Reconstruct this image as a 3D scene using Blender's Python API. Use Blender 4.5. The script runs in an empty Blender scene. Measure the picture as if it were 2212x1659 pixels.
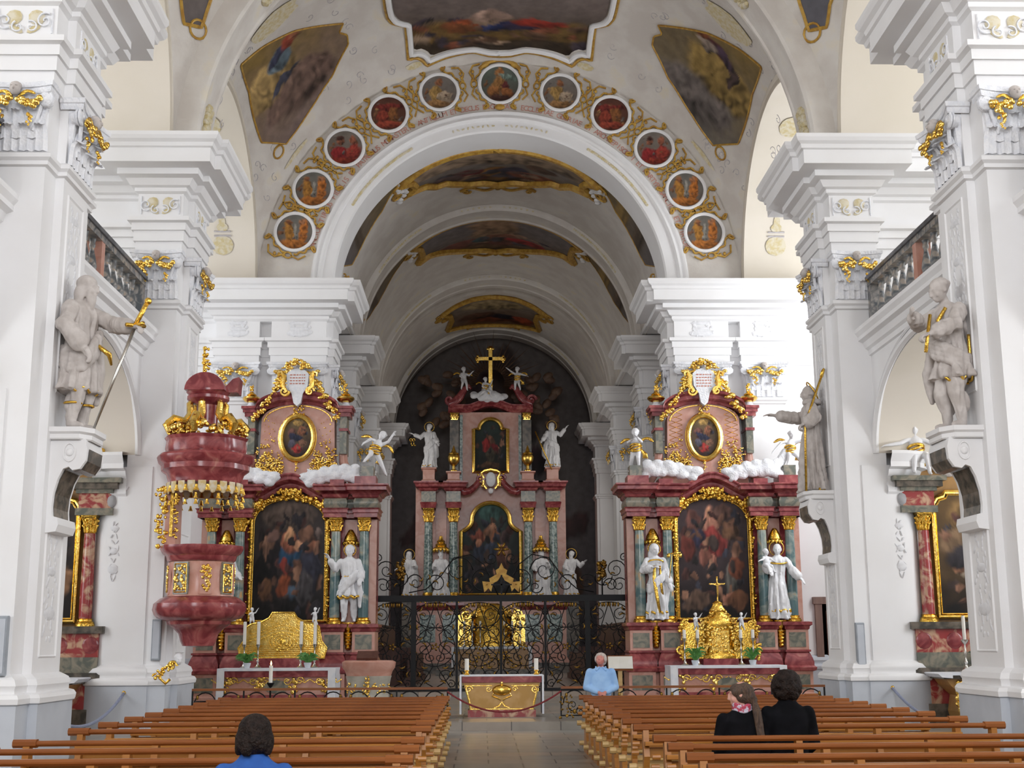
import bpy, bmesh, math, random
from mathutils import Vector, Matrix, noise
R_ = random.Random(7)
PI = math.pi
sin, cos = math.sin, math.cos
SC = bpy.context.scene
COL = SC.collection
WL = {}

# ------------------------------------------------------------------ materials
def mat(name, c, c2=None, rough=.5, metal=0., scale=3., detail=4., bump=0., bscale=None, lo=.4, hi=.6, c3=None, stretch=(1, 1, 1), spec=.5, emit=None, estr=1., distort=0.):
    m = bpy.data.materials.new(name); m.use_nodes = True
    nt = m.node_tree; N = nt.nodes; L = nt.links
    b = N['Principled BSDF']
    b.inputs['Roughness'].default_value = rough
    b.inputs['Metallic'].default_value = metal
    b.inputs['Specular IOR Level'].default_value = spec
    b.inputs['Base Color'].default_value = (*c, 1)
    if emit:
        b.inputs['Emission Color'].default_value = (*emit, 1); b.inputs['Emission Strength'].default_value = estr
    if c2 or bump:
        tc = N.new('ShaderNodeTexCoord'); mp = N.new('ShaderNodeMapping')
        mp.inputs['Scale'].default_value = stretch
        L.new(tc.outputs['Object'], mp.inputs[0])
    if c2:
        n = N.new('ShaderNodeTexNoise'); n.inputs['Scale'].default_value = scale; n.inputs['Detail'].default_value = detail
        n.inputs['Distortion'].default_value = distort
        L.new(mp.outputs[0], n.inputs['Vector'])
        r = N.new('ShaderNodeValToRGB')
        r.color_ramp.elements[0].position = lo; r.color_ramp.elements[0].color = (*c, 1)
        r.color_ramp.elements[1].position = hi; r.color_ramp.elements[1].color = (*c2, 1)
        if c3:
            e = r.color_ramp.elements.new(min(.98, hi + (hi - lo) * .7)); e.color = (*c3, 1)
        L.new(n.outputs['Fac'], r.inputs[0]); L.new(r.outputs[0], b.inputs['Base Color'])
    if bump:
        n2 = N.new('ShaderNodeTexNoise'); n2.inputs['Scale'].default_value = bscale or scale * 4; n2.inputs['Detail'].default_value = 3
        L.new(mp.outputs[0], n2.inputs['Vector'])
        bp = N.new('ShaderNodeBump'); bp.inputs['Strength'].default_value = bump; bp.inputs['Distance'].default_value = .04
        L.new(n2.outputs['Fac'], bp.inputs['Height']); L.new(bp.outputs[0], b.inputs['Normal'])
    return m

M = {}
M['plaster'] = mat('white_plaster', (.83, .82, .82), (.86, .855, .86), rough=.8, scale=.8)
M['cream'] = mat('cream_plaster', (.74, .68, .58), (.78, .72, .63), rough=.85, scale=.5)
M['vault'] = mat('vault_plaster', (.63, .585, .54), (.70, .665, .62), rough=.85, scale=1.3, bump=.25, bscale=9, c3=(.73, .66, .53))
M['plinth'] = mat('grey_plinth', (.50, .53, .58), (.56, .59, .64), rough=.6, scale=1.2)
M['stucco'] = mat('white_stucco', (.86, .86, .88), (.78, .79, .83), rough=.6, scale=9, bump=.5, bscale=22)
M['relief'] = mat('pale_relief', (.74, .74, .76), (.80, .80, .82), rough=.7, scale=14)
M['gold'] = mat('gilding', (.95, .62, .13), (.80, .47, .07), rough=.24, metal=1, scale=14, bump=.35, bscale=24)
M['goldb'] = mat('bright_gilding', (1., .70, .20), (.9, .55, .10), rough=.2, metal=1, scale=10, bump=.15, bscale=30)
M['goldpaint'] = mat('ochre_gilt_stucco', (.56, .34, .06), (.42, .22, .035), rough=.45, metal=.2, scale=7, bump=.3)
M['palegold'] = mat('pale_gilt_tint', (.62, .52, .28), (.70, .64, .50), rough=.6, scale=9)
M['redmarble'] = mat('red_marble', (.20, .030, .036), (.36, .085, .085), rough=.22, scale=3.2, detail=7, c3=(.48, .19, .15), distort=1.2)
M['pinkmarble'] = mat('pink_marble', (.56, .27, .20), (.64, .36, .29), rough=.3, scale=2.4, detail=6, distort=1)
M['greymarble'] = mat('grey_green_marble', (.13, .14, .115), (.28, .25, .19), rough=.25, scale=4, detail=7, distort=1.5)
M['colmarble'] = mat('teal_and_ochre_marble', (.09, .16, .17), (.30, .34, .30), rough=.2, scale=1.9, detail=4, lo=.42, hi=.58, c3=(.62, .36, .15), distort=1.2)
M['teal'] = mat('teal_speckled_marble', (.10, .16, .16), (.40, .47, .44), rough=.2, scale=9, detail=6)
M['ochre'] = mat('ochre_marble', (.36, .19, .055), (.46, .25, .08), rough=.3, scale=2.5, detail=6, distort=1)
M['redwhite'] = mat('red_and_cream_marble', (.33, .045, .045), (.56, .34, .22), rough=.22, scale=2.6, detail=4, lo=.46, hi=.60, c3=(.62, .40, .26), distort=2.)
M['darkmarble'] = mat('dark_brown_marble', (.055, .05, .04), (.17, .14, .11), rough=.25, scale=5, detail=7)
M['iron'] = mat('black_iron', (.005, .005, .006), rough=.5, spec=.25)
M['irongold'] = mat('gilded_iron', (.30, .17, .03), (.16, .085, .015), rough=.35, metal=.8, scale=12)
M['wood'] = mat('pew_wood', (.33, .125, .02), (.41, .17, .03), rough=.32, scale=3, stretch=(.25, 4, 4))
M['woodred'] = mat('dark_rail_wood', (.21, .062, .013), (.28, .09, .02), rough=.28, scale=3, stretch=(.3, 4, 4))
M['seat'] = mat('pale_seat_wood', (.52, .33, .12), (.60, .41, .17), rough=.35, scale=3, stretch=(.25, 4, 4))
M['brownwood'] = mat('brown_door_wood', (.20, .12, .10), (.25, .155, .125), rough=.5, scale=3, stretch=(4, 4, .3))
M['darkwood'] = mat('dark_door_wood', (.085, .03, .022), (.11, .045, .03), rough=.5, scale=3, stretch=(4, 4, .3))
M['white'] = mat('white_painted_wood', (.78, .78, .80), (.84, .84, .86), rough=.45, scale=8, bump=.05)
M['stone'] = mat('stone_statue', (.50, .45, .42), (.60, .55, .52), rough=.7, scale=6)
M['cloth'] = mat('white_altar_linen', (.76, .79, .86), (.86, .87, .90), rough=.8, scale=5)
M['floor'] = None
M['wax'] = mat('candle_wax', (.86, .83, .76), (.90, .87, .80), rough=.4, scale=5)
M['flame'] = mat('candle_flame', (1, .6, .25), (1, .8, .4), scale=4, emit=(1, .55, .2), estr=6)
M['silver'] = mat('silver', (.72, .70, .66), (.60, .58, .54), rough=.22, metal=1, scale=9)
M['leaf'] = mat('plant_leaf', (.055, .20, .035), (.12, .32, .07), rough=.5, scale=12)
M['darkleaf'] = mat('dark_plant_leaf', (.012, .045, .02), (.03, .09, .04), rough=.4, scale=12)
M['glass'] = mat('grey_glass_vase', (.55, .58, .62), (.65, .68, .72), rough=.15, scale=5)
M['skin'] = mat('skin', (.60, .30, .23), (.66, .36, .28), rough=.5, scale=10)
M['skinred'] = mat('ruddy_skin', (.56, .20, .17), (.62, .28, .22), rough=.5, scale=10)
M['hairdark'] = mat('dark_hair', (.010, .006, .005), (.022, .013, .010), rough=.6, spec=.2, scale=30, bump=.6, bscale=60)
M['hairbrown'] = mat('brown_hair', (.045, .024, .016), (.10, .058, .034), rough=.45, scale=22, bump=.5, bscale=60, stretch=(4, 4, .5))
M['hairgrey'] = mat('grey_hair', (.48, .40, .36), (.60, .54, .50), rough=.6, scale=25, bump=.4)
M['black'] = mat('black_cloth', (.004, .004, .005), (.007, .007, .009), rough=.9, spec=.1, scale=8)
M['blue'] = mat('blue_fleece', (.018, .085, .33), (.026, .115, .42), rough=.85, scale=9)
M['shirt'] = mat('light_blue_shirt', (.27, .48, .82), (.34, .56, .88), rough=.7, scale=6)
M['navy'] = mat('navy_trousers', (.012, .016, .055), (.018, .022, .07), rough=.8, scale=6)
M['scarf'] = mat('patterned_scarf', (.55, .52, .62), (.42, .05, .09), rough=.7, scale=26, lo=.47, hi=.53)
M['rope'] = mat('grey_rope', (.20, .23, .33), (.28, .31, .42), rough=.7, scale=40)
M['redrope'] = mat('red_rope', (.16, .010, .014), (.22, .02, .024), rough=.7, scale=30)
M['speaker'] = mat('grey_speaker', (.30, .33, .37), (.36, .39, .43), rough=.5, scale=5)
M['page'] = mat('book_page', (.84, .82, .74), (.88, .86, .80), rough=.8, scale=4)
M['ink'] = mat('faint_ink', (.42, .40, .48), (.48, .46, .54), rough=.8, scale=4)
M['redink'] = mat('red_lettering', (.50, .20, .15), (.58, .27, .21), rough=.7, scale=4)
M['grisaille'] = mat('grisaille_tint', (.48, .45, .47), (.58, .55, .56), rough=.85, scale=7)
M['tealtint'] = mat('teal_tint', (.36, .50, .48), (.44, .57, .54), rough=.85, scale=7)
M['beige'] = mat('beige_plaster', (.62, .56, .46), (.66, .60, .51), rough=.9, scale=.6)
M['pane'] = mat('window_daylight', (.9, .93, 1.), (.95, .97, 1.), scale=2, emit=(.92, .96, 1.), estr=2.2)

def paint_material():
    m = bpy.data.materials.new('painted_canvas'); m.use_nodes = True
    nt = m.node_tree; N = nt.nodes; L = nt.links; b = N['Principled BSDF']
    a = N.new('ShaderNodeAttribute'); a.attribute_name = 'Col'
    tc = N.new('ShaderNodeTexCoord'); n = N.new('ShaderNodeTexNoise'); n.inputs['Scale'].default_value = 3; n.inputs['Detail'].default_value = 5
    L.new(tc.outputs['Object'], n.inputs['Vector'])
    mr = N.new('ShaderNodeMapRange'); mr.inputs[1].default_value = .3; mr.inputs[2].default_value = .7; mr.inputs[3].default_value = .8; mr.inputs[4].default_value = 1.2
    L.new(n.outputs['Fac'], mr.inputs[0])
    mx = N.new('ShaderNodeVectorMath'); mx.operation = 'SCALE'
    L.new(a.outputs['Color'], mx.inputs[0]); L.new(mr.outputs[0], mx.inputs['Scale'])
    L.new(mx.outputs[0], b.inputs['Base Color']); b.inputs['Roughness'].default_value = .55
    b.inputs['Specular IOR Level'].default_value = .25
    return m
M['paint'] = paint_material()

def floor_material():
    m = bpy.data.materials.new('stone_paving'); m.use_nodes = True
    nt = m.node_tree; N = nt.nodes; L = nt.links; b = N['Principled BSDF']
    tc = N.new('ShaderNodeTexCoord'); mp = N.new('ShaderNodeMapping'); L.new(tc.outputs['Object'], mp.inputs[0])
    br = N.new('ShaderNodeTexBrick'); br.inputs['Scale'].default_value = 1.; br.inputs['Mortar Size'].default_value = .012
    br.inputs['Brick Width'].default_value = .95; br.inputs['Row Height'].default_value = .62
    br.inputs['Color1'].default_value = (.34, .27, .21, 1); br.inputs['Color2'].default_value = (.235, .225, .20, 1); br.inputs['Mortar'].default_value = (.10, .085, .075, 1)
    L.new(mp.outputs[0], br.inputs['Vector'])
    n = N.new('ShaderNodeTexNoise'); n.inputs['Scale'].default_value = 2.5; n.inputs['Detail'].default_value = 6; L.new(mp.outputs[0], n.inputs['Vector'])
    mr = N.new('ShaderNodeMapRange'); mr.inputs[3].default_value = .7; mr.inputs[4].default_value = 1.3; L.new(n.outputs['Fac'], mr.inputs[0])
    mx = N.new('ShaderNodeVectorMath'); mx.operation = 'SCALE'; L.new(br.outputs['Color'], mx.inputs[0]); L.new(mr.outputs[0], mx.inputs['Scale'])
    L.new(mx.outputs[0], b.inputs['Base Color']); b.inputs['Roughness'].default_value = .3
    return m
M['floor'] = floor_material()

# ------------------------------------------------------------------ mesh builder
def rotm(rx=0, ry=0, rz=0):
    return Matrix.Rotation(rz, 3, 'Z') @ Matrix.Rotation(ry, 3, 'Y') @ Matrix.Rotation(rx, 3, 'X')

class MB:
    def __init__(s): s.v = []; s.f = []; s.c = []
    def add(s, vs, fs):
        o = len(s.v); s.v.extend(tuple(p) for p in vs); s.f.extend(tuple(i + o for i in f) for f in fs); return s
    def box(s, x0, x1, y0, y1, z0, z1):
        return s.add([(x0, y0, z0), (x1, y0, z0), (x1, y1, z0), (x0, y1, z0), (x0, y0, z1), (x1, y0, z1), (x1, y1, z1), (x0, y1, z1)],
                     [(0, 3, 2, 1), (4, 5, 6, 7), (0, 1, 5, 4), (1, 2, 6, 5), (2, 3, 7, 6), (3, 0, 4, 7)])
    def obox(s, c, size, m=None):
        c = Vector(c); o = len(s.v); s.box(-size[0] / 2, size[0] / 2, -size[1] / 2, size[1] / 2, -size[2] / 2, size[2] / 2)
        for i in range(o, len(s.v)):
            p = Vector(s.v[i]); s.v[i] = tuple(c + (m @ p if m else p))
        return s
    def prism(s, poly, ax, a, b):
        k = len(poly)
        g = {'x': lambda u, v, w: (w, u, v), 'y': lambda u, v, w: (u, w, v), 'z': lambda u, v, w: (u, v, w)}[ax]
        vs = [g(u, v, a) for u, v in poly] + [g(u, v, b) for u, v in poly]
        fs = [tuple(range(k)), tuple(range(2 * k - 1, k - 1, -1))] + [(i, i + k, (i + 1) % k + k, (i + 1) % k) for i in range(k)]
        return s.add(vs, fs)
    def grid(s, rows, closed_u=False):
        n = len(rows[0]); vs = [p for r in rows for p in r]; fs = []
        for i in range(len(rows) - 1):
            for j in range(n if closed_u else n - 1):
                a = i * n + j; b = i * n + (j + 1) % n
                fs.append((a, b, b + n, a + n))
        return s.add(vs, fs)
    def lathe(s, prof, c=(0, 0, 0), n=16, sx=1, sy=1, a0=0, a1=2 * PI, fl=None):
        full = abs(a1 - a0 - 2 * PI) < 1e-6
        k = n if full else n + 1
        rows = []
        for r, z in prof:
            row = []
            for j in range(k):
                a = a0 + (a1 - a0) * j / n
                q = r * (fl(a) if fl else 1)
                row.append((c[0] + q * cos(a) * sx, c[1] + q * sin(a) * sy, c[2] + z))
            rows.append(row)
        o = len(s.v); s.grid(rows, full)
        if full:
            s.f.append(tuple(o + j for j in range(n))); e = o + (len(prof) - 1) * n; s.f.append(tuple(e + j for j in reversed(range(n))))
        return s
    def tube(s, pts, r=.02, n=6, closed=False, caps=True, flat=1.):
        pts = [Vector(p) for p in pts]; k = len(pts)
        rs = r if isinstance(r, (list, tuple)) else [r] * k
        rows = []; up = None
        for i in range(k):
            t = (pts[(i + 1) % k] - pts[i - 1]) if closed else (pts[min(i + 1, k - 1)] - pts[max(i - 1, 0)])
            if t.length < 1e-9: t = Vector((0, 0, 1))
            t.normalize()
            if up is None:
                up = Vector((0, 1, 0)) if abs(t.y) < .9 else Vector((1, 0, 0))
            u = up - t * up.dot(t)
            if u.length < 1e-5:
                u = t.orthogonal()
            u.normalize(); up = u; w = t.cross(u)
            rows.append([tuple(pts[i] + (u * cos(2 * PI * j / n) * flat + w * sin(2 * PI * j / n)) * rs[i]) for j in range(n)])
        if closed: rows.append(rows[0])
        o = len(s.v); s.grid(rows, True)
        if not closed and caps:
            s.f.append(tuple(o + j for j in range(n))); e = o + (len(rows) - 1) * n; s.f.append(tuple(e + j for j in reversed(range(n))))
        return s
    def ball(s, c, r, m=None, n=8, k=6):
        r = (r, r, r) if not isinstance(r, (tuple, list)) else r
        c = Vector(c); rows = []
        vs = []; fs = []
        for i in range(1, k):
            t = PI * i / k
            for j in range(n):
                a = 2 * PI * j / n
                p = Vector((r[0] * sin(t) * cos(a), r[1] * sin(t) * sin(a), r[2] * cos(t)))
                vs.append(tuple(c + (m @ p if m else p)))
        for i in range(k - 2):
            for j in range(n):
                a = i * n + j; b = i * n + (j + 1) % n
                fs.append((a, a + n, b + n, b))
        top = Vector((0, 0, r[2])); o = len(vs)
        vs.append(tuple(c + (m @ top if m else top))); vs.append(tuple(c - (m @ top if m else top)))
        for j in range(n):
            fs.append((o, j, (j + 1) % n)); b = (k - 2) * n; fs.append((o + 1, b + (j + 1) % n, b + j))
        return s.add(vs, fs)
    def sweep(s, prof, path, closed=False, side=1):
        """profile (out, z) carried along a plan path with mitred corners"""
        k = len(path); P = [Vector(p) for p in path]; offs = []
        for i in range(k):
            a = P[i] - P[i - 1] if (i > 0 or closed) else P[1] - P[0]
            b = P[(i + 1) % k] - P[i] if (i < k - 1 or closed) else P[i] - P[i - 1]
            a.normalize(); b.normalize()
            na = Vector((a.y, -a.x)) * side; nb = Vector((b.y, -b.x)) * side
            m = na + nb; d = m.dot(na)
            offs.append(m / d if abs(d) > 1e-4 else na)
        rows = [[(P[i].x + offs[i].x * o, P[i].y + offs[i].y * o, z) for i in range(k)] for o, z in prof]
        return s.grid(rows, closed)
    def arc(s, prof, c, R, a0=-PI / 2, a1=PI / 2, n=48, axis='y', ry=None):
        """profile (dr, depth) carried round an arch; axis = direction of depth"""
        rows = []
        for i in range(n + 1):
            a = a0 + (a1 - a0) * i / n; row = []
            for dr, d in prof:
                h = (R + dr) * sin(a); v = ((ry if ry else R) + dr) * cos(a)
                row.append((c[0] + h, c[1] + d, c[2] + v) if axis == 'y' else (c[0] + d, c[1] + h, c[2] + v))
            rows.append(row)
        return s.grid(rows)
    def spiral(s, c, r0, turns=1.4, a0=0., r=.015, m=None, n=5, k=18, sgn=1, shrink=.12):
        pts = []
        for i in range(k + 1):
            t = i / k; q = r0 * ((1 - t) + shrink * t); a = a0 + sgn * 2 * PI * turns * t
            p = Vector((q * cos(a), 0, q * sin(a)))
            pts.append(Vector(c) + (m @ p if m else p))
        return s.tube(pts, [r * (1 - .4 * i / k) for i in range(k + 1)], n)
    def xf(s, m, o=0):
        for i in range(o, len(s.v)): s.v[i] = tuple(m @ Vector(s.v[i]))
        return s
    def build(s, name, mt, parent=None, smooth=.7, kind=None):
        off = Vector(WL[parent.name]) if parent is not None else Vector((0, 0, 0))
        me = bpy.data.meshes.new(name)
        me.from_pydata([(p[0] - off.x, p[1] - off.y, p[2] - off.z) for p in s.v], [], s.f)
        bm = bmesh.new(); bm.from_mesh(me); bmesh.ops.recalc_face_normals(bm, faces=bm.faces); bm.to_mesh(me); bm.free()
        if s.c:
            at = me.color_attributes.new('Col', 'FLOAT_COLOR', 'POINT')
            at.data.foreach_set('color', [q for c in s.c for q in (c[0], c[1], c[2], 1.)])
        return link(name, me, mt, parent, smooth, kind)

def link(name, me, mt, parent=None, smooth=.7, kind=None):
    if mt is not None:
        me.materials.clear(); me.materials.append(M[mt] if isinstance(mt, str) else mt)
    if smooth:
        me.polygons.foreach_set('use_smooth', [True] * len(me.polygons))
        if smooth < 3: me.set_sharp_from_angle(angle=smooth)
    o = bpy.data.objects.new(name, me); COL.objects.link(o)
    WL[o.name] = WL[parent.name] if parent is not None else (0, 0, 0)
    if parent is not None: o.parent = parent
    if kind: o['kind'] = kind
    return o

def thing(name, label, cat, loc=(0, 0, 0), group=None, kind=None):
    o = bpy.data.objects.new(name, None); COL.objects.link(o); o.location = loc; o.empty_display_size = .2
    WL[o.name] = tuple(loc)
    return tag(o, label, cat, group, kind)
def tag(o, label=None, cat=None, group=None, kind=None):
    if label: o['label'] = label
    if cat: o['category'] = cat
    if group: o['group'] = group
    if kind: o['kind'] = kind
    return o
def kids(o): return [c for c in COL.objects if c.parent == o]
CH = {}
def dup(root, loc, label=None, rz=None, scale=None, group=None):
    """copy a thing with its parts and sub-parts"""
    ks = CH.get(root.name)
    if ks is None:
        ks = CH[root.name] = [(c, kids(c)) for c in kids(root)]
    r = root.copy(); COL.objects.link(r); r.location = loc; WL[r.name] = tuple(loc)
    if rz is not None: r.rotation_euler = (0, 0, rz)
    if scale is not None: r.scale = scale
    if label: r['label'] = label
    if group: r['group'] = group
    for c, gs in ks:
        d = c.copy(); COL.objects.link(d); d.parent = r
        for g in gs:
            e = g.copy(); COL.objects.link(e); e.parent = d
    return r
def place(o, name, parent, mx):
    """a copy of a mesh object as a part of parent, moved by the 4x4 matrix mx (world)"""
    c = o.copy(); c.name = name; COL.objects.link(c); c.parent = parent
    c.matrix_parent_inverse = Matrix.Identity(4)
    c.matrix_basis = Matrix.Translation(-Vector(WL[parent.name])) @ mx
    WL[c.name] = WL[parent.name]
    return c
def frame_mx(o, right, out, s=1., w=None):
    """local x -> right, local -y -> out, local z -> up"""
    r = Vector(right).normalized(); y = -Vector(out).normalized()
    sx = w if w else s
    return Matrix(((r.x * sx, y.x * s, 0, o[0]), (r.y * sx, y.y * s, 0, o[1]), (0, 0, s, o[2]), (0, 0, 0, 1)))
# ------------------------------------------------------------------ painting by vertex colour
def C(r, g, b):
    return tuple(((c / 255 + .055) / 1.055) ** 2.4 if c > 10 else c / 255 / 12.92 for c in (r, g, b))
def lerp(a, b, t): return tuple(x + (y - x) * t for x, y in zip(a, b))
def paint(st, u, v, seed=0.):
    """st = (top colour, bottom colour, figures); a figure is u, v, half width, half height, tilt, colour"""
    top, bot, figs = st
    n = noise.noise(Vector((u * 4 + seed, v * 4, seed))) * .5 + noise.noise(Vector((u * 11, v * 11 + seed, 3.))) * .35
    t = min(1, max(0, v + n * .35))
    c = lerp(bot, top, t)
    u0, v0 = u, v
    u += .045 * noise.noise(Vector((u0 * 7, v0 * 7, seed + 2.))) + .02 * noise.noise(Vector((u0 * 19, v0 * 19, seed)))
    v += .045 * noise.noise(Vector((u0 * 7, v0 * 7, seed + 9.))) + .02 * noise.noise(Vector((u0 * 19, v0 * 19, seed + 5.)))
    for q in figs:
        fu, fv, a, b, ang, col = q[:6]
        du, dv = u - fu, v - fv; ca, sa = cos(ang), sin(ang)
        x, y = (du * ca + dv * sa) / a, (-du * sa + dv * ca) / b
        d = x * x + y * y + n * .6
        if d < 1.1:
            w = min(1, (1.1 - d) * 2.4)
            sh = 1 + .4 * y - .25 * x + .9 * noise.noise(Vector((u * 26 + fu, v * 15, fv)))
            c = lerp(c, tuple(max(0, k * sh) for k in col), w)
    return c
def resample(pts, k, closed=True):
    P = [Vector(p) for p in pts]; 
    if closed: P.append(P[0])
    ds = [0]
    for a, b in zip(P, P[1:]): ds.append(ds[-1] + (b - a).length)
    out = []; j = 0
    for i in range(k):
        d = ds[-1] * i / (k if closed else k - 1)
        while j < len(ds) - 2 and ds[j + 1] < d: j += 1
        t = (d - ds[j]) / max(1e-9, ds[j + 1] - ds[j]); out.append(P[j].lerp(P[j + 1], min(1, t)))
    return out
def smooth_poly(pts, it=2):
    P = [Vector(p) for p in pts]
    for _ in range(it):
        Q = []
        for i in range(len(P)):
            a, b = P[i], P[(i + 1) % len(P)]; Q += [a.lerp(b, .25), a.lerp(b, .75)]
        P = Q
    return P
def patch(outline, fn, st, res=96, rings=16, seed=0., uv=None):
    """a painted surface filling the outline; fn maps the flat outline onto its real surface"""
    O = resample(outline, res)
    us = [p.x for p in O]; vs = [p.y for p in O]; u0, u1, v0, v1 = min(us), max(us), min(vs), max(vs)
    cx, cy = sum(us) / res, sum(vs) / res
    m = MB(); rows = []
    for i in range(rings + 1):
        k = i / rings; row = []
        for p in O:
            x, y = cx + (p.x - cx) * k, cy + (p.y - cy) * k; row.append(tuple(fn(x, y)))
            U, V = (x - u0) / (u1 - u0), (y - v0) / (v1 - v0)
            if uv: U, V = uv(U, V)
            m.c.append(paint(st, U, V, seed))
        rows.append(row)
    m.grid(rows, True)
    return m
def rect_patch(x0, x1, z0, z1, y, st, nx=44, nz=70, seed=0., top=None):
    """upright painted panel; top(u) gives the height of its upper edge (0..1)"""
    m = MB(); rows = []
    for i in range(nz + 1):
        row = []
        for j in range(nx + 1):
            u = j / nx; v = i / nz; h = top(u) if top else 1.
            row.append((x0 + (x1 - x0) * u, y, z0 + (z1 - z0) * v * h)); m.c.append(paint(st, u, v * h, seed))
        rows.append(row)
    return m.grid(rows)

BR, OR, BL, RD, GR = C(84, 58, 44), C(165, 105, 45), C(52, 78, 112), C(120, 48, 40), C(150, 140, 128)
FL, DK, WH, YL = C(196, 140, 108), C(34, 27, 26), C(198, 186, 172), C(186, 150, 84)
ST = {}
ST['nave'] = (C(120, 108, 104), C(62, 50, 38), [(.5, .2, .6, .3, 0, C(96, 74, 40)), (.5, .06, .6, .12, 0, C(52, 42, 32)), (.38, .42, .16, .1, .3, C(128, 62, 34)), (.5, .4, .12, .09, -.1, C(34, 46, 84)), (.62, .4, .1, .08, .2, C(46, 40, 62)), (.7, .44, .14, .07, -.3, C(128, 40, 30)), (.29, .36, .08, .08, .8, C(110, 64, 36)), (.45, .55, .1, .1, 0, C(150, 124, 110))])
ST['pen'] = (C(132, 108, 58), C(124, 106, 100), [(.5, .3, .35, .2, 0, C(110, 88, 78)), (.3, .55, .3, .2, .2, C(156, 130, 84)), (.45, .65, .13, .12, .2, C(96, 112, 122)), (.5, .72, .2, .05, .35, C(54, 58, 80)), (.58, .75, .1, .07, .5, C(128, 56, 40)), (.66, .77, .05, .05, 0, C(160, 100, 72)), (.42, .44, .2, .03, .35, C(60, 62, 76))])
ST['penr'] = (C(126, 104, 56), C(112, 106, 98), [(.5, .2, .4, .2, 0, C(104, 96, 92)), (.6, .5, .35, .2, 0, C(140, 116, 66)), (.45, .72, .2, .06, -.25, C(78, 40, 42)), (.38, .7, .1, .06, -.3, C(152, 136, 124)), (.3, .77, .07, .05, 0, C(128, 72, 46)), (.66, .62, .05, .14, .3, C(70, 56, 54)), (.55, .7, .12, .05, -.4, C(66, 50, 66))])
ST['dim'] = (C(122, 100, 72), C(92, 86, 88), [(.4, .75, .3, .2, .4, C(84, 64, 46)), (.5, .5, .25, .1, .8, C(96, 54, 26)), (.4, .35, .3, .12, .3, C(120, 88, 40))])
ST['sky'] = (C(104, 102, 108), C(92, 90, 96), [])
ST['choir1'] = (C(126, 118, 116), C(94, 84, 70), [(.5, .75, .6, .18, 0, C(140, 120, 100)), (.5, .2, .6, .16, 0, C(88, 66, 50)), (.36, .3, .1, .2, 0, C(86, 32, 36)), (.5, .32, .08, .2, 0, C(112, 78, 40)), (.58, .3, .07, .22, 0, C(52, 50, 62)), (.7, .3, .16, .1, 0, C(104, 60, 46)), (.2, .3, .12, .14, 0, C(82, 66, 66)), (.72, .55, .08, .06, -.5, C(90, 70, 58)), (.45, .1, .3, .06, 0, C(58, 44, 36))])
ST['choir2'] = (C(120, 116, 118), C(88, 70, 56), [(.5, .62, .16, .3, 0, C(132, 106, 84)), (.45, .3, .35, .14, .05, C(92, 54, 46)), (.55, .42, .1, .1, -.3, C(112, 74, 60)), (.68, .34, .12, .06, -.35, C(130, 34, 40)), (.42, .38, .06, .08, 0, C(44, 66, 72)), (.85, .25, .1, .1, 0, C(72, 74, 86)), (.4, .12, .4, .08, 0, C(70, 52, 36))])
ST['choir3'] = (C(128, 120, 110), C(96, 66, 46), [(.5, .7, .3, .16, 0, C(146, 128, 96)), (.55, .22, .3, .12, 0, C(98, 52, 36)), (.35, .36, .2, .12, .2, C(84, 58, 46)), (.6, .3, .14, .08, 0, C(36, 34, 42)), (.8, .3, .12, .1, 0, C(140, 64, 42))])
def medal(bg, figs): return (bg, lerp(bg, BR, .5), figs)
ST['m_gold'] = medal(C(112, 110, 104), [(.34, .5, .13, .4, .1, C(150, 104, 46)), (.72, .5, .13, .38, -.1, C(166, 100, 44)), (.34, .78, .08, .09, 0, C(140, 90, 60)), (.7, .8, .08, .09, 0, C(160, 108, 74)), (.5, .16, .4, .14, 0, C(150, 92, 40)), (.52, .5, .06, .25, 0, C(130, 126, 118))])
ST['m_red'] = medal(C(120, 112, 104), [(.36, .3, .24, .26, .2, C(120, 34, 34)), (.72, .34, .2, .28, -.2, C(132, 50, 40)), (.38, .7, .1, .13, 0, C(128, 80, 60)), (.7, .72, .1, .13, 0, C(140, 84, 62)), (.38, .78, .11, .07, 0, C(70, 44, 36)), (.5, .12, .4, .1, 0, C(120, 44, 30))])
ST['m_dark'] = medal(C(86, 52, 40), [(.5, .7, .4, .12, 0, C(110, 40, 34)), (.35, .4, .2, .2, 0, C(120, 50, 36)), (.65, .45, .15, .26, 0, C(118, 74, 40)), (.5, .18, .4, .12, 0, C(132, 56, 40))])
ST['m_pale'] = medal(C(118, 112, 106), [(.42, .45, .2, .26, .5, C(146, 116, 68)), (.5, .78, .1, .11, 0, C(132, 86, 58)), (.66, .36, .22, .18, 0, C(150, 132, 112)), (.45, .15, .35, .12, 0, C(140, 104, 66))])
ST['m_top'] = medal(C(92, 100, 92), [(.5, .82, .1, .12, 0, C(156, 106, 62)), (.5, .5, .2, .22, 0, C(140, 100, 58)), (.66, .44, .1, .14, 0, C(82, 38, 36)), (.7, .7, .24, .08, -.3, C(112, 128, 118)), (.34, .3, .18, .16, 0, C(134, 88, 50)), (.68, .25, .18, .14, 0, C(128, 80, 46)), (.5, .1, .3, .1, 0, C(64, 40, 34))])
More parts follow.
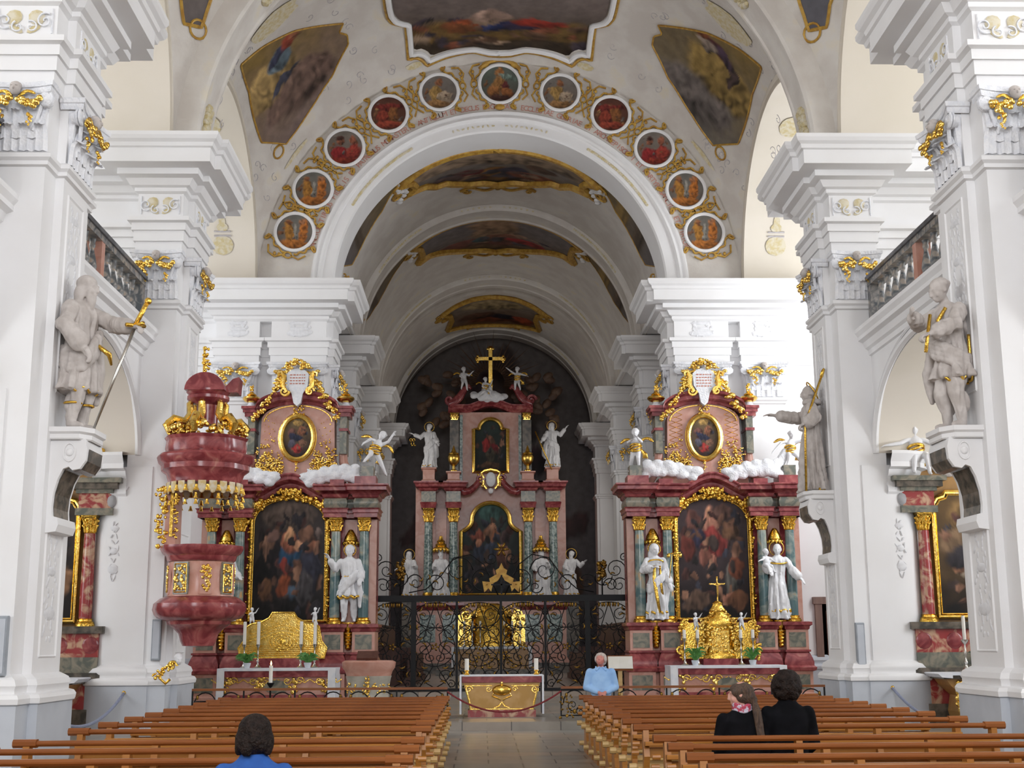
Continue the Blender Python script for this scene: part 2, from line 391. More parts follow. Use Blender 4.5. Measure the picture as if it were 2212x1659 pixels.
ST['alt_left'] = (C(66, 58, 56), C(16, 14, 15), [(.5, .86, .4, .12, 0, C(88, 74, 66)), (.24, .5, .16, .24, .2, C(28, 24, 26)), (.2, .62, .09, .08, 0, C(132, 98, 80)), (.52, .52, .17, .13, .3, C(36, 68, 94)), (.5, .63, .12, .1, 0, C(150, 92, 70)), (.5, .7, .06, .06, 0, C(186, 140, 104)), (.62, .6, .06, .05, 0, C(190, 140, 108)), (.8, .58, .1, .07, 0, C(140, 92, 70)), (.78, .4, .15, .18, 0, C(44, 44, 56)), (.46, .42, .07, .07, 0, C(118, 48, 40)), (.44, .28, .1, .1, 0, C(128, 66, 40)), (.58, .2, .12, .08, .5, C(60, 74, 88)), (.7, .26, .12, .16, 0, C(64, 60, 62)), (.34, .12, .3, .08, 0, C(24, 20, 20)), (.12, .4, .1, .2, 0, C(20, 18, 18)), (.2, .24, .09, .09, 0, C(96, 66, 46)), (.28, .68, .07, .06, .4, C(110, 84, 76)), (.9, .7, .06, .05, 0, C(110, 94, 88))])
ST['alt_right'] = (C(76, 62, 64), C(20, 16, 17), [(.48, .72, .13, .2, .2, C(172, 120, 100)), (.46, .86, .05, .05, 0, C(180, 132, 104)), (.5, .62, .2, .12, -.3, C(128, 52, 48)), (.3, .68, .1, .1, 0, C(48, 46, 66)), (.74, .7, .12, .1, .2, C(116, 84, 62)), (.66, .86, .12, .07, 0, C(96, 70, 62)), (.24, .8, .12, .08, 0, C(102, 66, 58)), (.5, .46, .06, .06, 0, C(170, 112, 94)), (.38, .5, .1, .06, 0, C(118, 74, 62)), (.74, .32, .11, .14, 0, C(96, 92, 86)), (.8, .4, .1, .1, 0, C(104, 58, 40)), (.7, .18, .08, .06, 0, C(164, 112, 90)), (.25, .14, .2, .08, .2, C(88, 68, 56)), (.8, .14, .14, .08, 0, C(100, 66, 46)), (.15, .55, .1, .1, 0, C(92, 44, 36))])
ST['alt_oval'] = (C(108, 90, 64), C(50, 34, 34), [(.32, .62, .16, .14, 0, C(98, 66, 58)), (.66, .66, .14, .14, 0, C(128, 82, 60)), (.5, .48, .3, .1, -.3, C(40, 42, 60)), (.5, .22, .2, .12, 0, C(150, 48, 44)), (.3, .35, .14, .12, 0, C(78, 74, 86)), (.68, .36, .16, .1, 0, C(116, 84, 66)), (.5, .88, .2, .08, 0, C(160, 128, 74))])
ST['alt_high'] = (C(58, 66, 64), C(18, 18, 22), [(.5, .88, .22, .1, 0, C(58, 84, 80)), (.28, .62, .13, .09, 0, C(112, 62, 50)), (.52, .66, .14, .1, 0, C(128, 84, 62)), (.74, .6, .1, .1, 0, C(70, 54, 54)), (.3, .44, .12, .14, 0, C(44, 48, 60)), (.5, .48, .1, .12, 0, C(54, 60, 74)), (.7, .4, .12, .14, 0, C(84, 54, 46)), (.4, .28, .2, .1, 0, C(40, 36, 40)), (.3, .56, .06, .05, 0, C(150, 104, 82)), (.55, .74, .06, .05, 0, C(156, 112, 88)), (.66, .5, .05, .05, 0, C(150, 100, 80))])
ST['alt_upper'] = (C(46, 58, 54), C(26, 20, 20), [(.5, .55, .12, .12, 0, C(120, 80, 62)), (.38, .5, .14, .12, .4, C(120, 36, 36)), (.62, .44, .12, .12, 0, C(96, 32, 34)), (.5, .3, .14, .16, 0, C(62, 56, 46)), (.5, .12, .3, .08, 0, C(74, 52, 38))])
ST['side_l'] = (C(68, 58, 52), C(26, 21, 21), [(.5, .7, .12, .3, 0, C(48, 44, 46)), (.55, .42, .1, .07, 0, C(122, 74, 60)), (.5, .34, .18, .1, 0, C(56, 58, 74)), (.85, .3, .12, .1, 0, C(140, 104, 76)), (.4, .2, .14, .12, 0, C(110, 100, 88)), (.6, .14, .3, .1, 0, C(40, 30, 28)), (.6, .26, .3, .03, .4, C(120, 96, 72)), (.3, .12, .12, .14, 0, C(126, 112, 96))])
ST['side_r'] = (C(108, 84, 52), C(20, 17, 17), [(.4, .82, .3, .14, 0, C(128, 100, 62)), (.3, .62, .3, .12, .3, C(110, 88, 66)), (.6, .55, .3, .1, 0, C(84, 72, 66)), (.7, .35, .3, .18, 0, C(34, 32, 36)), (.3, .34, .12, .09, .3, C(168, 152, 132)), (.2, .38, .06, .05, 0, C(170, 120, 90)), (.24, .46, .2, .1, 0, C(44, 40, 44)), (.34, .2, .12, .12, 0, C(50, 42, 36))])
def enrich(k, n, seed, cols, v1=.85):
    r = random.Random(seed)
    for _ in range(n):
        u, v = r.uniform(.08, .92), r.uniform(.04, v1)
        ST[k][2].insert(r.randrange(len(ST[k][2])), (u, v, r.uniform(.025, .08), r.uniform(.02, .06), r.uniform(-1.5, 1.5), r.choice(cols)))
DKC = [C(60, 48, 44), C(44, 40, 44), C(86, 60, 48), C(112, 80, 64), C(70, 44, 40), C(52, 52, 62), C(134, 98, 78), C(38, 32, 32)]
for _k, _n in (('alt_left', 60), ('alt_right', 60), ('alt_high', 50), ('alt_upper', 24), ('side_l', 40), ('side_r', 40), ('alt_oval', 16)): enrich(_k, _n, len(_k) + _n, DKC)
enrich('nave', 30, 4, [C(90, 66, 50), C(60, 52, 60), C(120, 70, 50), C(140, 118, 98)], .5); enrich('choir1', 26, 5, [C(80, 60, 56), C(104, 66, 50), C(60, 58, 66), C(124, 100, 84)], .45); enrich('choir2', 26, 6, [C(80, 60, 56), C(104, 66, 50), C(60, 58, 66), C(124, 100, 84)], .5)
for _k in ('m_gold', 'm_red', 'm_dark', 'm_pale', 'm_top'): enrich(_k, 12, 9, [C(120, 80, 54), C(90, 60, 48), C(150, 112, 74), C(100, 92, 88)])
ST['apse'] = (C(98, 90, 86), C(82, 76, 77), [])
_rr = random.Random(3)
for _i in range(34):
    _a = _rr.uniform(-1, 1); _u = .5 + _a * .42; _v = .93 - abs(_a) * .55 + _rr.uniform(-.22, .03)
    ST['apse'][2].append((_u, _v, _rr.uniform(.03, .09), _rr.uniform(.02, .05), _rr.uniform(-1, 1), _rr.choice([C(58, 40, 34), C(48, 37, 36), C(72, 50, 36), C(54, 36, 42)])))
for _u, _v in [(.12, .3), (.16, .18), (.86, .3), (.82, .17), (.1, .42), (.9, .44)]:
    ST['apse'][2].append((_u, _v, .06, .035, .5, C(60, 38, 36)))

# ------------------------------------------------------------------ the setting
ZS = 12.1                       # springing of all vaults
fl = MB().box(-14, 14, -11, 67, -.3, 0).build('floor', 'floor', kind='structure')
MB().box(-6.55, 6.55, 25.5, 37.3, 0, .16).build('floor_altar_step', 'floor', kind='structure', smooth=0)
MB().box(-5.0, 5.0, 37.3, 66, 0, .3).build('floor_choir', 'floor', kind='structure', smooth=0)

def outer_wall(name, sx):
    x0, x1 = (13 * sx, 13.6 * sx)
    MB().box(min(x0, x1), max(x0, x1), -11, 38.6, 0, 22).build(name, 'cream', kind='structure', smooth=0)
outer_wall('wall_left', -1); outer_wall('wall_right', 1)
MB().box(-14, 14, -11.5, -11, 0, 22).build('wall_back', 'plaster', kind='structure', smooth=0)
wn = 0
for sx in (-1, 1):
    for yc, w, z0, z1 in [(4.5, 3., 8.6, 13.), (14., 3., 8.6, 13.), (22.6, 3., 9., 14.5), (33, 3.4, 7.5, 15.2), (14, 2.6, 2.2, 6.6), (22.6, 2.6, 2.2, 6.6)]:
        wn += 1
        t = tag(thing('window_%d' % wn, None, None, (12.95 * sx, yc, z0)), kind='structure')
        m = MB(); m.prism([(yc - w / 2, z0), (yc + w / 2, z0)] + [(yc + w / 2 * cos(a * PI / 12), z1 + w / 2 * sin(a * PI / 12)) for a in range(13)], 'x', 12.9 * sx, 12.94 * sx)
        m.build('pane', 'pane', t, smooth=0)
        fr = MB(); out = [(12.86 * sx, yc - w / 2, z0)] + [(12.86 * sx, yc - w / 2 * cos(a * PI / 12), z1 + w / 2 * sin(a * PI / 12)) for a in range(13)] + [(12.86 * sx, yc + w / 2, z0)]
        fr.tube(out, .12, 6, closed=True)
        for k in range(1, 4): fr.tube([(12.86 * sx, yc - w / 2 + w * k / 4, z0), (12.86 * sx, yc - w / 2 + w * k / 4, z1 + w * .35)], .03, 4)
        for k in range(1, 6): fr.tube([(12.86 * sx, yc - w / 2, z0 + (z1 - z0) * k / 5), (12.86 * sx, yc + w / 2, z0 + (z1 - z0) * k / 5)], .03, 4)
        fr.build('window_frame', 'white', t)

# --- piers
ENT = [(0, 9.72), (.06, 9.74), (.06, 9.97), (.10, 9.97), (.10, 10.2), (.14, 10.2), (.14, 10.36), (.22, 10.39), (.22, 10.48), (.05, 10.5), (.05, 11.02), (.12, 11.06), (.12, 11.14), (.2, 11.17), (.28, 11.3), (.42, 11.34), (.42, 11.47), (.72, 11.5), (.72, 11.8), (.77, 11.82), (.79, 11.9), (.86, 11.95), (.9, 12.02), (.9, 12.1), (0, 12.13)]
BASE = [(.17, 0), (.17, .86), (.2, .88), (.21, .95), (.18, 1.0), (.12, 1.02), (.12, 1.08), (.14, 1.12), (.11, 1.2), (.05, 1.24), (0, 1.27)]
NECK = [(0, 8.5), (.05, 8.52), (.05, 8.58), (.1, 8.62), (.1, 8.68), (.04, 8.72), (0, 8.74)]

def cap_proto():
    """pilaster capital of unit height; front at local y<0, width +-.5, base at z=0"""
    m = MB(); n = 24; rows = []
    for i in range(9):
        z = i / 8 * .84; fl_ = .40 + .08 * (i / 8) ** 2.5
        rows.append([(-fl_, .12, z), (-fl_, -.05 - .1 * (i / 8) ** 3, z), (fl_, -.05 - .1 * (i / 8) ** 3, z), (fl_, .12, z)])
    m.grid(rows)
    for row, (z0, h, xs) in enumerate([(0, .46, [-.36, -.12, .12, .36]), (.18, .5, [-.24, 0, .24])]):
        for x in xs:                                    # acanthus leaves curling out
            w = .118; rows = []
            for i in range(8):
                t = i / 7; out = .06 + .02 * row + .02 * t + (.17 * ((t - .6) / .4) ** 2 if t > .6 else 0)
                z = z0 + h * min(t, .86) - (.05 * ((t - .86) / .14) if t > .86 else 0)
                ww = w * (1 - .5 * t ** 3) * (1 + .18 * sin(t * 22))
                rows.append([(x - ww, -out + .02, z), (x - ww * .5, -out - .025, z + .01), (x, -out - .005, z), (x + ww * .5, -out - .025, z + .01), (x + ww, -out + .02, z)])
            m.grid(rows)
    for s in (-1, 1):                                   # volutes, abacus horns
        for k in range(2):
            m.spiral((s * .44, -.15 - .045 * k, .74), .125, 1.9, PI / 2, .026, n=5, sgn=-s)
        m.tube([(s * .44, -.06, .74), (s * .44, -.22, .74)], .1, 10)
        m.tube([(s * .25, -.1, .3), (s * .34, -.15, .55), (s * .42, -.2, .8)], [.03, .035, .04], 6)
    rows = []
    for z, g in [(.84, 0), (.87, .02), (.92, .025), (.93, .05), (1., .06)]:
        rows.append([(-.52 - g, .12, z)] + [(-.52 - g + (1.04 + 2 * g) * k / 10, -.24 - g + .12 * sin(PI * k / 10), z) for k in range(11)] + [(.52 + g, .12, z)])
    m.grid(rows)
    cap = m.build('capital', 'stucco')
    g = MB(); rr = random.Random(5)
    for s in (-1, 1):
        for k in range(22):
            t = rr.random(); g.ball((s * (.04 + .36 * t), -.25 - rr.random() * .07, .70 + .05 * rr.random() - .2 * sin(PI * t) * rr.random() ** 1.3), (.05, .035, .042), rotm(ry=rr.uniform(-1, 1)), 7, 5)
        for k in range(8):
            g.ball((s * .22 + rr.uniform(-.06, .06) * (1 - k / 11), -.22 - .03 * rr.random(), .5 - k * .024), .032 * (1 - k / 16), None, 6, 4)
    ga = g.build('gilded_garland', 'goldb', cap)
    h = MB(); h.ball((0, -.27, .87), (.085, .09, .1), None, 12, 9); h.ball((0, -.355, .86), (.02, .025, .025)); h.ball((-.035, -.34, .9), (.02, .02, .012)); h.ball((.035, -.34, .9), (.02, .02, .012)); h.ball((0, -.25, .92), (.095, .085, .07), None, 10, 7)
    h.build('cherub_head', 'stone', cap)
    w = MB()
    for s in (-1, 1):
        for k in range(5):
            w.ball((s * (.1 + .035 * k), -.24, .80 + .035 * k - .02 * k * k / 3), (.075, .02, .024), rotm(ry=-s * (.5 - .22 * k)), 7, 4)
    w.build('cherub_wings', 'gold', cap)
    return cap
CAP = cap_proto()
PROTOS = [CAP]
def add_cap(parent, c, out, w, h):
    """capital with its gilding, centred at c (on the shaft face, at its neck), facing out"""
    right = Vector((0, 0, 1)).cross(Vector(out))
    mx = frame_mx(c, right, out, 1.)
    mx = mx @ Matrix.Diagonal((w, h * .9, h, 1))
    k = place(CAP, 'capital', parent, mx)
    for q in kids(CAP):
        e = q.copy(); e.name = q.name; COL.objects.link(e); e.parent = k; WL[e.name] = WL[k.name]

def relief_panel(m, o, right, out, w, z0, z1, seed=1, dens=1.):
    """raised frame and low-relief foliage on a shaft face"""
    r = Vector(right); n = Vector(out); o = Vector(o)
    def Q(u, z, d=.0): p = o + r * u + n * d; return (p.x, p.y, z)
    for a, b in [((-w / 2, z0), (-w / 2, z1)), ((w / 2, z0), (w / 2, z1)), ((-w / 2, z0), (w / 2, z0)), ((-w / 2, z1), (w / 2, z1))]:
        m.tube([Q(*a), Q(*b)], .022, 4)
def relief_foliage(m, o, right, out, w, z0, z1, seed=1, k=26):
    r = Vector(right); n = Vector(out); o = Vector(o); rr = random.Random(seed)
    for i in range(k):
        z = z0 + (z1 - z0) * (i + .5) / k; ww = w * .36 * (.35 + .65 * abs(sin(i * 1.1)))
        for s in (-1, 1):
            p = o + r * (s * ww * rr.uniform(.3, 1)); a = rr.uniform(-.8, .8)
            mm = Matrix((r, n, Vector((0, 0, 1)))).transposed() @ rotm(ry=s * a)
            m.ball((p.x, p.y, z), (.05 * w, .012, .04 + .04 * rr.random()), mm, 6, 4)
    for z, ww, hh in [(z1 - .12 * (z1 - z0), .3, .06), (z0 + .2 * (z1 - z0), .34, .1), (z0 + .5 * (z1 - z0), .26, .07)]:
        mm = Matrix((r, n, Vector((0, 0, 1)))).transposed()
        m.ball(tuple(Vector((o.x, o.y, z))), (w * ww, .016, hh), mm, 8, 5)

def pier(name, sx, Yf, side_label):
    t = tag(thing(name, None, None, (7.4 * sx, Yf, 0)), kind='structure')
    core = [(13, Yf - 1.15), (7.78, Yf - 1.15), (7.78, Yf - 1.62), (6.93, Yf - 1.62), (6.93, Yf - 1.15), (6.8, Yf - 1.15), (6.8, Yf), (6.93, Yf), (6.93, Yf + .45), (7.78, Yf + .45), (7.78, Yf), (13, Yf)]
    P = [(x * sx, y) for x, y in core]; sd = -1 if sx > 0 else 1
    P2 = list(reversed(P)) if sx < 0 else P
    side = 1 if sx > 0 else 1
    side = -1 if sx > 0 else 1
    path = P
    MB().sweep([(0, 0), (0, 12.1)], path, side=side).build('shaft', 'plaster', t, smooth=.5)
    MB().sweep(ENT, path, side=side).build('entablature', 'plaster', t, smooth=.4)
    MB().sweep(BASE[2:], path, side=side).build('base_moulding', 'plaster', t, smooth=.6)
    MB().sweep(BASE[:3], path, side=side).build('plinth', 'plinth', t, smooth=.3)
    MB().sweep(NECK, path, side=side).build('necking', 'plaster', t, smooth=.6)
    # rounded jamb below the gallery arch
    J = [(7.24, Yf - 1.60), (7.25, Yf - 1.645), (7.75, Yf - 1.645), (8.05, Yf - 1.62), (8.25, Yf - 1.53), (8.38, Yf - 1.4), (8.46, Yf - 1.27), (8.5, Yf - 1.1)]
    J = [(x * sx, y) for x, y in J]
    js = 1 if sx > 0 else -1
    MB().sweep([(0, 0), (0, 5.2)], J, side=js).build('jamb', 'plaster', t, smooth=1.2)
    MB().sweep(BASE[2:], J, side=js).build('jamb_base', 'plaster', t, smooth=.9)
    MB().sweep(BASE[:3], J, side=js).build('jamb_plinth', 'plinth', t, smooth=.9)
    MB().sweep([(0, 4.6), (.05, 4.65), (.05, 4.95), (.1, 5.0), (.14, 5.1), (.26, 5.14), (.26, 5.24), (.3, 5.3), (.36, 5.4), (.36, 5.46), (0, 5.5)], J[2:], side=js).build('impost', 'plaster', t, smooth=.5)
    f = MB()
    for s in (-1, 1):
        f.spiral((sx * (8.05 + .2 * s), Yf - 1.66, 4.8), .12, 1.5, 0, .03, sgn=s); f.ball((sx * 8.05, Yf - 1.64, 4.5), (.1, .04, .14))
    relief_foliage(f, (sx * 7.95, Yf - 1.64, 0), (1, 0, 0), (0, -1, 0), .3, 2.9, 4.1, 5, 10)
    f.build('impost_ornament', 'relief', t)
    for (o, out, w) in [((sx * 7.355, Yf - 1.62, 8.72), (0, -1, 0), .95), ((sx * 6.8, Yf - .575, 8.72), (-sx, 0, 0), 1.2)]:
        add_cap(t, o, out, w, 1.02)
    pn = MB(); fo = MB()
    for (o, right, out, w) in [((sx * 6.8, Yf - .575, 0), (0, 1, 0), (-sx, 0, 0), .72)]:
        relief_panel(pn, o, right, out, w, 5.3, 8.3); relief_panel(pn, o, right, out, w, 1.5, 3.9)
        relief_foliage(fo, o, right, out, w, 6.6, 8.2, 3); relief_foliage(fo, o, right, out, w, 1.7, 3.7, 9)
    pn.build('shaft_panels', 'plaster', t); fo.build('relief_foliage', 'relief', t)
    # frieze cartouches tinted in pale gold
    fz = MB(); fr = MB()
    for (o, right, out) in [((sx * 7.355, Yf - 1.68, 10.77), (1, 0, 0), (0, -1, 0)), ((sx * 6.75, Yf - .575, 10.77), (0, 1, 0), (-sx, 0, 0))]:
        r = Vector(right); n = Vector(out); mm = Matrix((r, n, Vector((0, 0, 1)))).transposed(); o = Vector(o)
        for s in (-1, 1):
            fz.ball(o + r * s * .17 + Vector((0, 0, .06)), (.13, .02, .12), mm @ rotm(ry=s * .6), 8, 5); fz.ball(o + r * s * .13 + Vector((0, 0, -.13)), (.12, .018, .05), mm @ rotm(ry=-s * .5), 7, 4)
            fr.spiral(o + r * s * .3 + n * .02, .13, 1.4, s, .018, mm, sgn=s); fr.spiral(o + r * s * .1 + n * .02 - Vector((0, 0, .1)), .1, 1.2, 2, .016, mm, sgn=-s)
            fr.tube([o + r * s * .4 + Vector((0, 0, z)) for z in (-.2, 0, .2)], .016, 4)
    fz.build('gilt_frieze_leaves', 'palegold', t); fr.build('frieze_scrolls', 'stucco', t)
    # wall above the entablature, behind the rib
    MB().box(min(7.4 * sx, 13 * sx), max(7.4 * sx, 13 * sx), Yf - 1.15, Yf, 12.1, 16.6).build('upper_wall', 'cream', t, smooth=0)
    u = MB(); relief_panel(u, (sx * 7.66, Yf - 1.16, 0), (1, 0, 0), (0, -1, 0), .56, 12.7, 16.2); u.build('upper_panel', 'plaster', t)
    ua = MB(); AP = [(9.35 + 1.25 * cos(a * PI / 16), 13.0 + 1.7 * sin(a * PI / 16)) for a in range(17)]
    ua.prism([(sx * x, z) for x, z in [(10.6, 12.14)] + AP + [(8.1, 12.14)]], 'y', Yf - 1.17, Yf - 1.1); ua.build('upper_niche', 'beige', t, smooth=0)
    MB().tube([(sx * x, Yf - 1.17, z) for x, z in [(10.6, 12.14)] + AP + [(8.1, 12.14)]], .04, 5).build('niche_moulding', 'plaster', t)
    g = MB(); rr = random.Random(4)
    for k in range(46):
        a = rr.uniform(0, PI); q = rr.random() ** .5; g.ball((sx * 7.66 + .22 * q * cos(a) * (1.1 - .5 * q * sin(a)), Yf - 1.17, 13.1 + .75 * q * sin(a)), (.05, .02, .05), None, 6, 4)
    for k in range(14): g.ball((sx * 7.66 + .05 * sin(k * 2.), Yf - 1.17, 15.2 + .05 * k), (.05, .015, .025), rotm(ry=k), 6, 4)
    g.build('gilt_rosette', 'palegold', t)
    return t
PY1, PY2 = 19.5, 27.7
for sx in (-1, 1):
    for k, Yf in enumerate((3.1, 11.3, PY1, PY2)):
        if Yf < 12: 
            t = tag(thing('pillar_%s' % ('left', 'right')[sx > 0], None, None, (7.4 * sx, Yf, 0)), kind='structure')
            MB().sweep([(0, 0), (0, 9.7)] + ENT, [(x * sx, y) for x, y in [(13, Yf - 1.15), (7.78, Yf - 1.15), (7.78, Yf - 1.62), (6.93, Yf - 1.62), (6.93, Yf - 1.15), (6.8, Yf - 1.15), (6.8, Yf), (13, Yf)]], side=-1 if sx > 0 else 1).build('shaft', 'plaster', t, smooth=.4)
        else: pier('pillar_%s' % ('left', 'right')[sx > 0], sx, Yf, '')

# --- galleries between the piers
def gallery(sx, y0, y1, nm):
    yc = (y0 + y1) / 2; b = (y1 - y0) / 2; A = 7.6 * sx; n = 30
    t = tag(thing('wall_gallery_%s' % nm, None, None, (A, yc, 5)), kind='structure')
    arch = [(yc + b * sin(-PI / 2 + PI * i / n), 5.45 + 1.85 * cos(-PI / 2 + PI * i / n)) for i in range(n + 1)]
    m = MB(); m.grid([[(A, y, z) for y, z in arch], [(A, y, 8.0) for y, z in arch]]); m.grid([[(A + .35 * sx, y, z) for y, z in arch], [(A + .35 * sx, y, 8.0) for y, z in arch]])
    m.build('front_wall', 'plaster', t, smooth=0)
    m = MB(); m.grid([[(A + d * sx, y, z) for y, z in arch] for d in (0, 1.6, 5.4)]); m.build('arch_soffit', 'cream', t, smooth=1.2)
    m = MB().box(min(A + .3 * sx, 13 * sx), max(A + .3 * sx, 13 * sx), y0, y1, 7.6, 8.0); m.build('gallery_floor', 'cream', t, smooth=0)
    m = MB(); m.tube([(A - .03 * sx, yc + (b + .02) * sin(-PI / 2 + PI * i / n), 5.45 + 1.93 * cos(-PI / 2 + PI * i / n)) for i in range(n + 1)], .07, 6)
    m.tube([(A - .02 * sx, yc + (b + .2) * sin(-PI / 2 + PI * i / n), 5.45 + 2.1 * cos(-PI / 2 + PI * i / n)) for i in range(2, n - 1)], .03, 5)
    m.build('archivolt', 'plaster', t)
    m = MB(); m.sweep([(0, 7.5), (.05, 7.52), (.06, 7.62), (.12, 7.66), (.16, 7.78), (.26, 7.82), (.26, 7.9), (.32, 7.98), (.32, 8.06), (0, 8.08)], [(A, y0), (A, y1)], side=-1 if sx > 0 else 1)
    m.build('gallery_cornice', 'plaster', t, smooth=.5)
for sx in (-1, 1):
    for y0, y1 in [(11.75, 17.88), (PY1 + .45, PY2 - 1.62)]:
        gallery(sx, y0, y1, ('left', 'right')[sx > 0])

M['baluster'] = mat('mottled_grey_marble', (.10, .11, .12), (.36, .33, .30), rough=.35, scale=6, detail=6, c3=(.46, .30, .18), distort=1.)
M['darkrail'] = mat('dark_stone_rail', (.05, .05, .06), (.12, .12, .13), rough=.3, scale=5)
def balustrade(sx, y0, y1, label):
    A = 7.72 * sx
    t = thing('balustrade', label, 'balustrade', (A, (y0 + y1) / 2, 8.08), 'gallery balustrades')
    MB().box(A - .13, A + .13, y0, y1, 8.06, 8.16).build('bottom_rail', 'baluster', t, smooth=0)
    MB().box(A - .15, A + .15, y0, y1, 8.98, 9.1).build('top_rail', 'baluster', t, smooth=0)
    MB().box(A - .19, A + .19, y0, y1, 9.1, 9.18).build('handrail', 'darkrail', t, smooth=0)
    for y in (y0 + .17, (y0 + y1) / 2, y1 - .17):
        MB().box(A - .14, A + .14, y - .10, y + .10, 8.16, 8.98).build('pedestal', 'pinkmarble' if abs(y - (y0 + y1) / 2) < .1 else 'baluster', t, smooth=0)
    n = 12; first = None
    for k in range(n):
        q = (k + .5) / n; y = y0 + .32 + (y1 - y0 - .64) * q
        if abs(y - (y0 + y1) / 2) < .2: continue
        if first is None:
            first = MB().lathe([(.075, 8.16), (.075, 8.2), (.05, 8.22), (.045, 8.26), (.09, 8.36), (.105, 8.46), (.08, 8.6), (.045, 8.74), (.04, 8.8), (.06, 8.84), (.06, 8.88), (.05, 8.9), (.07, 8.98)], (A, y, 0), 10).build('baluster', 'baluster', t, smooth=.9); fy = y
        else:
            c = first.copy(); COL.objects.link(c); c.parent = t; c.location = (0, y - fy, 0); WL[c.name] = WL[t.name]
balustrade(-1, 11.75, 17.86, 'marble gallery balustrade cut off by the left edge of the photo')
balustrade(-1, PY1 + .47, PY2 - 1.64, 'marble gallery balustrade above the statue leaning on a long sword')
balustrade(1, 11.75, 17.86, 'marble gallery balustrade cut off by the right edge of the photo')
balustrade(1, PY1 + .47, PY2 - 1.64, 'marble gallery balustrade above the statue with raised hands and gold rod')

# --- nave vaults
def sail(a, A, b, cap=7.5):
    k = (A * A - a * a) / b / b
    def z(x, y):
        s = math.sqrt(max(0, A * A - x * x - k * y * y))
        return ZS - math.log(math.exp(-9 * (s - 7)) + math.exp(-9 * (cap - 7))) / 9 + 7
    return z
def vault(name, y0, y1, a=7.3, A=8.55, nx=64, ny=30):
    yc = (y0 + y1) / 2; b = (y1 - y0) / 2; z = sail(a, A, b); rows = []
    for j in range(ny + 1):
        y = -b + 2 * b * j / ny
        rows.append([(a * sin(-PI / 2 + PI * i / nx), yc + y, z(a * sin(-PI / 2 + PI * i / nx), y)) for i in range(nx + 1)])
    t = tag(thing(name, None, None, (0, yc, ZS)), kind='structure')
    MB().grid(rows).build('vault_surface', 'vault', t, smooth=4)
    k = (A * A - a * a) ** .5
    for sx in (-1, 1):       # wall arch: moulded edge, soffit, and gallery tunnel behind
        n = 30; P = [(yc + b * sin(-PI / 2 + PI * i / n), k * cos(-PI / 2 + PI * i / n)) for i in range(n + 1)]
        m = MB(); m.grid([[(X * sx, yc + (y - yc) * q, ZS + zz * q) for y, zz in P] for X, q in [(7.3, 1.), (7.28, .985), (7.28, .955), (7.36, .95), (7.36, .93), (7.3, .925), (9.2, .925)]])
        m.build('wall_arch', 'cream' , t, smooth=.6)
        m = MB(); m.grid([[(X * sx, yc + (y - yc) * q, ZS + zz * q) for y, zz in P] for X, q in [(9.2, .925), (9.2, 1.02), (13, 1.02)]]); m.build('gallery_vault', 'cream', t, smooth=.8)
    return z, yc
z1f, yc1 = vault('ceiling_nave', PY1, PY2 - 1.15)
z2f, yc2 = vault('ceiling_crossing', PY2, 37.3)
vault('ceiling_nave', 11.3, PY1 - 1.15)
vault('ceiling_nave', 3.1, 10.15)
vault('ceiling_nave', -5.1, 1.95)
MB().box(-14, 14, -11.5, 38.6, 20.6, 20.9).build('ceiling_roof', 'plaster', kind='structure', smooth=0)
def rib(Y0, Y1, nm):
    t = tag(thing('ceiling_rib', None, None, (0, Y0, ZS)), kind='structure')
    MB().arc([(.6, 0), (.06, 0), (.0, .06), (.0, .14), (.04, .18), (.04, Y1 - Y0 - .18), (0, Y1 - Y0 - .14), (0, Y1 - Y0 - .06), (.06, Y1 - Y0), (.6, Y1 - Y0)], (0, Y0, ZS), 6.76, n=56).build('rib_band', 'vault', t, smooth=.5)
    g = MB(); rr = random.Random(8)
    for s in (-1, 1):
        for c0, c1 in [(.06, .2), (.62, .8)]:
            for k in range(26):
                a = PI / 2 - (c0 + (c1 - c0) * k / 26); a *= s
                g.ball((6.78 * sin(a), (Y0 + Y1) / 2 + .13 * sin(k * 2.4), ZS + 6.78 * cos(a)), (.09, .16, .09), None, 6, 4)
    g.build('gilt_rib_ornament', 'palegold', t)
for Yf in (3.1, 11.3, PY1, PY2): rib(Yf - 1.15, Yf, '')

# --- chancel arch wall at the end of the nave
W3 = 37.3; RA = 5.0
t = tag(thing('wall_chancel_arch', None, None, (0, W3, 0)), kind='structure')
m = MB(); n = 60; m.grid([[(r * sin(-PI / 2 + PI * i / n), W3, ZS + r * cos(-PI / 2 + PI * i / n)) for i in range(n + 1)] for r in (RA, 5.7, 6.4, 7.34)])
m.build('arch_face', 'vault', t, smooth=0)
m = MB()
for sx in (-1, 1):
    m.box(min(5.1 * sx, 13 * sx), max(5.1 * sx, 13 * sx), W3 + .06, W3 + 1.3, 0, ZS); m.box(min(7.3 * sx, 13 * sx), max(7.3 * sx, 13 * sx), W3 + .01, W3 + 1.4, ZS, 20.6)
m.build('lower_wall', 'cream', t, smooth=0)
m = MB(); m.arc([(.0, 1.4), (0, 0), (.05, -.05), (.36, -.05), (.38, -.1), (.44, -.14), (.5, -.12), (.52, -.06), (.58, -.1), (.66, -.1), (.7, -.03), (.72, 0)], (0, W3, ZS), RA, n=64)
m.build('archivolt', 'plaster', t, smooth=.6)
g = MB()
for s in (-1, 1):
    for k in range(40):
        a = s * (.55 + .5 * k / 40); g.ball(((RA + .2) * sin(a), W3 - .06, ZS + (RA + .2) * cos(a)), (.05, .012, .05), rotm(ry=a), 6, 4)
    for k in range(9):
        a = s * (.04 + .27 * k / 9); g.ball(((RA + .2) * sin(a), W3 - .06, ZS + (RA + .2) * cos(a)), (.055, .012, .028), rotm(ry=a + k), 6, 4)
g.build('gilt_arch_ornament', 'palegold', t)
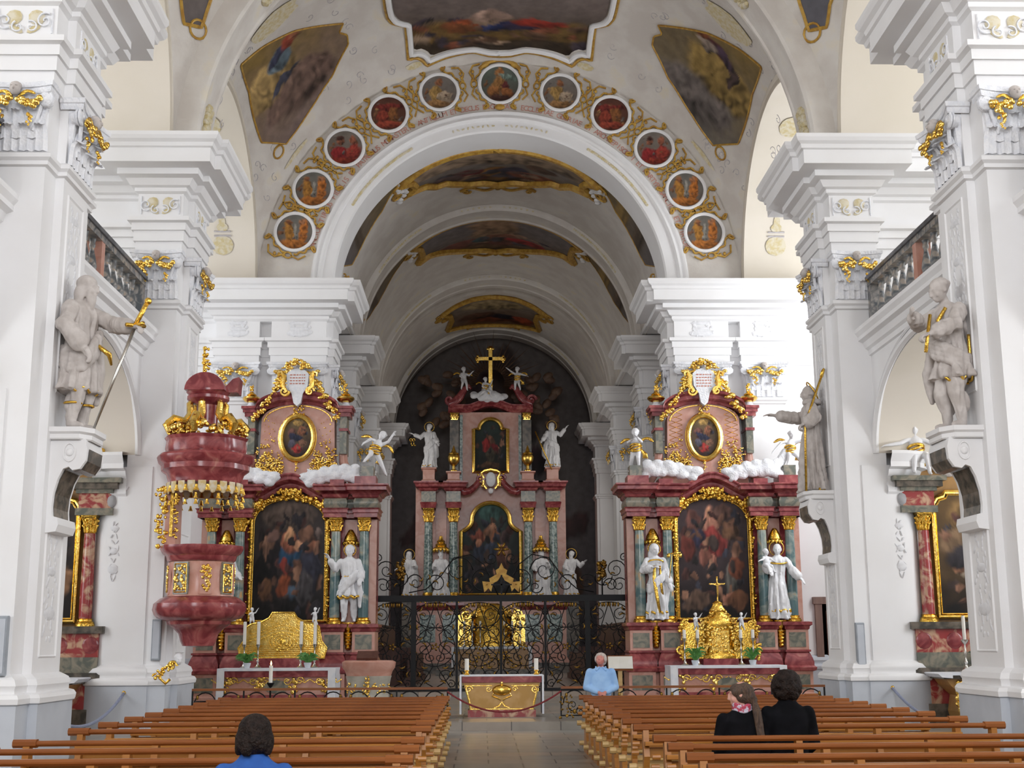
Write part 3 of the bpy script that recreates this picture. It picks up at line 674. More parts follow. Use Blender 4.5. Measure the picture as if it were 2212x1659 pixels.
pth = [(13, 37.3), (8.35, 37.3), (8.35, 37.0), (7.17, 37.0), (7.17, 37.3), (6.72, 37.3), (6.72, 37.0), (5.2, 37.0), (5.2, 37.2), (5.02, 37.2), (5.02, 38.5), (5.2, 38.5), (5.2, 38.7)]
for sx in (-1, 1):
    p = [(x * sx, y) for x, y in pth]; sd = -1 if sx > 0 else 1
    MB().sweep([(0, 0), (0, 12.1)], p, side=sd).build('pilasters', 'plaster', t, smooth=.4)
    MB().sweep(ENT[:12], p, side=sd).build('architrave', 'plaster', t, smooth=.4)
    p2 = [(x * sx, y) for x, y in [(13, 37.3), (8.35, 37.3), (8.35, 37.0), (5.2, 37.0), (5.2, 37.2), (5.02, 37.2), (5.02, 38.5), (5.2, 38.5), (5.2, 38.7)]]
    MB().sweep([(-.4, 11.0), (.05, 11.0)] + ENT[11:], p2, side=sd).build('entablature', 'plaster', t, smooth=.4)
    MB().sweep(NECK, p[1:5], side=sd).build('necking', 'plaster', t, smooth=.5); MB().sweep(NECK, p[5:-1], side=sd).build('necking', 'plaster', t, smooth=.5)
    MB().sweep(BASE, p, side=sd).build('base', 'plinth', t, smooth=.5)
    add_cap(t, (7.76 * sx, 37.0, 8.72), (0, -1, 0), 1.25, 1.02); add_cap(t, (5.96 * sx, 37.0, 8.72), (0, -1, 0), 1.55, 1.02)
    add_cap(t, (5.02 * sx, 37.85, 8.72), (-sx, 0, 0), 1.2, 1.02)
    f = MB(); relief_foliage(f, (7.76 * sx, 36.94, 0), (1, 0, 0), (0, -1, 0), .9, 10.55, 11.0, 2, 9); relief_foliage(f, (5.96 * sx, 36.94, 0), (1, 0, 0), (0, -1, 0), 1.1, 10.55, 11.0, 2, 9); f.build('frieze_relief', 'relief', t)

# --- choir: barrel vault, piers, end wall
RB = 5.1
def barrel(th, y, r=RB): return (r * sin(th), y, ZS + r * cos(th))
t = tag(thing('ceiling_choir', None, None, (0, 50, ZS)), kind='structure')
MB().grid([[barrel(-PI / 2 + PI * i / 64, y) for i in range(65)] for y in [38.5 + 27 * k / 16 for k in range(17)]]).build('vault_surface', 'vault', t, smooth=4)
for y in (44.2, 53.2, 62.2):
    MB().arc([(.3, 0), (.05, 0), (0, .05), (0, .15), (.04, .2), (.04, 1.0), (0, 1.05), (0, 1.15), (.05, 1.2), (.3, 1.2)], (0, y, ZS), 4.88, n=56).build('rib', 'vault', t, smooth=.5)
    g = MB()
    for s in (-1, 1):
        for k in range(26): a = s * (.6 + .45 * k / 26); g.ball((4.9 * sin(a), y - .01, ZS + 5.03 * cos(a)), (.045, .02, .045), None, 5, 4)
        for k in range(6): a = s * (.05 + .25 * k / 6); g.ball((5.0 * sin(a), y - .01, ZS + 5.0 * cos(a)), (.05, .02, .03), None, 5, 4)
    g.build('rib_ornament', 'palegold', t)
y = 55.4
MB().arc([(.2, 0), (0, .05), (0, .3), (.2, .35)], (0, y, ZS), 4.97, n=56).build('rib', 'vault', t, smooth=.5)
for sx in (-1, 1):
    t = tag(thing('wall_choir_%s' % ('left', 'right')[sx > 0], None, None, (5.9 * sx, 50, 0)), kind='structure')
    MB().box(min(6.4 * sx, 6.8 * sx), max(6.4 * sx, 6.8 * sx), 38.6, 66, 0, ZS + 1.).build('outer_wall', 'plaster', t, smooth=0)
    for y in (44.2, 53.2, 62.2):
        p = [(x * sx, q) for x, q in [(6.5, y), (5.75, y), (5.75, y - .1), (5.15, y - .1), (5.15, y), (5.02, y), (5.02, y + 1.2), (6.5, y + 1.2)]]; sd = -1 if sx > 0 else 1
        MB().sweep([(0, 0), (0, 12.1)], p, side=sd).build('pilaster', 'plaster', t, smooth=.4)
        MB().sweep(ENT, p, side=sd).build('entablature', 'plaster', t, smooth=.4); MB().sweep(NECK, p, side=sd).build('necking', 'plaster', t, smooth=.5)
        MB().sweep(BASE, p, side=sd).build('base', 'plinth', t, smooth=.5)
        if y < 60:
            add_cap(t, (5.45 * sx, y - .1, 8.72), (0, -1, 0), .7, 1.02); add_cap(t, (5.02 * sx, y + .6, 8.72), (-sx, 0, 0), 1.1, 1.02)
    MB().box(min(5.0 * sx, 6.8 * sx), max(5.0 * sx, 6.8 * sx), 38.65, 66, 12.14, 12.3).build('vault_shoulder', 'plaster', t, smooth=0)
    MB().box(min(5.7 * sx, 6.5 * sx), max(5.7 * sx, 6.5 * sx), 38.6, 66, 11.3, 12.1).build('wall_cornice', 'plaster', t, smooth=0)
t = tag(thing('wall_apse', None, None, (0, 65, 0)), kind='structure')
ap = [(-5.2, 0), (5.2, 0)] + [(5.15 * cos(a * PI / 24), ZS + 5.15 * sin(a * PI / 24)) for a in range(25)]
patch(ap, lambda u, v: (u, 65., v), ST['apse'], 160, 44).build('painted_wall', 'paint', t, smooth=0)
# ------------------------------------------------------------------ frescoes on the vaults
A2 = 8.55; K2 = (A2 ** 2 - 7.3 ** 2) / 4.8 ** 2; K1 = (A2 ** 2 - 7.3 ** 2) / 3.525 ** 2
def shell(th, y, yc, K, d=.025):
    r = min(math.sqrt(max(1, A2 * A2 - K * (y - yc) ** 2)), 7.5 / max(.2, cos(th))) - d
    return (r * sin(th), y, ZS + r * cos(th))
def curve3(outline, fn, k=140): return [fn(p.x, p.y) for p in resample(outline, k)]
def scaled(outline, q, qy=None):
    cx = sum(p[0] for p in outline) / len(outline); cy_ = sum(p[1] for p in outline) / len(outline)
    return [(cx + (p[0] - cx) * q, cy_ + (p[1] - cy_) * (qy or q)) for p in outline]
half = [(0, 36.68), (.3, 36.66), (.5, 36.58), (.75, 36.48), (1.0, 36.5), (1.6, 36.6), (2.1, 36.72), (2.22, 36.5), (2.4, 36.36), (2.62, 36.36), (2.62, 35.0), (2.8, 34.93), (2.98, 34.8), (3.08, 34.5), (3.1, 34.1), (3.1, 32.5)]
half = half + [(x, 65 - y) for x, y in reversed(half[:-1])]
full = half + [(-x, y) for x, y in reversed(half[1:-1])]
flat2 = lambda x, y, d=.03: (x, y, z2f(x, y - 32.5) - d)
t = thing('ceiling_fresco', 'large ceiling fresco in a lobed white and ochre frame, cut off by the top edge', 'fresco', (0, 33, 19.4))
patch(full, flat2, ST['nave'], 200, 34, uv=lambda u, v: (u, (1 - v) * 2.2)).build('painting', 'paint', t, smooth=4)
MB().tube(curve3(scaled(full, 1.035), lambda x, y: flat2(x, y, .05), 260), .085, 8, closed=True).build('white_frame', 'plaster', t)
MB().tube(curve3(scaled(full, 1.075), lambda x, y: flat2(x, y, .02), 260), .05, 6, closed=True).build('ochre_border', 'goldpaint', t)
pen = [(-.576, 34.23), (-.60, 34.48), (-.575, 34.75), (-.582, 35.1), (-.684, 35.81), (-.80, 36.2), (-.90, 36.4), (-.985, 36.42), (-1.02, 36.0), (-1.055, 35.56), (-1.02, 34.6), (-.985, 33.68), (-.968, 32.3), (-.869, 32.61), (-.745, 33.17), (-.636, 33.87)]
def loop_mb(m, fn, th, y, s=1.):
    pts = []
    for i in range(15):
        a = 2 * PI * i / 14; pts.append(fn(th + .027 * s * sin(a), y + .18 * s * (1 - cos(a))))
    m.tube(pts, .03, 5)
for sx, lab, st in ((-1, 'pendentive fresco of a blue-robed figure above the left medallions', 'pen'), (1, 'pendentive fresco of a figure in violet above the right medallions', 'penr')):
    o = [(-x * sx, y) for x, y in pen]; fn = lambda a, y: shell(a, y, 32.5, K2)
    t = thing('pendentive_fresco', lab, 'fresco', (sx * 6, 34.5, 17), 'pendentive frescoes of the crossing')
    patch(o, fn, ST[st], 120, 24, seed=sx, uv=lambda u, v: (u, 1 - v)).build('painting', 'paint', t, smooth=4)
    fr = MB().tube(curve3(scaled(o, 1.01), fn, 120), .03, 5, closed=True); loop_mb(fr, lambda a, y: shell(a, y, 32.5, K2), sx * 1.03, 36.2); fr.build('gilt_border', 'goldpaint', t)
pen1 = [(-1.14, 25.78), (-1.185, 26.06), (-1.158, 26.42), (-1.075, 26.3), (-.9, 25.95), (-.75, 25.4), (-.6, 24.7), (-.62, 24.2), (-.9, 23.6), (-1.04, 24.6)]
for sx, lab in ((-1, 'dark pendentive fresco cut off at the top left, with a gilt loop below'), (1, 'dark pendentive fresco cut off at the top right, with a gilt loop below')):
    o = [(-x * sx, y) for x, y in pen1]; fn = lambda a, y: shell(a, y, 23.025, K1)
    t = thing('pendentive_fresco', lab, 'fresco', (sx * 6.5, 25, 16), 'pendentive frescoes of the nave')
    patch(o, fn, ST['sky' if sx > 0 else 'dim'], 100, 18, uv=lambda u, v: (u, 1 - v)).build('painting', 'paint', t, smooth=4)
    fr = MB().tube(curve3(scaled(o, 1.01), fn, 120), .04, 5, closed=True); loop_mb(fr, fn, sx * 1.172, 26.2, 1.); fr.build('gilt_border', 'goldpaint', t)

# painted stucco touches on the vault and wall arches
m1, m2, m3 = MB(), MB(), MB()
rr = random.Random(11)
for sx in (-1, 1):
    for (th, y, a, b) in [(.80, 31.9, .10, .5), (.36, 36.9, .035, .12), (.27, 36.85, .03, .1), (.98, 36.95, .08, .07)]:
        o = [(sx * (th + a * cos(k * PI / 6) * (1 + .2 * sin(3 * k))), y + b * sin(k * PI / 6)) for k in range(12)]
        p = patch(o, lambda q, yy: shell(q, yy, 32.5, K2), (C(196, 176, 140), C(190, 168, 130), []), 24, 4); m1.add(p.v, p.f)
    for k in range(60):            # grisaille tendrils
        th = sx * rr.uniform(.42, 1.2); y = rr.uniform(31.5, 36.9); a0 = rr.uniform(0, 6)
        q = [Vector(shell(th + sx * .018 * (1 - j / 12) * cos(a0 + j * .6), y + .16 * (1 - j / 12) * sin(a0 + j * .6), 32.5, K2, .008)) for j in range(11)]
        m2.tube(q, .011, 4)
t = tag(thing('trim_vault_tints', None, None, (0, 33, 17)), kind='structure')
m1.build('ochre_panels', 'palegold', t, smooth=4); m2.build('grisaille_tendrils', 'grisaille', t)
# ornament painted on the soffit of the crossing wall arches
kk = (A2 ** 2 - 7.3 ** 2) ** .5
def soffit(sx, a, x, d=.03):
    return Vector((x * sx, 32.5 + 4.8 * .925 * sin(a) - d * sin(a), ZS + kk * .925 * cos(a) - d * cos(a)))
go, te, gi = MB(), MB(), MB()
def soff_patch(mb, sx, a, x, da, dx, k=10):
    o = [(a + da * cos(2 * PI * i / k), x + dx * sin(2 * PI * i / k)) for i in range(k)]
    p = patch(o, lambda aa, xx: soffit(sx, aa, xx), (GR, GR, []), k * 2, 3); mb.add(p.v, p.f)
for sx in (-1, 1):
    soff_patch(go, sx, .35, 8.25, .10, .4); soff_patch(go, sx, 1.28, 8.25, .07, .33)
    for a, da, dx, mb in [(.83, .03, .16, go), (.87, .05, .1, go), (.95, .02, .3, te), (1.0, .02, .26, te), (1.04, .02, .3, te), (1.11, .05, .1, go), (1.15, .03, .18, go)]: soff_patch(mb, sx, a, 8.25, da, dx)
    for a in (.7, .74, .78, 1.18, 1.21): gi.tube([soffit(sx, a, 8.25 + .25 * (q - 3) / 3 * (1 if int(a * 100) % 4 else .4)) for q in range(7)], .025, 4)
    gi.tube([soffit(sx, .62 + .03 * q, 8.25) for q in range(6)], .02, 4)
t = tag(thing('trim_arch_tints', None, None, (0, 33, 15)), kind='structure')
go.build('ochre_motifs', 'palegold', t, smooth=4); te.build('teal_motifs', 'tealtint', t, smooth=4); gi.build('grisaille_lines', 'grisaille', t)

# --- medallions over the chancel arch
def medallion(ang, r, st, label, k):
    c = Vector((6.42 * sin(ang), W3 - .02, 12.26 + 6.42 * cos(ang)))
    t = thing('medallion', label, 'medallion', tuple(c), 'round fresco medallions over the chancel arch')
    patch([(c.x + r * cos(a * PI / 20), c.z + r * sin(a * PI / 20)) for a in range(40)], lambda u, v: (u, c.y - .03, v), ST[st], 48, 16, seed=k * .7).build('painting', 'paint', t, smooth=4)
    m = MB(); m.tube([c + Vector((1.05 * r * cos(a * PI / 24), -.05, 1.05 * r * sin(a * PI / 24))) for a in range(48)], .055, 7, closed=True); m.build('rim', 'plaster', t)
    rot = rotm(ry=ang); pre = 1.24 * r
    def Q(u, v, d=.05): p = rot @ Vector((u, 0, v)); return (c.x + p.x, c.y - d, c.z + p.z)
    for sg in (-1, 1):
        s = MB()
        # C-scrolls hugging the rim, ending in curls
        for a0, a1, e in [(.15, 1.1, 1), (-.25, -1.0, -1)]:
            pts = [Q(sg * pre * cos(a0 + (a1 - a0) * i / 10) * (1 + .05 * sin(i * 1.3)), pre * sin(a0 + (a1 - a0) * i / 10) * (1 + .05 * sin(i * 1.3))) for i in range(11)]
            s.tube(pts, .036, 5)
            cc = (sg * pre * cos(a1) * 1.0, pre * sin(a1) * 1.05 + .06 * e)
            s.tube([Q(cc[0] + sg * .13 * (1 - i / 11) * cos(i * .75 + 1) * -1, cc[1] + e * .13 * (1 - i / 11) * sin(i * .75)) for i in range(11)], .036, 5)
        # knot linking to the neighbour
        s.tube([Q(sg * (pre - .03) + sg * .09 * (1 + cos(i * PI / 6)), .11 * sin(i * PI / 6)) for i in range(13)], .03, 5)
        s.tube([Q(sg * (pre + .05), .1), Q(sg * (pre + .2), .38), Q(sg * (pre + .1), .6), Q(sg * (pre - .12), .66)], .032, 5)
        s.tube([Q(sg * (pre + .05), -.1), Q(sg * (pre + .12), -.34), Q(sg * (pre - .05), -.52)], .03, 5)
        for i in range(3): s.ball(Q(sg * (pre + .1), .12 + .14 * i), (.05, .03, .06))
        s.build('gilt_scrollwork', 'goldpaint', t)
    if abs(ang) < .1:
        s = MB()
        s.tube([Q(pre * 1.06 * sin(a), pre * 1.06 * cos(a)) for a in [-.9 + .09 * i for i in range(21)]], .07, 6); s.ball(Q(0, -pre - .02), (.16, .05, .1))
        for i in range(9): s.ball(Q(.5 * sin(-1.2 + .3 * i), pre * 1.08 * cos(-.6 + .15 * i)), (.09, .05, .06))
        s.build('gilt_crest', 'goldpaint', t)
ws = ['topmost round fresco over the arch, largest of all, in dark green and gold', 'medallion next to the topmost one', 'dark red medallion, second from the topmost', 'medallion of two red-robed bishops', 'golden medallion, second from the bottom', 'lowest golden medallion']
angs = [0, .296, .565, .835, 1.09, 1.318]
medallion(0, .60, 'm_top', ws[0], 0)
for sx in (-1, 1):
    for i, st in enumerate(['m_pale', 'm_dark', 'm_red', 'm_gold', 'm_gold']):
        medallion(sx * angs[i + 1], .56, st, ws[i + 1] + (', on the left of the arch', ', on the right of the arch')[sx > 0], i + 6 * (sx > 0))

# --- painted inscription round the arch
txt = 'SANCTUS TIRSUS FIDELIS ET PATRONUS MONASTERII ANTIQUUM ET DECUS DIGNITATE ECCLESIAE GLORIAE ET ARCHIEPISCOPI ET MARTYR SANCTUS ET VIRTUTE'
fc = bpy.data.curves.new('txt', 'FONT'); fo = bpy.data.objects.new('txt', fc); COL.objects.link(fo)
fc.size = .24; gl = {}
dg = bpy.context.evaluated_depsgraph_get()
for ch in sorted(set(txt) - {' '}):
    fc.body = ch; dg.update(); me = bpy.data.meshes.new_from_object(fo.evaluated_get(dg))
    vs = [tuple(v.co) for v in me.vertices]; gl[ch] = (vs, [tuple(p.vertices) for p in me.polygons], max(v[0] for v in vs)); bpy.data.meshes.remove(me)
bpy.data.objects.remove(fo)
m = MB(); n = len(txt); a0, a1 = -1.36, 1.36
for i, ch in enumerate(txt):
    if ch == ' ': continue
    a = a0 + (a1 - a0) * i / (n - 1); vs, fs, w = gl[ch]; rot = rotm(ry=a)
    m.add([tuple(rot @ Vector((v[0] - w / 2, 0, v[1] + 5.735)) + Vector((0, W3 - .03, ZS + .03))) for v in vs], fs)
t = tag(m.build('arch_inscription', 'redink', None, smooth=0), 'red painted capital lettering running round the chancel arch', 'inscription')

# --- choir ceiling
chp = [('choir1', [(0, 38.76), (.3, 38.76), (.5, 38.8), (.68, 39.15), (.6, 39.5), (.575, 39.95), (.635, 40.25), (.50, 40.5), (.43, 40.95), (.36, 41.0), (.317, 41.25), (.2, 41.7), (.1, 41.75), (0, 42.0)], 'widest ceiling fresco of the choir, just inside the chancel arch'),
       ('choir2', [(0, 45.45), (.35, 45.5), (.5, 45.55), (.685, 45.75), (.61, 46.5), (.6, 47.4), (.65, 48.0), (.55, 47.9), (.486, 48.1), (.3, 48.95), (.2, 49.3), (.1, 49.4), (0, 49.7)], 'middle ceiling fresco of the choir, between the two vault ribs'),
       ('choir3', [(0, 56.6), (.2, 56.7), (.36, 57.1), (.5, 57.7), (.42, 58.4), (.41, 59.5), (.46, 60.9), (.3, 61.4), (.12, 61.8), (0, 61.9)], 'smallest ceiling fresco of the choir, nearest the high altar')]
for st, h, lab in chp:
    o = h + [(-x, y) for x, y in reversed(h[1:-1])]; fn = lambda a, y: barrel(a, y, RB - .03); y1 = max(p[1] for p in h)
    t = thing('choir_fresco', lab, 'fresco', (0, h[0][1] + 1, 16.5), 'ceiling frescoes of the choir')
    patch(o, fn, ST[st], 160, 26, uv=lambda u, v: (u, 1 - v)).build('painting', 'paint', t, smooth=4)
    m = MB().tube(curve3(o, lambda a, y: barrel(a, y, RB - .06), 200), .14, 6, closed=True)
    for sx in (-1, 1):
        px, py = h[3] if st != 'choir3' else h[3]
        for k, (da, dy) in enumerate([(.02, .1), (.03, .7), (-.02, 1.2)]):
            c = barrel(sx * (px + da), py + dy, RB - .05); m.spiral(c, .26, 1.5, k, .05, rotm(rx=PI / 2, ry=-sx * px * -1), sgn=sx * (-1) ** k)
        m.tube([barrel(sx * (.02 + .02 * i), y1 + .35 + .22 * sin(i * .5), RB - .04) for i in range(13)], .05, 5); m.spiral(barrel(sx * .22, y1 + .45, RB - .04), .16, 1.4, 0, .045, rotm(rx=PI / 2), sgn=sx)
        m.ball(barrel(0, y1 + .4, RB - .04), (.12, .2, .05))
    m.build('gilt_frame', 'goldpaint', t)
    c = MB()
    for sx in (-1, 1):
        px, py = h[3]
        for k in range(9): c.ball(barrel(sx * (px + .03 * sin(k)), py + .16 * k, RB - .04), (.13, .13, .07), None, 7, 5)
    if st != 'choir3': c.build('stucco_cartouches', 'plaster', t)
sp1 = [(.69, 38.9), (.78, 39.4), (.85, 39.9), (1.0, 40.25), (1.1, 40.45), (1.16, 40.5), (1.24, 40.3), (1.33, 39.0), (1.33, 38.6), (1.1, 38.6), (.85, 38.65)]
sp2 = [(.69, 46.2), (.78, 46.5), (.88, 46.85), (1.0, 47.35), (1.1, 47.5), (1.24, 47.0), (1.40, 45.8), (1.2, 45.5), (.95, 45.5), (.8, 45.6)]
for o0, nm in ((sp1, 'just inside the chancel arch'), (sp2, 'behind the first vault rib of the choir')):
    for sx in (-1, 1):
        t = thing('spandrel_fresco', 'triangular fresco of figures on clouds, %s side, %s' % (('left', 'right')[sx > 0], nm), 'fresco', barrel(sx, o0[0][1], RB), 'spandrel frescoes of the choir')
        o = [(x * sx, y) for x, y in o0]
        fn = lambda a, y: barrel(a, y, RB - .03)
        patch(o, fn, (C(112, 92, 50), C(98, 94, 98), [(.5 + .2 * sx, .55, .16, .2, .5 * sx, C(60, 56, 62)), (.5 + .25 * sx, .48, .2, .08, .3, C(100, 52, 30)), (.5, .35, .3, .1, 0, C(72, 60, 48)), (.4, .7, .2, .12, 0, C(124, 100, 54))]), 90, 16, seed=sx, uv=lambda u, v: (u, 1 - (u if sx > 0 else 1 - u))).build('painting', 'paint', t, smooth=4)
        m = MB().tube(curve3(o, fn, 90), .022, 4, closed=True)
        q = o0[6][1]
        for s in (-1, 1): m.spiral(barrel(sx * 1.36, q - .5 + .25 * s, RB - .04), .14, 1.3, 0, .035, rotm(rz=PI / 2 * 0), sgn=s)
        m.build('gilt_border', 'goldpaint', t)
# ------------------------------------------------------------------ figures
def remesh(mb, voxel, smooth=2, name='body'):
    me = bpy.data.meshes.new('tmp'); me.from_pydata(mb.v, [], mb.f)
    bm = bmesh.new(); bm.from_mesh(me); bmesh.ops.recalc_face_normals(bm, faces=bm.faces); bm.to_mesh(me); bm.free()
    o = bpy.data.objects.new('tmp', me); COL.objects.link(o)
    a = o.modifiers.new('r', 'REMESH'); a.mode = 'VOXEL'; a.voxel_size = voxel
    if smooth: b = o.modifiers.new('s', 'SMOOTH'); b.factor = .5; b.iterations = smooth
    dg = bpy.context.evaluated_depsgraph_get(); dg.update()
    m = bpy.data.meshes.new_from_object(o.evaluated_get(dg)); m.name = name
    bpy.data.objects.remove(o); bpy.data.meshes.remove(me)
    return m
def drape(me, amp=.011, z0=.03, z1=.83, k=15, kz=3.2, seed=0.):
    """carve hanging folds into a figure of unit height"""
    ns = [v.normal.copy() for v in me.vertices]
    for v, nn in zip(me.vertices, ns):
        x, y, z = v.co
        w = min(1, max(0, (z - z0) / .05)) * min(1, max(0, (z1 - z) / .06)); r = math.hypot(x, y)
        if r > .2: w *= max(0, 1 - (r - .2) / .1)
        if w <= 0: continue
        sw = x * 1.2 * (.6 - z)
        q = 1 - 2.6 * abs(noise.noise(Vector((x * k + sw * 6 + seed, y * k, z * kz + sw * 4))))
        q += .5 * (1 - 2.6 * abs(noise.noise(Vector((x * k * 2.1, y * k * 2.1 + seed, z * kz * 1.8)))))
        v.co += nn * (amp * w * q)
    return me
def place_mesh(name, me, mt, parent, mx):
    me.transform(Matrix.Translation(-Vector(WL[parent.name])) @ mx)
    if mx.determinant() < 0: me.flip_normals()
    return link(name, me, mt, parent, 4)

def limb(mb, pts, rs, n=9):
    P = [Vector(p) for p in pts]; Q = []; R2_ = []
    for i in range(len(P) - 1):
        for k in range(5):
            t = k / 5; Q.append(P[i].lerp(P[i + 1], t)); R2_.append(rs[i] + (rs[i + 1] - rs[i]) * t)
    Q.append(P[-1]); R2_.append(rs[-1])
    mb.tube(Q, R2_, n)
    for p, r in zip(P, rs): mb.ball(p, r * .99, None, 9, 7)
def robe(mb, lv, folds=9, amp=.1, ph=0., n=54):
    rows = []
    for (x, y, z, rx, ry, a) in lv:
        row = []
        for j in range(n):
            t = 2 * PI * j / n
            k = 1 + amp * a * (sin(folds * t + ph + z * 3) + .5 * sin(folds * 1.7 * t + ph * 2 - z * 5))
            row.append((x + rx * k * cos(t), y + ry * k * sin(t), z))
        rows.append(row)
    o = len(mb.v); mb.grid(rows, True); mb.f.append(tuple(o + j for j in range(n))); e = o + (len(lv) - 1) * n; mb.f.append(tuple(e + j for j in reversed(range(n))))
def hand(mb, w, d, up=(0, 0, 1), s=1., curl=.35, side=1):
    """palm with four bent fingers and a thumb from its side; w = wrist, d = pointing direction"""
    d = Vector(d).normalized(); u = Vector(up); u = (u - d * u.dot(d)); u = u.normalized() if u.length > .01 else d.orthogonal().normalized(); r = d.cross(u) * side
    w = Vector(w); mm = Matrix((r, d, u)).transposed()
    mb.ball(w + d * .026 * s, (.021 * s, .032 * s, .012 * s), mm, 8, 6)
    for k, (off, ln) in enumerate([(-.016, .036), (-.0055, .042), (.0055, .040), (.016, .030)]):
        a = w + d * .05 * s + r * off * s; b = a + (d * cos(curl) - u * sin(curl)) * ln * .5 * s; c = b + (d * cos(curl * 2.2) - u * sin(curl * 2.2)) * ln * .5 * s
        mb.tube([w + d * .03 * s + r * off * .8 * s, a, b, c], [.0065 * s, .0062 * s, .0055 * s, .0045 * s], 5); mb.ball(c, .0046 * s, None, 5, 4)
    a = w + d * .012 * s - r * .018 * s; b = a + (d * .6 - r * .8) * .022 * s; c = b + (d * .95 - r * .3 - u * .2) * .02 * s
    mb.tube([w + d * .01 * s, a, b, c], [.009 * s, .008 * s, .007 * s, .005 * s], 5)
def head(mb, c, s=1., yaw=0., pitch=0., roll=0., beard=0., hair='short'):
    """head about .135*s tall, facing -y before turning"""
    m = rotm(rz=yaw) @ rotm(rx=pitch) @ rotm(ry=roll); c = Vector(c)
    def B(p, r, rx=0.): mb.ball(c + m @ (Vector(p) * s), tuple(q * s for q in r) if isinstance(r, tuple) else r * s, m @ rotm(rx=rx), 12, 9)
    B((0, .006, .014), (.049, .058, .054)); B((0, -.012, -.018), (.040, .046, .050)); B((0, -.03, -.05), (.022, .022, .016))
    B((0, -.058, -.008), (.0085, .014, .020), .3); B((0, -.066, -.018), (.010, .010, .008))
    B((0, -.05, .016), (.034, .010, .007)); B((-.018, -.048, .004), (.008, .007, .005)); B((.018, -.048, .004), (.008, .007, .005))
    B((0, -.054, -.037), (.014, .007, .0035)); B((0, -.053, -.044), (.012, .007, .004))
    for q in (-1, 1): B((q * .049, .006, -.006), (.006, .013, .019)); B((q * .026, -.038, -.02), (.013, .013, .015))
    if beard:
        for q, zz, r in [(0, -.072, .03), (-.02, -.058, .022), (.02, -.058, .022), (0, -.1, .022), (-.03, -.035, .016), (.03, -.035, .016)]: B((q, -.036 + .008 * abs(q) * 30, zz * (1 if beard else 1)), (r, r * .8, r * beard))
    if hair == 'short':
        B((0, .014, .026), (.055, .062, .052)); 
        for k in range(9): a = k * .7; B((.042 * cos(a), .03 + .03 * sin(a), .03 - .006 * (k % 3)), .02)
    elif hair == 'long':
        B((0, .014, .026), (.056, .063, .053)); B((-.04, .026, -.04), (.022, .036, .06)); B((.04, .026, -.04), (.022, .036, .06)); B((0, .05, -.04), (.045, .022, .07))
    elif hair == 'bald': B((0, .03, -.002), (.055, .045, .034))
    elif hair == 'hood': B((0, .014, .012), (.062, .062, .068)); B((0, .03, -.06), (.06, .05, .05))
    elif hair == 'veil': B((0, .014, .016), (.06, .066, .064)); B((0, .045, -.06), (.07, .035, .1))
    elif hair == 'mitre': B((0, .014, .02), (.054, .058, .044)); B((0, .0, .1), (.05, .03, .085))

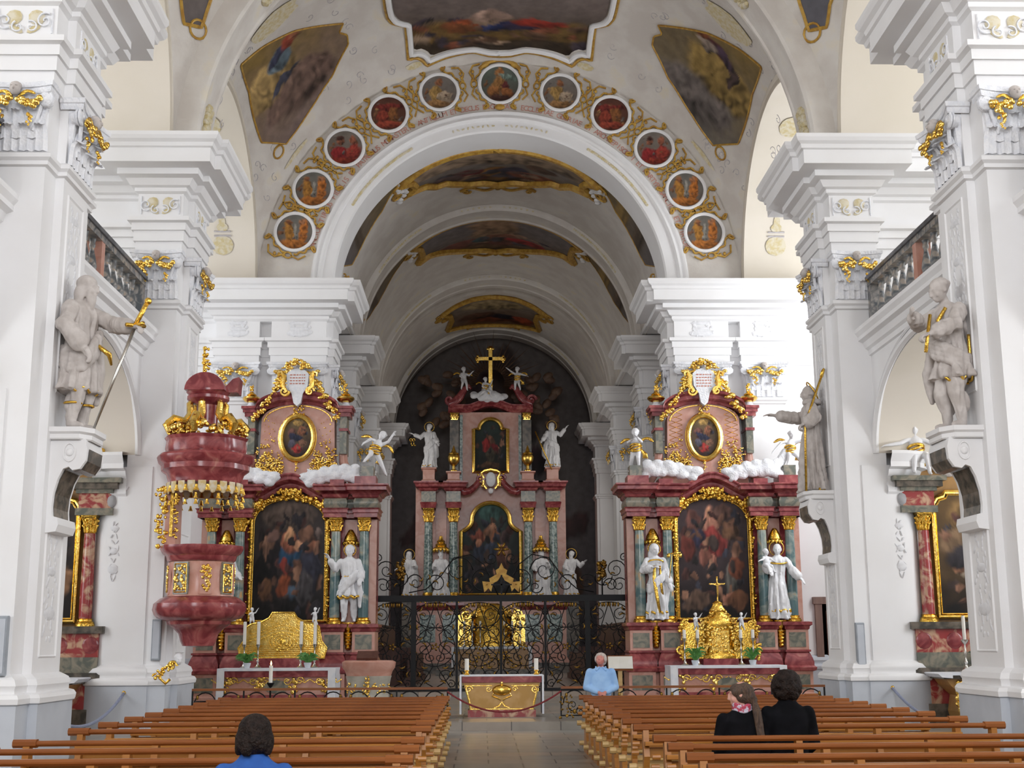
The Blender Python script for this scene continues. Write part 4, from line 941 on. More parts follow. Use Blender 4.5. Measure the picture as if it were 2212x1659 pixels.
def saint(seed=0, aL=None, aR=None, yaw=0., pitch=0., beard=1., hair='short', legs=False, hemz=.34, lean=0., hip=.02, cloak=True, voxel=.010, broad=1., sleeves=.042, flare=1., knee=0.):
    """a robed standing figure of unit height facing -y, one continuous mesh"""
    mb = MB(); ph = seed * 1.7; sx = hip
    W = broad
    up = [(sx, 0, .50, .098 * W, .078, .6), (sx * .7, .0, .58, .088 * W, .070, .5), (0, 0, .66, .092 * W, .072, .5), (0, -.002, .74, .105 * W, .076, .35), (0, 0, .80, .108 * W, .068, .2), (0, .006, .835, .075 * W, .055, .1), (0, .006, .86, .04, .04, 0)]
    if legs:
        lo = [(sx, 0, hemz, .14 * flare, .115, 1.3), (sx, 0, (hemz + .46) / 2, .125 * (1 + flare) / 2, .105, 1.1), (sx, 0, .46, .105, .085, .8)]
        robe(mb, lo + up, 9, .15, ph)
        for q, kx, ky in ((-1, -.058, -.03), (1, .065, .02 - knee)):
            limb(mb, [(q * .05 + sx, 0, .42), (kx + sx, ky - .02, .235), (kx * 1.1 + sx, ky + .015, .045)], [.062, .044, .028]); limb(mb, [(kx * 1.1 + sx, ky + .02, .03), (kx * 1.25 + sx, ky - .07, .018)], [.028, .018]); mb.ball((kx + sx, ky + .03, .17), (.04, .042, .07))
    else:
        lo = [(sx * .5, .0, .015, .150 * flare, .118, 1.6), (sx * .5, 0, .10, .135 * flare, .108, 1.5), (sx, -.005, .25, .118, .098, 1.2), (sx, -.004, .38, .108, .09, 1.), (sx, 0, .45, .10, .082, .8)]
        robe(mb, lo + up, 10, .17, ph)
        for q in (-1, 1): limb(mb, [(q * .055, -.08, .025), (q * .07, -.14, .016)], [.026, .018])
        limb(mb, [(sx + .05, -.05, .44), (sx + .06, -.085, .27), (sx + .05, -.05, .05)], [.05, .042, .045])
    for q, a in ((-1, aL), (1, aR)):
        if a:
            S = (q * .105 * W, 0, .795); E, H = a[0], a[1]
            limb(mb, [S, E, Vector(E).lerp(Vector(H), .8)], [.047, .040, .030]); limb(mb, [E, Vector(E).lerp(Vector(H), .72)], [sleeves, sleeves * 1.12]); limb(mb, [Vector(E).lerp(Vector(H), .6), H], [.022, .017])
            hand(mb, H, Vector(H) - Vector(E), a[2] if len(a) > 2 else (0, 0, 1), 1.25, a[3] if len(a) > 3 else .3, q)
    if cloak:                                  # mantle: a bunch of folds across hip and down one side
        for k in range(4):
            z = .56 - .03 * k; pts = [(.12 * cos(t) + sx, .095 * sin(t) - .01, z + .09 * cos(t) * (1 if seed % 2 else -1) - .02 * sin(t * 2)) for t in [PI * .05 + 2 * PI * i / 18 for i in range(19)]]
            mb.tube(pts, .019, 7)
        q = 1 if seed % 2 else -1
        for k in range(4): limb(mb, [(q * (.115 + .01 * k) + sx, -.04 + .035 * k, .60), (q * (.15 + .015 * k), -.05 + .045 * k, .40), (q * (.15 + .02 * k), -.03 + .04 * k, .2 + .03 * k)], [.02, .03, .014])
    mb.tube([(0, .006, .84), (0, -.002 + lean * .3, .90)], .032, 10)
    head(mb, (0, lean * .5 - .006, .938), 1.12, yaw, pitch, 0, beard, hair)
    return drape(remesh(mb, voxel * .8, 1), seed=seed * 3.1)
def ring(mb, c, r, t, m=None, n=28):
    mb.tube([Vector(c) + ((m @ Vector((r * cos(2 * PI * i / n), 0, r * sin(2 * PI * i / n)))) if m else Vector((r * cos(2 * PI * i / n), 0, r * sin(2 * PI * i / n)))) for i in range(n)], t, 6, closed=True)
def hem(z, rx, ry, r=.012, sx=0., wav=.012, folds=9, a0=0, a1=2 * PI, k=44):
    return [(sx + rx * (1 + .12 * sin(folds * t)) * cos(t), ry * (1 + .12 * sin(folds * t)) * sin(t), z + wav * sin(folds * t + 1)) for t in [a0 + (a1 - a0) * i / k for i in range(k + 1)]]

def statue(label, loc, h, rz, me, gold=None, mt='white', halo=0, extra=(), name='saint_statue', group=None, flip=False, halo_tilt=.25, halo_r=.085, cat='statue'):
    t = thing(name, label, cat, loc, group)
    mx = Matrix.Translation(loc) @ Matrix.Rotation(rz, 4, 'Z') @ Matrix.Diagonal((-h if flip else h, h, h, 1))
    place_mesh('body', me, mt, t, mx)
    def put(nm, mb, mtl): place_mesh(nm, mesh_of(mb), mtl, t, mx)
    for q in (gold if isinstance(gold, list) else [gold] if gold else []): put('gilded_trim', q, 'gold')
    if halo:
        m = MB(); ring(m, (0, .03, .955), halo_r, .007, rotm(rx=-halo_tilt)); put('halo', m, 'gold')
    for nm, mb, mtl in extra: put(nm, mb, mtl)
    return t
def mesh_of(mb):
    me = bpy.data.meshes.new('m'); me.from_pydata(mb.v, [], mb.f)
    bm = bmesh.new(); bm.from_mesh(me); bmesh.ops.recalc_face_normals(bm, faces=bm.faces); bm.to_mesh(me); bm.free()
    return me

def putto(label, loc, h, rz, aL, aR, lL, lR, yaw=0., pitch=0., roll=0., mt='white', wings=True, drape=True, name='putto', group=None, tilt=0.):
    """chubby cherub of height h; limbs are (middle, end) in unit height"""
    mb = MB()
    robe(mb, [(0, 0, .38, .10, .09, 0), (0, 0, .45, .125, .11, 0), (0, -.01, .54, .12, .11, 0), (0, 0, .64, .115, .095, 0), (0, 0, .70, .09, .07, 0), (0, 0, .74, .05, .05, 0)], 3, 0, 0, 20)
    for q, a in ((-1, aL), (1, aR)):
        limb(mb, [(q * .105, 0, .68), a[0], a[1]], [.05, .042, .03]); hand(mb, a[1], Vector(a[1]) - Vector(a[0]), (0, 0, 1), 1.7, .3, q)
    for q, a in ((-1, lL), (1, lR)):
        limb(mb, [(q * .06, 0, .42), a[0], a[1]], [.085, .06, .034]); d = (Vector(a[1]) - Vector(a[0])).normalized(); limb(mb, [a[1], Vector(a[1]) + (Vector((0, -1, 0)) - d * Vector((0, -1, 0)).dot(d)).normalized() * .07 + d * .02], [.034, .022])
    mb.tube([(0, 0, .72), (0, -.01, .80)], .05, 9)
    head(mb, (0, -.01, .875), 1.75, yaw, pitch, roll, 0, 'short')
    t = thing(name, label, 'cherub figure', loc, group); mx = Matrix.Translation(loc) @ Matrix.Rotation(rz, 4, 'Z') @ Matrix.Rotation(tilt, 4, 'Y') @ Matrix.Scale(h, 4)
    place_mesh('body', remesh(mb, .016, 2), mt, t, mx)
    if wings:
        for q in (-1, 1):
            w = MB()
            for k in range(6): w.ball((q * (.12 + .05 * k), .11, .66 + .05 * k - .018 * k * k / 2), (.11, .02, .035), rotm(ry=-q * (.9 - .3 * k)), 8, 5)
            place_mesh('wing', mesh_of(w), 'gold', t, mx)
    if drape:
        d = MB()
        for k in range(4): d.tube([(.14 * cos(a), .125 * sin(a), .43 + .03 * k + .05 * sin(a + k)) for a in [2 * PI * i / 16 for i in range(17)]], .028, 6)
        for k in range(4): limb(d, [(.13, .03 * k, .43), (.2 + .02 * k, .05, .30), (.17 + .04 * k, .06, .2)], [.03, .035, .012])
        place_mesh('gilded_drape', mesh_of(d), 'gold', t, mx)
    return t
def gold_cluster(mb, pts, rr, s=.06, k=1, dy=.03):
    for (x, y, z) in pts:
        for _ in range(k):
            mb.ball((x + rr.uniform(-s, s), y - rr.random() * dy, z + rr.uniform(-s, s)), (s * rr.uniform(.35, .8), s * .5, s * rr.uniform(.35, .8)), rotm(ry=rr.uniform(-1.5, 1.5)), 7, 5)
# ------------------------------------------------------------------ the two side altars at the chancel arch
def gold_capital(mb, x, y, z, r, h):
    mb.lathe([(r * 1.0, 0), (r * 1.12, .03 * h), (r * .98, .08 * h), (r * 1.0, .5 * h), (r * 1.25, .82 * h), (r * 1.3, .86 * h)], (x, y, z), 14)
    for row, (z0, hh, n) in enumerate([(.08, .42, 8), (.34, .44, 8)]):
        for k in range(n):
            a = 2 * PI * (k + .5 * row) / n
            mb.tube([(x + cos(a) * r * q, y + sin(a) * r * q, z + h * zz) for q, zz in [(1.02, z0), (1.08, z0 + hh * .5), (1.3, z0 + hh * .85), (1.5, z0 + hh * .95), (1.45, z0 + hh * .75)]], [.2 * r, .26 * r, .22 * r, .16 * r, .1 * r], 5)
    for k in range(4):
        a = PI / 4 + k * PI / 2; c = (x + cos(a) * r * 1.5, y + sin(a) * r * 1.5, z + .8 * h)
        mb.spiral(c, .42 * r, 1.5, 0, .13 * r, rotm(rz=a), sgn=1, k=14)
    mb.lathe([(r * 1.9, .88 * h), (r * 2.0, .93 * h), (r * 2.1, 1. * h), (0, 1. * h)], (x, y, z), 4, a0=PI / 4, a1=PI / 4 + 2 * PI)
def column(parent, x, y, z0, z1, r, mt, ch=.38, bh=.17):
    c = MB().lathe([(r, z0 + bh), (r * 1.03, z0 + bh + (z1 - z0) * .25), (r * .86, z1 - ch)], (x, y, 0), 20).build('column', mt, parent)
    MB().lathe([(r * 1.55, z0), (r * 1.55, z0 + .05), (r * 1.4, z0 + .055), (r * 1.45, z0 + .085), (r * 1.2, z0 + .1), (r * 1.15, z0 + .13), (r * 1.28, z0 + .15), (r * 1.02, z0 + bh)], (x, y, 0), 20).build('gilded_base', 'gold', c)
    g = MB(); gold_capital(g, x, y, z1 - ch, r * .86, ch); g.build('gilded_capital', 'gold', c)
    return c
def crest(mb, xs, zf, y, prof):
    """moulding following a curved line z = zf(x); profile (depth forward, dz)"""
    mb.grid([[(x, y - d, zf(x) + dz) for d, dz in prof] for x in xs])
def arch_outline(hw, z0, zs, zt, n=24):
    return [(-hw, z0), (-hw, zs)] + [(hw * sin(-PI / 2 + PI * i / n), zs + (zt - zs) * cos(-PI / 2 + PI * i / n)) for i in range(1, n)] + [(hw, zs), (hw, z0)]
def text_lines(mb, x, y, z, w, rows, h=.05):
    r2 = random.Random(6)
    for k in range(rows):
        u = -w / 2
        while u < w / 2:
            l = r2.uniform(.03, .08); mb.box(x + u, x + min(w / 2, u + l), y - .004, y, z - k * h, z - k * h + h * .42); u += l + .025

def retable(cx, sg, st, label):
    t = thing('altar_retable', label, 'altar', (cx, 36.6, .16), 'side altars')
    h = [(2.48, 37.25), (2.48, 36.05), (1.86, 36.05), (1.86, 36.33), (1.62, 36.33), (1.62, 36.05), (1.02, 36.05), (1.02, 36.5)]
    P = [(cx + x, y) for x, y in [(-x, y) for x, y in h] + [(x, y) for x, y in reversed(h)]]
    sw = lambda nm, mt, prof, p=P, sm=.5: MB().sweep(prof, p, side=1).build(nm, mt, t, smooth=sm)
    sw('plinth', 'pinkmarble', [(.12, .16), (.12, .24), (.06, .27), (.06, .84), (0, .84)]); sw('plinth_cornice', 'redmarble', [(.06, .84), (.14, .87), (.16, .95), (.1, 1.0), (.1, 1.03)])
    sw('swelling_base', 'redmarble', [(.1, 1.03), (.1, 1.1), (.07, 1.2), (.03, 1.3), (.0, 1.36), (.04, 1.37), (.04, 1.42), (0, 1.43)], sm=1.)
    sw('pedestal', 'pinkmarble', [(0, 1.43), (0, 1.97)]); sw('pedestal_cornice', 'redmarble', [(0, 1.97), (.03, 1.99), (.04, 2.06), (.1, 2.1), (.1, 2.18), (0, 2.2)])
    for s in (-1, 1):
        for a, b in ((1.94, 2.4), (1.1, 1.54)):
            x0, x1 = sorted((cx + s * a, cx + s * b)); MB().box(x0, x1, 36.035, 36.06, 1.5, 1.9).build('inlaid_panel', 'greymarble', t, smooth=0); MB().box(x0 - .05, x1 + .05, 35.975, 36.0, .36, .76).build('inlaid_panel', 'greymarble', t, smooth=0)
    MB().box(cx - 2.46, cx + 2.46, 36.62, 37.25, 2.18, 5.68).build('back_wall', 'redmarble', t, smooth=0)
    for s in (-1, 1):
        m = MB().box(cx + s * 1.74 - .17, cx + s * 1.74 + .17, 36.5, 36.7, 2.18, 5.1); m.build('pilaster', 'pinkmarble', t, smooth=0)
        m = MB().box(cx + s * 2.36 - .1, cx + s * 2.36 + .1, 36.45, 36.7, 2.18, 5.1); m.build('side_pilaster', 'pinkmarble', t, smooth=0)
        for x in (2.13, 1.34): column(t, cx + s * x, 36.25, 2.2, 5.12, .145, 'colmarble')
        b = MB()
        for k in range(5): b.ball((cx + s * 1.74, 36.2, 1.95 - .1 * k), (.17 - .02 * k, .14, .07), None, 10, 6)
        b.lathe([(.0, 0), (.1, .05), (.15, .16), (.19, .22), (.19, .26), (0, .26)], (cx + s * 1.74, 36.2, 1.97), 14); b.build('gilded_bracket', 'gold', t)
        c = MB(); c.lathe([(.0, .32), (.06, .3), (.12, .2), (.17, .1), (.2, .0), (.17, -.02), (.18, -.06), (.14, -.1)], (cx + s * 1.74, 36.4, 4.5), 14)
        for k in range(7): c.ball((cx + s * 1.74 + .2 * cos(k * PI / 6 + PI), 36.4 + .2 * sin(k * PI / 6 + PI), 4.42), (.04, .04, .06))
        c.build('gilded_canopy', 'gold', t)
    # entablature: blocks over the columns, swept up into an arch over the painting
    for s in (-1, 1):
        Q = [(cx + s * x, y) for x, y in h[:-1]] + [(cx + s * 1.02, 36.62)]
        sd = 1 if s < 0 else -1
        for nm, mt, pr in [('architrave', 'redmarble', [(0, 5.12), (.02, 5.13), (.02, 5.24), (.05, 5.26), (.05, 5.34), (.09, 5.38), (0, 5.4)]), ('frieze', 'greymarble', [(0, 5.4), (.03, 5.5), (.03, 5.58), (0, 5.66)]),
                           ('cornice', 'redmarble', [(0, 5.66), (.05, 5.69), (.07, 5.76), (.1, 5.78)])]:
            MB().sweep(pr, Q, side=sd).build(nm, mt, t)
        Q2 = [(cx + s * x, y) for x, y in [(2.48, 37.25), (2.48, 36.05), (1.86, 36.05), (1.8, 36.2), (1.02, 36.2), (1.02, 36.62)]]
        MB().sweep([(.1, 5.76), (.17, 5.84), (.28, 5.87), (.28, 5.96), (.33, 6.0), (.33, 6.04), (0, 6.06)], Q2, side=sd).build('upper_cornice', 'redmarble', t)
        a = MB(); a.box(cx + s * 2.15 - .3, cx + s * 2.15 + .3, 36.0, 36.7, 6.04, 6.28); a.box(cx + s * 1.35 - .2, cx + s * 1.35 + .2, 36.1, 36.7, 6.04, 6.2); a.build('attic_block', 'redmarble', t, smooth=0)
        MB().box(cx + s * 2.2 - .17, cx + s * 2.2 + .17, 36.1, 36.6, 6.28, 6.58).build('grey_block', 'greymarble', t, smooth=0)
    xs = [cx - 1.15 + 2.3 * i / 40 for i in range(41)]
    zf = lambda x: 5.66 + .44 * (.5 + .5 * cos(PI * min(1, abs(x - cx) / 1.15)))
    m = MB(); crest(m, xs, zf, 36.6, [(-.1, -.12), (.1, -.12), (.14, -.05), (.14, .02), (.3, .08), (.38, .12), (.38, .2), (.44, .26), (.44, .3), (-.1, .32)]); m.build('arched_cornice', 'redmarble', t)
    # altarpiece
    q = rect_patch(cx - 1.04, cx + 1.04, 2.3, 5.74, 36.56, ST[st], 60, 100, sg, top=lambda u: (2.78 + .66 * math.sqrt(max(0, 1 - (2 * u - 1) ** 2)) - 0.) / 3.44)
    pic = q.build('altarpiece', 'paint', t, smooth=0)
    fr = MB(); o = arch_outline(1.08, 2.28, 5.06, 5.76); fr.tube([(cx + x, 36.5, z) for x, z in o], .075, 8, closed=True); fr.tube([(cx + x * .94, 36.52, z if z < 3 else z - .06) for x, z in o], .025, 6, closed=True)
    rr = random.Random(21)
    gold_cluster(fr, [(cx + x, 36.46, z) for x, z in o[2:-2]], rr, .09, 4, .08)
    gold_cluster(fr, [(cx + s * x, 36.46, z) for s in (-1, 1) for x, z in [(1.12, 5.3), (1.06, 5.45), (1.16, 5.2), (.95, 5.55), (1.2, 5.1)]], rr, .12, 8, .08)
    gold_cluster(fr, [(cx + .04 * k, 36.4, 5.86 + .02 * (k % 3)) for k in range(-7, 8)], rr, .08, 3, .06)
    for s in (-1, 1):
        gold_cluster(fr, [(cx + s * 1.1, 36.44, 2.5 + .16 * k) for k in range(16)], rr, .06, 2, .04)
    fr.build('gilded_frame', 'gold', pic)
    # upper storey
    ux = cx - sg * .12; uy = 36.72
    pl = [(-1.28, 6.04), (-1.22, 6.4), (-1.08, 6.9), (-1.05, 8.0)] + [(1.05 * sin(-PI / 2 + PI * i / 20), 8.0 + .48 * cos(-PI / 2 + PI * i / 20)) for i in range(1, 20)] + [(1.05, 8.0), (1.08, 6.9), (1.22, 6.4), (1.28, 6.04)]
    MB().prism([(ux + x, z) for x, z in pl], 'y', uy, 37.25).build('upper_panel', 'pinkmarble', t, smooth=0)
    m = MB(); xs = [ux - 1.2 + 2.4 * i / 40 for i in range(41)]
    crest(m, xs, lambda x: 8.12 + .46 * math.sqrt(max(0, 1 - ((x - ux) / 1.2) ** 2)), uy, [(-.4, -.12), (.05, -.12), (.08, -.04), (.2, .02), (.22, .12), (.32, .17), (.34, .24), (-.4, .26)]); m.build('curved_pediment', 'redmarble', t)
    for s in (-1, 1):
        b = MB().box(ux + s * 1.36 - .24, ux + s * 1.36 + .24, 36.45, 37.25, 8.3, 8.38); b.box(ux + s * 1.36 - .2, ux + s * 1.36 + .2, 36.5, 37.25, 8.2, 8.3); b.box(ux + s * 1.36 - .15, ux + s * 1.36 + .15, 36.55, 37.25, 8.08, 8.2); b.box(ux + s * 1.33 - .13, ux + s * 1.33 + .13, 36.56, 37.25, 7.66, 7.74); b.build('side_cornice', 'redmarble', t, smooth=0)
        MB().box(ux + s * 1.32 - .1, ux + s * 1.32 + .1, 36.6, 37.25, 7.0, 8.08).build('side_strip', 'greymarble', t, smooth=0)
        m = MB(); m.tube([(ux + s * x, 36.85, z) for x, z in [(1.3, 7.1), (1.32, 6.8), (1.42, 6.5), (1.6, 6.25), (1.75, 6.15)]], [.12, .13, .14, .16, .12], 10); m.build('volute', 'pinkmarble', t)
    ov = patch([(ux + .40 * cos(a * PI / 20), 7.48 + .57 * sin(a * PI / 20)) for a in range(40)], lambda u, v: (u, uy - .06, v), ST['alt_oval'], 64, 18, seed=sg).build('oval_painting', 'paint', t, smooth=4)
    m = MB(); m.tube([(ux + .46 * cos(a * PI / 24), uy - .07, 7.48 + .63 * sin(a * PI / 24)) for a in range(48)], .075, 8, closed=True); m.tube([(ux + .53 * cos(a * PI / 24), uy - .03, 7.48 + .7 * sin(a * PI / 24)) for a in range(48)], .03, 6, closed=True); m.build('gilded_oval_frame', 'goldb', ov)
    m = MB(); rr = random.Random(9)
    for s in (-1, 1): 
        pts = []
        for k in range(170):
            u = rr.uniform(.40, 1.14); z = rr.uniform(6.42, 6.75 + .62 * rr.random() * (1.25 - abs(u - .85)))
            if ((u / .62) ** 2 + ((z - 7.48) / .8) ** 2) > 1: pts.append((ux + s * u, uy - .03, z))
        gold_cluster(m, pts, rr, .05, 2, .07)
        for k in range(5): m.spiral((ux + s * (.55 + .13 * k), uy - .05, 6.55 + .14 * (k % 3)), .1, 1.4, k, .02, sgn=s)
    gold_cluster(m, [(ux + .06 * (k % 5 - 2), uy - .03, 8.12 + .06 * (k // 5)) for k in range(25)], rr, .06, 1, .06)
    gold_cluster(m, [(ux, uy - .03, 6.78 - .055 * k) for k in range(9)], rr, .045, 2, .05)
    m.tube([(ux + x * .93, uy - .01, z * .99 + .03) for x, z in pl[3:-3]], .02, 5)
    if sg > 0:
        for i in range(9):
            for s in (-1, 1): m.tube([(ux + s * 1.0, uy - .005, 7.1 + .15 * i), (ux + s * .62, uy - .005, 7.1 + .15 * i + .14)], .007, 4); m.tube([(ux + s * 1.0, uy - .005, 7.24 + .15 * i), (ux + s * .62, uy - .005, 7.1 + .15 * i)], .007, 4)
    else: gold_cluster(m, [(ux + s * (.65 + .09 * (k % 4)), uy, 7.3 + .2 * (k // 4) + .05 * (k % 4)) for s in (-1, 1) for k in range(16)], rr, .03, 1, .02)
    m.build('gilded_foliage', 'goldb', t)
    # crowning cartouche
    ky = 36.38
    c = MB(); c.prism([(ux + x, z) for x, z in [(-.16, 8.72), (-.3, 8.95), (-.32, 9.3), (-.2, 9.42), (0, 9.47), (.2, 9.42), (.32, 9.3), (.3, 8.95), (.16, 8.72), (.1, 8.45), (0, 8.36), (-.1, 8.45)]], 'y', ky, ky + .2)
    cart = c.build('cartouche', 'stucco', t, smooth=.4)
    w = MB(); text_lines(w, ux, ky - .002, 9.25, .44, 5 if sg > 0 else 4, .085); w.build('cartouche_lettering', 'redink', cart, smooth=0)
    g = MB(); rr = random.Random(2)
    for s in (-1, 1):
        g.tube([(ux + s * x, ky - .02, z) for x, z in [(.3, 8.75), (.42, 8.95), (.4, 9.2), (.46, 9.35), (.56, 9.32), (.55, 9.22)]], [.06, .07, .07, .06, .05, .03], 7)
        g.spiral((ux + s * .36, ky - .04, 8.78), .14, 1.5, 0, .045, sgn=s)
        gold_cluster(g, [(ux + s * (.5 + .075 * k), ky + .1, 9.0 - .105 * k + .0) for k in range(10)], rr, .10, 4, .1)
        gold_cluster(g, [(ux + s * (.45 + .05 * k), ky + .1, 9.15 - .05 * k) for k in range(5)], rr, .09, 3, .1)
    gold_cluster(g, [(ux + .06 * k, ky, 9.55 + .06 * cos(k * .5)) for k in range(-5, 6)], rr, .09, 3, .1)
    g.build('gilded_cartouche_frame', 'goldb', cart)
    # stucco clouds spilling over the cornice
    for s in (-1, 1):
        m = MB(); r3 = random.Random(5 + s)
        n = 26
        for k in range(n):
            u = k / n; x = 1.9 - 1.5 * u; z = 6.2 + .25 * (1 - u) * abs(sin(k * 1.9)) + .1 * sin(k * 1.3) + (.12 if sg > 0 else .0) + .1 * (1 - abs(2 * u - 1))
            m.ball((cx + s * x, 36.28 - .1 * r3.random(), z), (.16 + .08 * r3.random(), .12, .11 + .05 * r3.random()), None, 9, 7)
        if s * sg > 0:
            for k in range(8): m.ball((cx + s * (1.75 + .06 * k), 36.3, 6.35 + .09 * k * (k > 2)), (.17, .12, .13))
        else: limb(m, [(cx + s * .95, 36.25, 6.28), (cx + s * .5, 36.2, 6.5)], [.1, .035])
        place_mesh('stucco_clouds', remesh(m, .035, 3), 'stucco', t, Matrix.Identity(4))
    # urns standing on the side cornices
    for s in (-1, 1):
        u = thing('urn', 'gilded urn on the %s cornice of the %s side altar' % (('inner', 'outer')[s * sg > 0], ('left', 'right')[sg > 0]), 'urn', (ux + s * 1.36, 36.72, 8.38), 'gilded urns of the side altars')
        MB().lathe([(.1, 0), (.14, .02), (.12, .07), (.08, .1), (.1, .13)], (ux + s * 1.36, 36.72, 8.38), 14).build('foot', 'stucco', u)
        MB().lathe([(.1, .13), (.2, .17), (.26, .24), (.24, .29), (.14, .33)], (ux + s * 1.36, 36.72, 8.38), 18, fl=lambda a: 1 + .06 * sin(9 * a)).build('bowl', 'goldb', u)
        f = MB().lathe([(.12, .33), (.15, .36), (.07, .42), (.05, .46)], (ux + s * 1.36, 36.72, 8.38), 12); gold_cluster(f, [(ux + s * 1.36, 36.72, 8.38 + .48 + .05 * k) for k in range(4)], rr, .05, 4, .05); f.build('gilded_flame', 'gold', u)
    return t
retable(-6.0, -1, 'alt_left', 'tall red marble altar behind the pulpit, with a painting of a blue-robed figure')
retable(6.0, 1, 'alt_right', 'tall red marble altar right of the gate, with a painting of a bare-chested figure')

# --- altar tables, linen, candles, plants
def altar_table(cx, sg):
    side = ('left', 'right')[sg > 0]
    t = thing('altar_table', 'red marble altar table with gilded foliage below the %s side altar' % side, 'altar table', (cx, 35.3, .16), 'altar tables of the side altars')
    MB().box(cx - 1.42, cx + 1.42, 34.92, 36.0, .16, .34).build('base_step', 'redmarble', t, smooth=0)
    MB().prism([(cx + x, z) for x, z in [(-1.3, .34), (-1.36, .5), (-1.42, .72), (-1.42, .8), (1.42, .8), (1.42, .72), (1.36, .5), (1.3, .34)]], 'y', 34.96, 36.0).build('front_panel', 'pinkmarble', t, smooth=0)
    MB().box(cx - 1.46, cx + 1.46, 34.88, 36.02, .8, .96).build('top_slab', 'redmarble', t, smooth=0)
    MB().prism([(cx + .33 * cos(a * PI / 10), .55 + .17 * sin(a * PI / 10)) for a in range(20)], 'y', 34.92, 34.97).build('grey_medallion', 'greymarble', t, smooth=0)
    g = MB(); rr = random.Random(31 + sg)
    for x0 in (-1.3, -.45, .45, 1.3):
        for k in range(12): g.ball((cx + x0 + rr.uniform(-.12, .12), 34.93, rr.uniform(.4, .8)), (.05, .03, .06), rotm(ry=rr.uniform(-1, 1)), 7, 5)
        for s in (-1, 1): g.spiral((cx + x0 + .17 * s, 34.93, .7), .11, 1.3, 0, .022, sgn=s); g.tube([(cx + x0 + .1 * s, 34.94, .74), (cx + x0 + .3 * s, 34.94, .66), (cx + x0 + .42 * s, 34.94, .74)], .022, 5)
    g.build('gilded_foliage', 'goldb', t)
    c = thing('altar_cloth', 'white linen cloth hanging down both ends of the %s side altar table' % side, 'altar cloth', (cx, 35.4, .96), 'white altar cloths')
    m = MB().box(cx - 1.56, cx + 1.56, 34.84, 36.02, .962, 1.03); m.build('top_cloth', 'cloth', c, smooth=0)
    for s in (-1, 1):
        m = MB(); rows = []
        for i in range(7):
            z = 1.03 - .86 * i / 6; rows.append([(cx + s * (1.56 - .0 * i) + .02 * sin(j * 1.3 + i) * (i / 6), 34.84 + 1.16 * j / 14, z) for j in range(15)])
        m.grid(rows); rows = [[(cx + s * (1.56 - .2 * k / 3), 34.84 - .012 * (k % 2), 1.03 - .86 * i / 6) for k in range(4)] for i in range(7)]; m.grid(rows); m.build('hanging_end', 'cloth', c, smooth=.8)
    return t
altar_table(-6.0, -1); altar_table(6.0, 1)

def candlestick(loc, label, hs, hc, mt='silver', r=.045, group=None, lit=False, wide=1.):
    t = thing('candlestick', label, 'candlestick', loc, group)
    x, y, z = loc
    MB().lathe([(.09 * wide, 0), (.1 * wide, .02), (.06 * wide, .05), (.03, .1), (.022, .14), (.04, hs * .3), (.02, hs * .36), (.018, hs * .5), (.036, hs * .58), (.018, hs * .66), (.02, hs * .85), (.05 * wide, hs * .93), (.062 * wide, hs), (r * .8, hs)], loc, 12).build('stem', mt, t)
    MB().lathe([(r, hs), (r, hs + hc), (r * .5, hs + hc + .005)], loc, 12).build('candle', 'wax', t)
    MB().tube([(x, y, z + hs + hc), (x, y, z + hs + hc + .025)], .004, 4).build('wick', 'iron', t)
    if lit: MB().lathe([(.0, 0), (.012, .015), (.014, .03), (.006, .06), (0, .08)], (x, y, z + hs + hc + .01), 8).build('flame', 'flame', t)
    return t
for i, x in enumerate((-6.97, -6.6, -5.45, -5.08)):
    candlestick((x, 35.45, 1.03), 'tall white candle on a silver stick, %s on the left side altar' % ('leftmost', 'second from the left', 'third from the left', 'rightmost')[i], .62, .60, group='candles of the left side altar')
for i, x in enumerate((4.93, 5.29, 6.47, 6.8)):
    candlestick((x, 35.45, 1.03), 'short white candle on a silver stick, %s on the right side altar' % ('leftmost', 'second from the left', 'third from the left', 'rightmost')[i], .72, .22, group='candles of the right side altar')
def fern(loc, label, r=.3, group=None, mt='leaf', seed=1, n=46, h=.28):
    t = thing('potted_fern', label, 'plant', loc, group); x, y, z = loc; rr = random.Random(seed)
    MB().lathe([(.07, 0), (.1, .1), (.105, .14), (.08, .14)], loc, 14).build('vase', 'glass', t)
    m = MB()
    for k in range(n):
        a = rr.uniform(0, 2 * PI); l = r * rr.uniform(.6, 1.1); hh = h * rr.uniform(.4, 1.2)
        pts = [(x + cos(a) * l * q, y + sin(a) * l * q * .8, z + .12 + hh * sin(q * 2.2) * (1 - .25 * q)) for q in [i / 7 for i in range(8)]]
        m.tube(pts, [.012, .022, .028, .028, .024, .018, .01, .003], 4, flat=.3)
    m.build('fronds', mt, t)
    return t
fern((-6.83, 35.15, 1.03), 'bushy green fern on the left end of the left side altar', group='ferns on the side altars', seed=1)
fern((-5.22, 35.15, 1.03), 'bushy green fern on the right end of the left side altar', group='ferns on the side altars', seed=2)
fern((5.15, 35.1, 1.03), 'green spider plant in a glass vase on the left end of the right side altar', group='ferns on the side altars', seed=3, n=30, h=.36)
fern((6.7, 35.1, 1.03), 'green spider plant in a glass vase on the right end of the right side altar', group='ferns on the side altars', seed=4, n=30, h=.36)

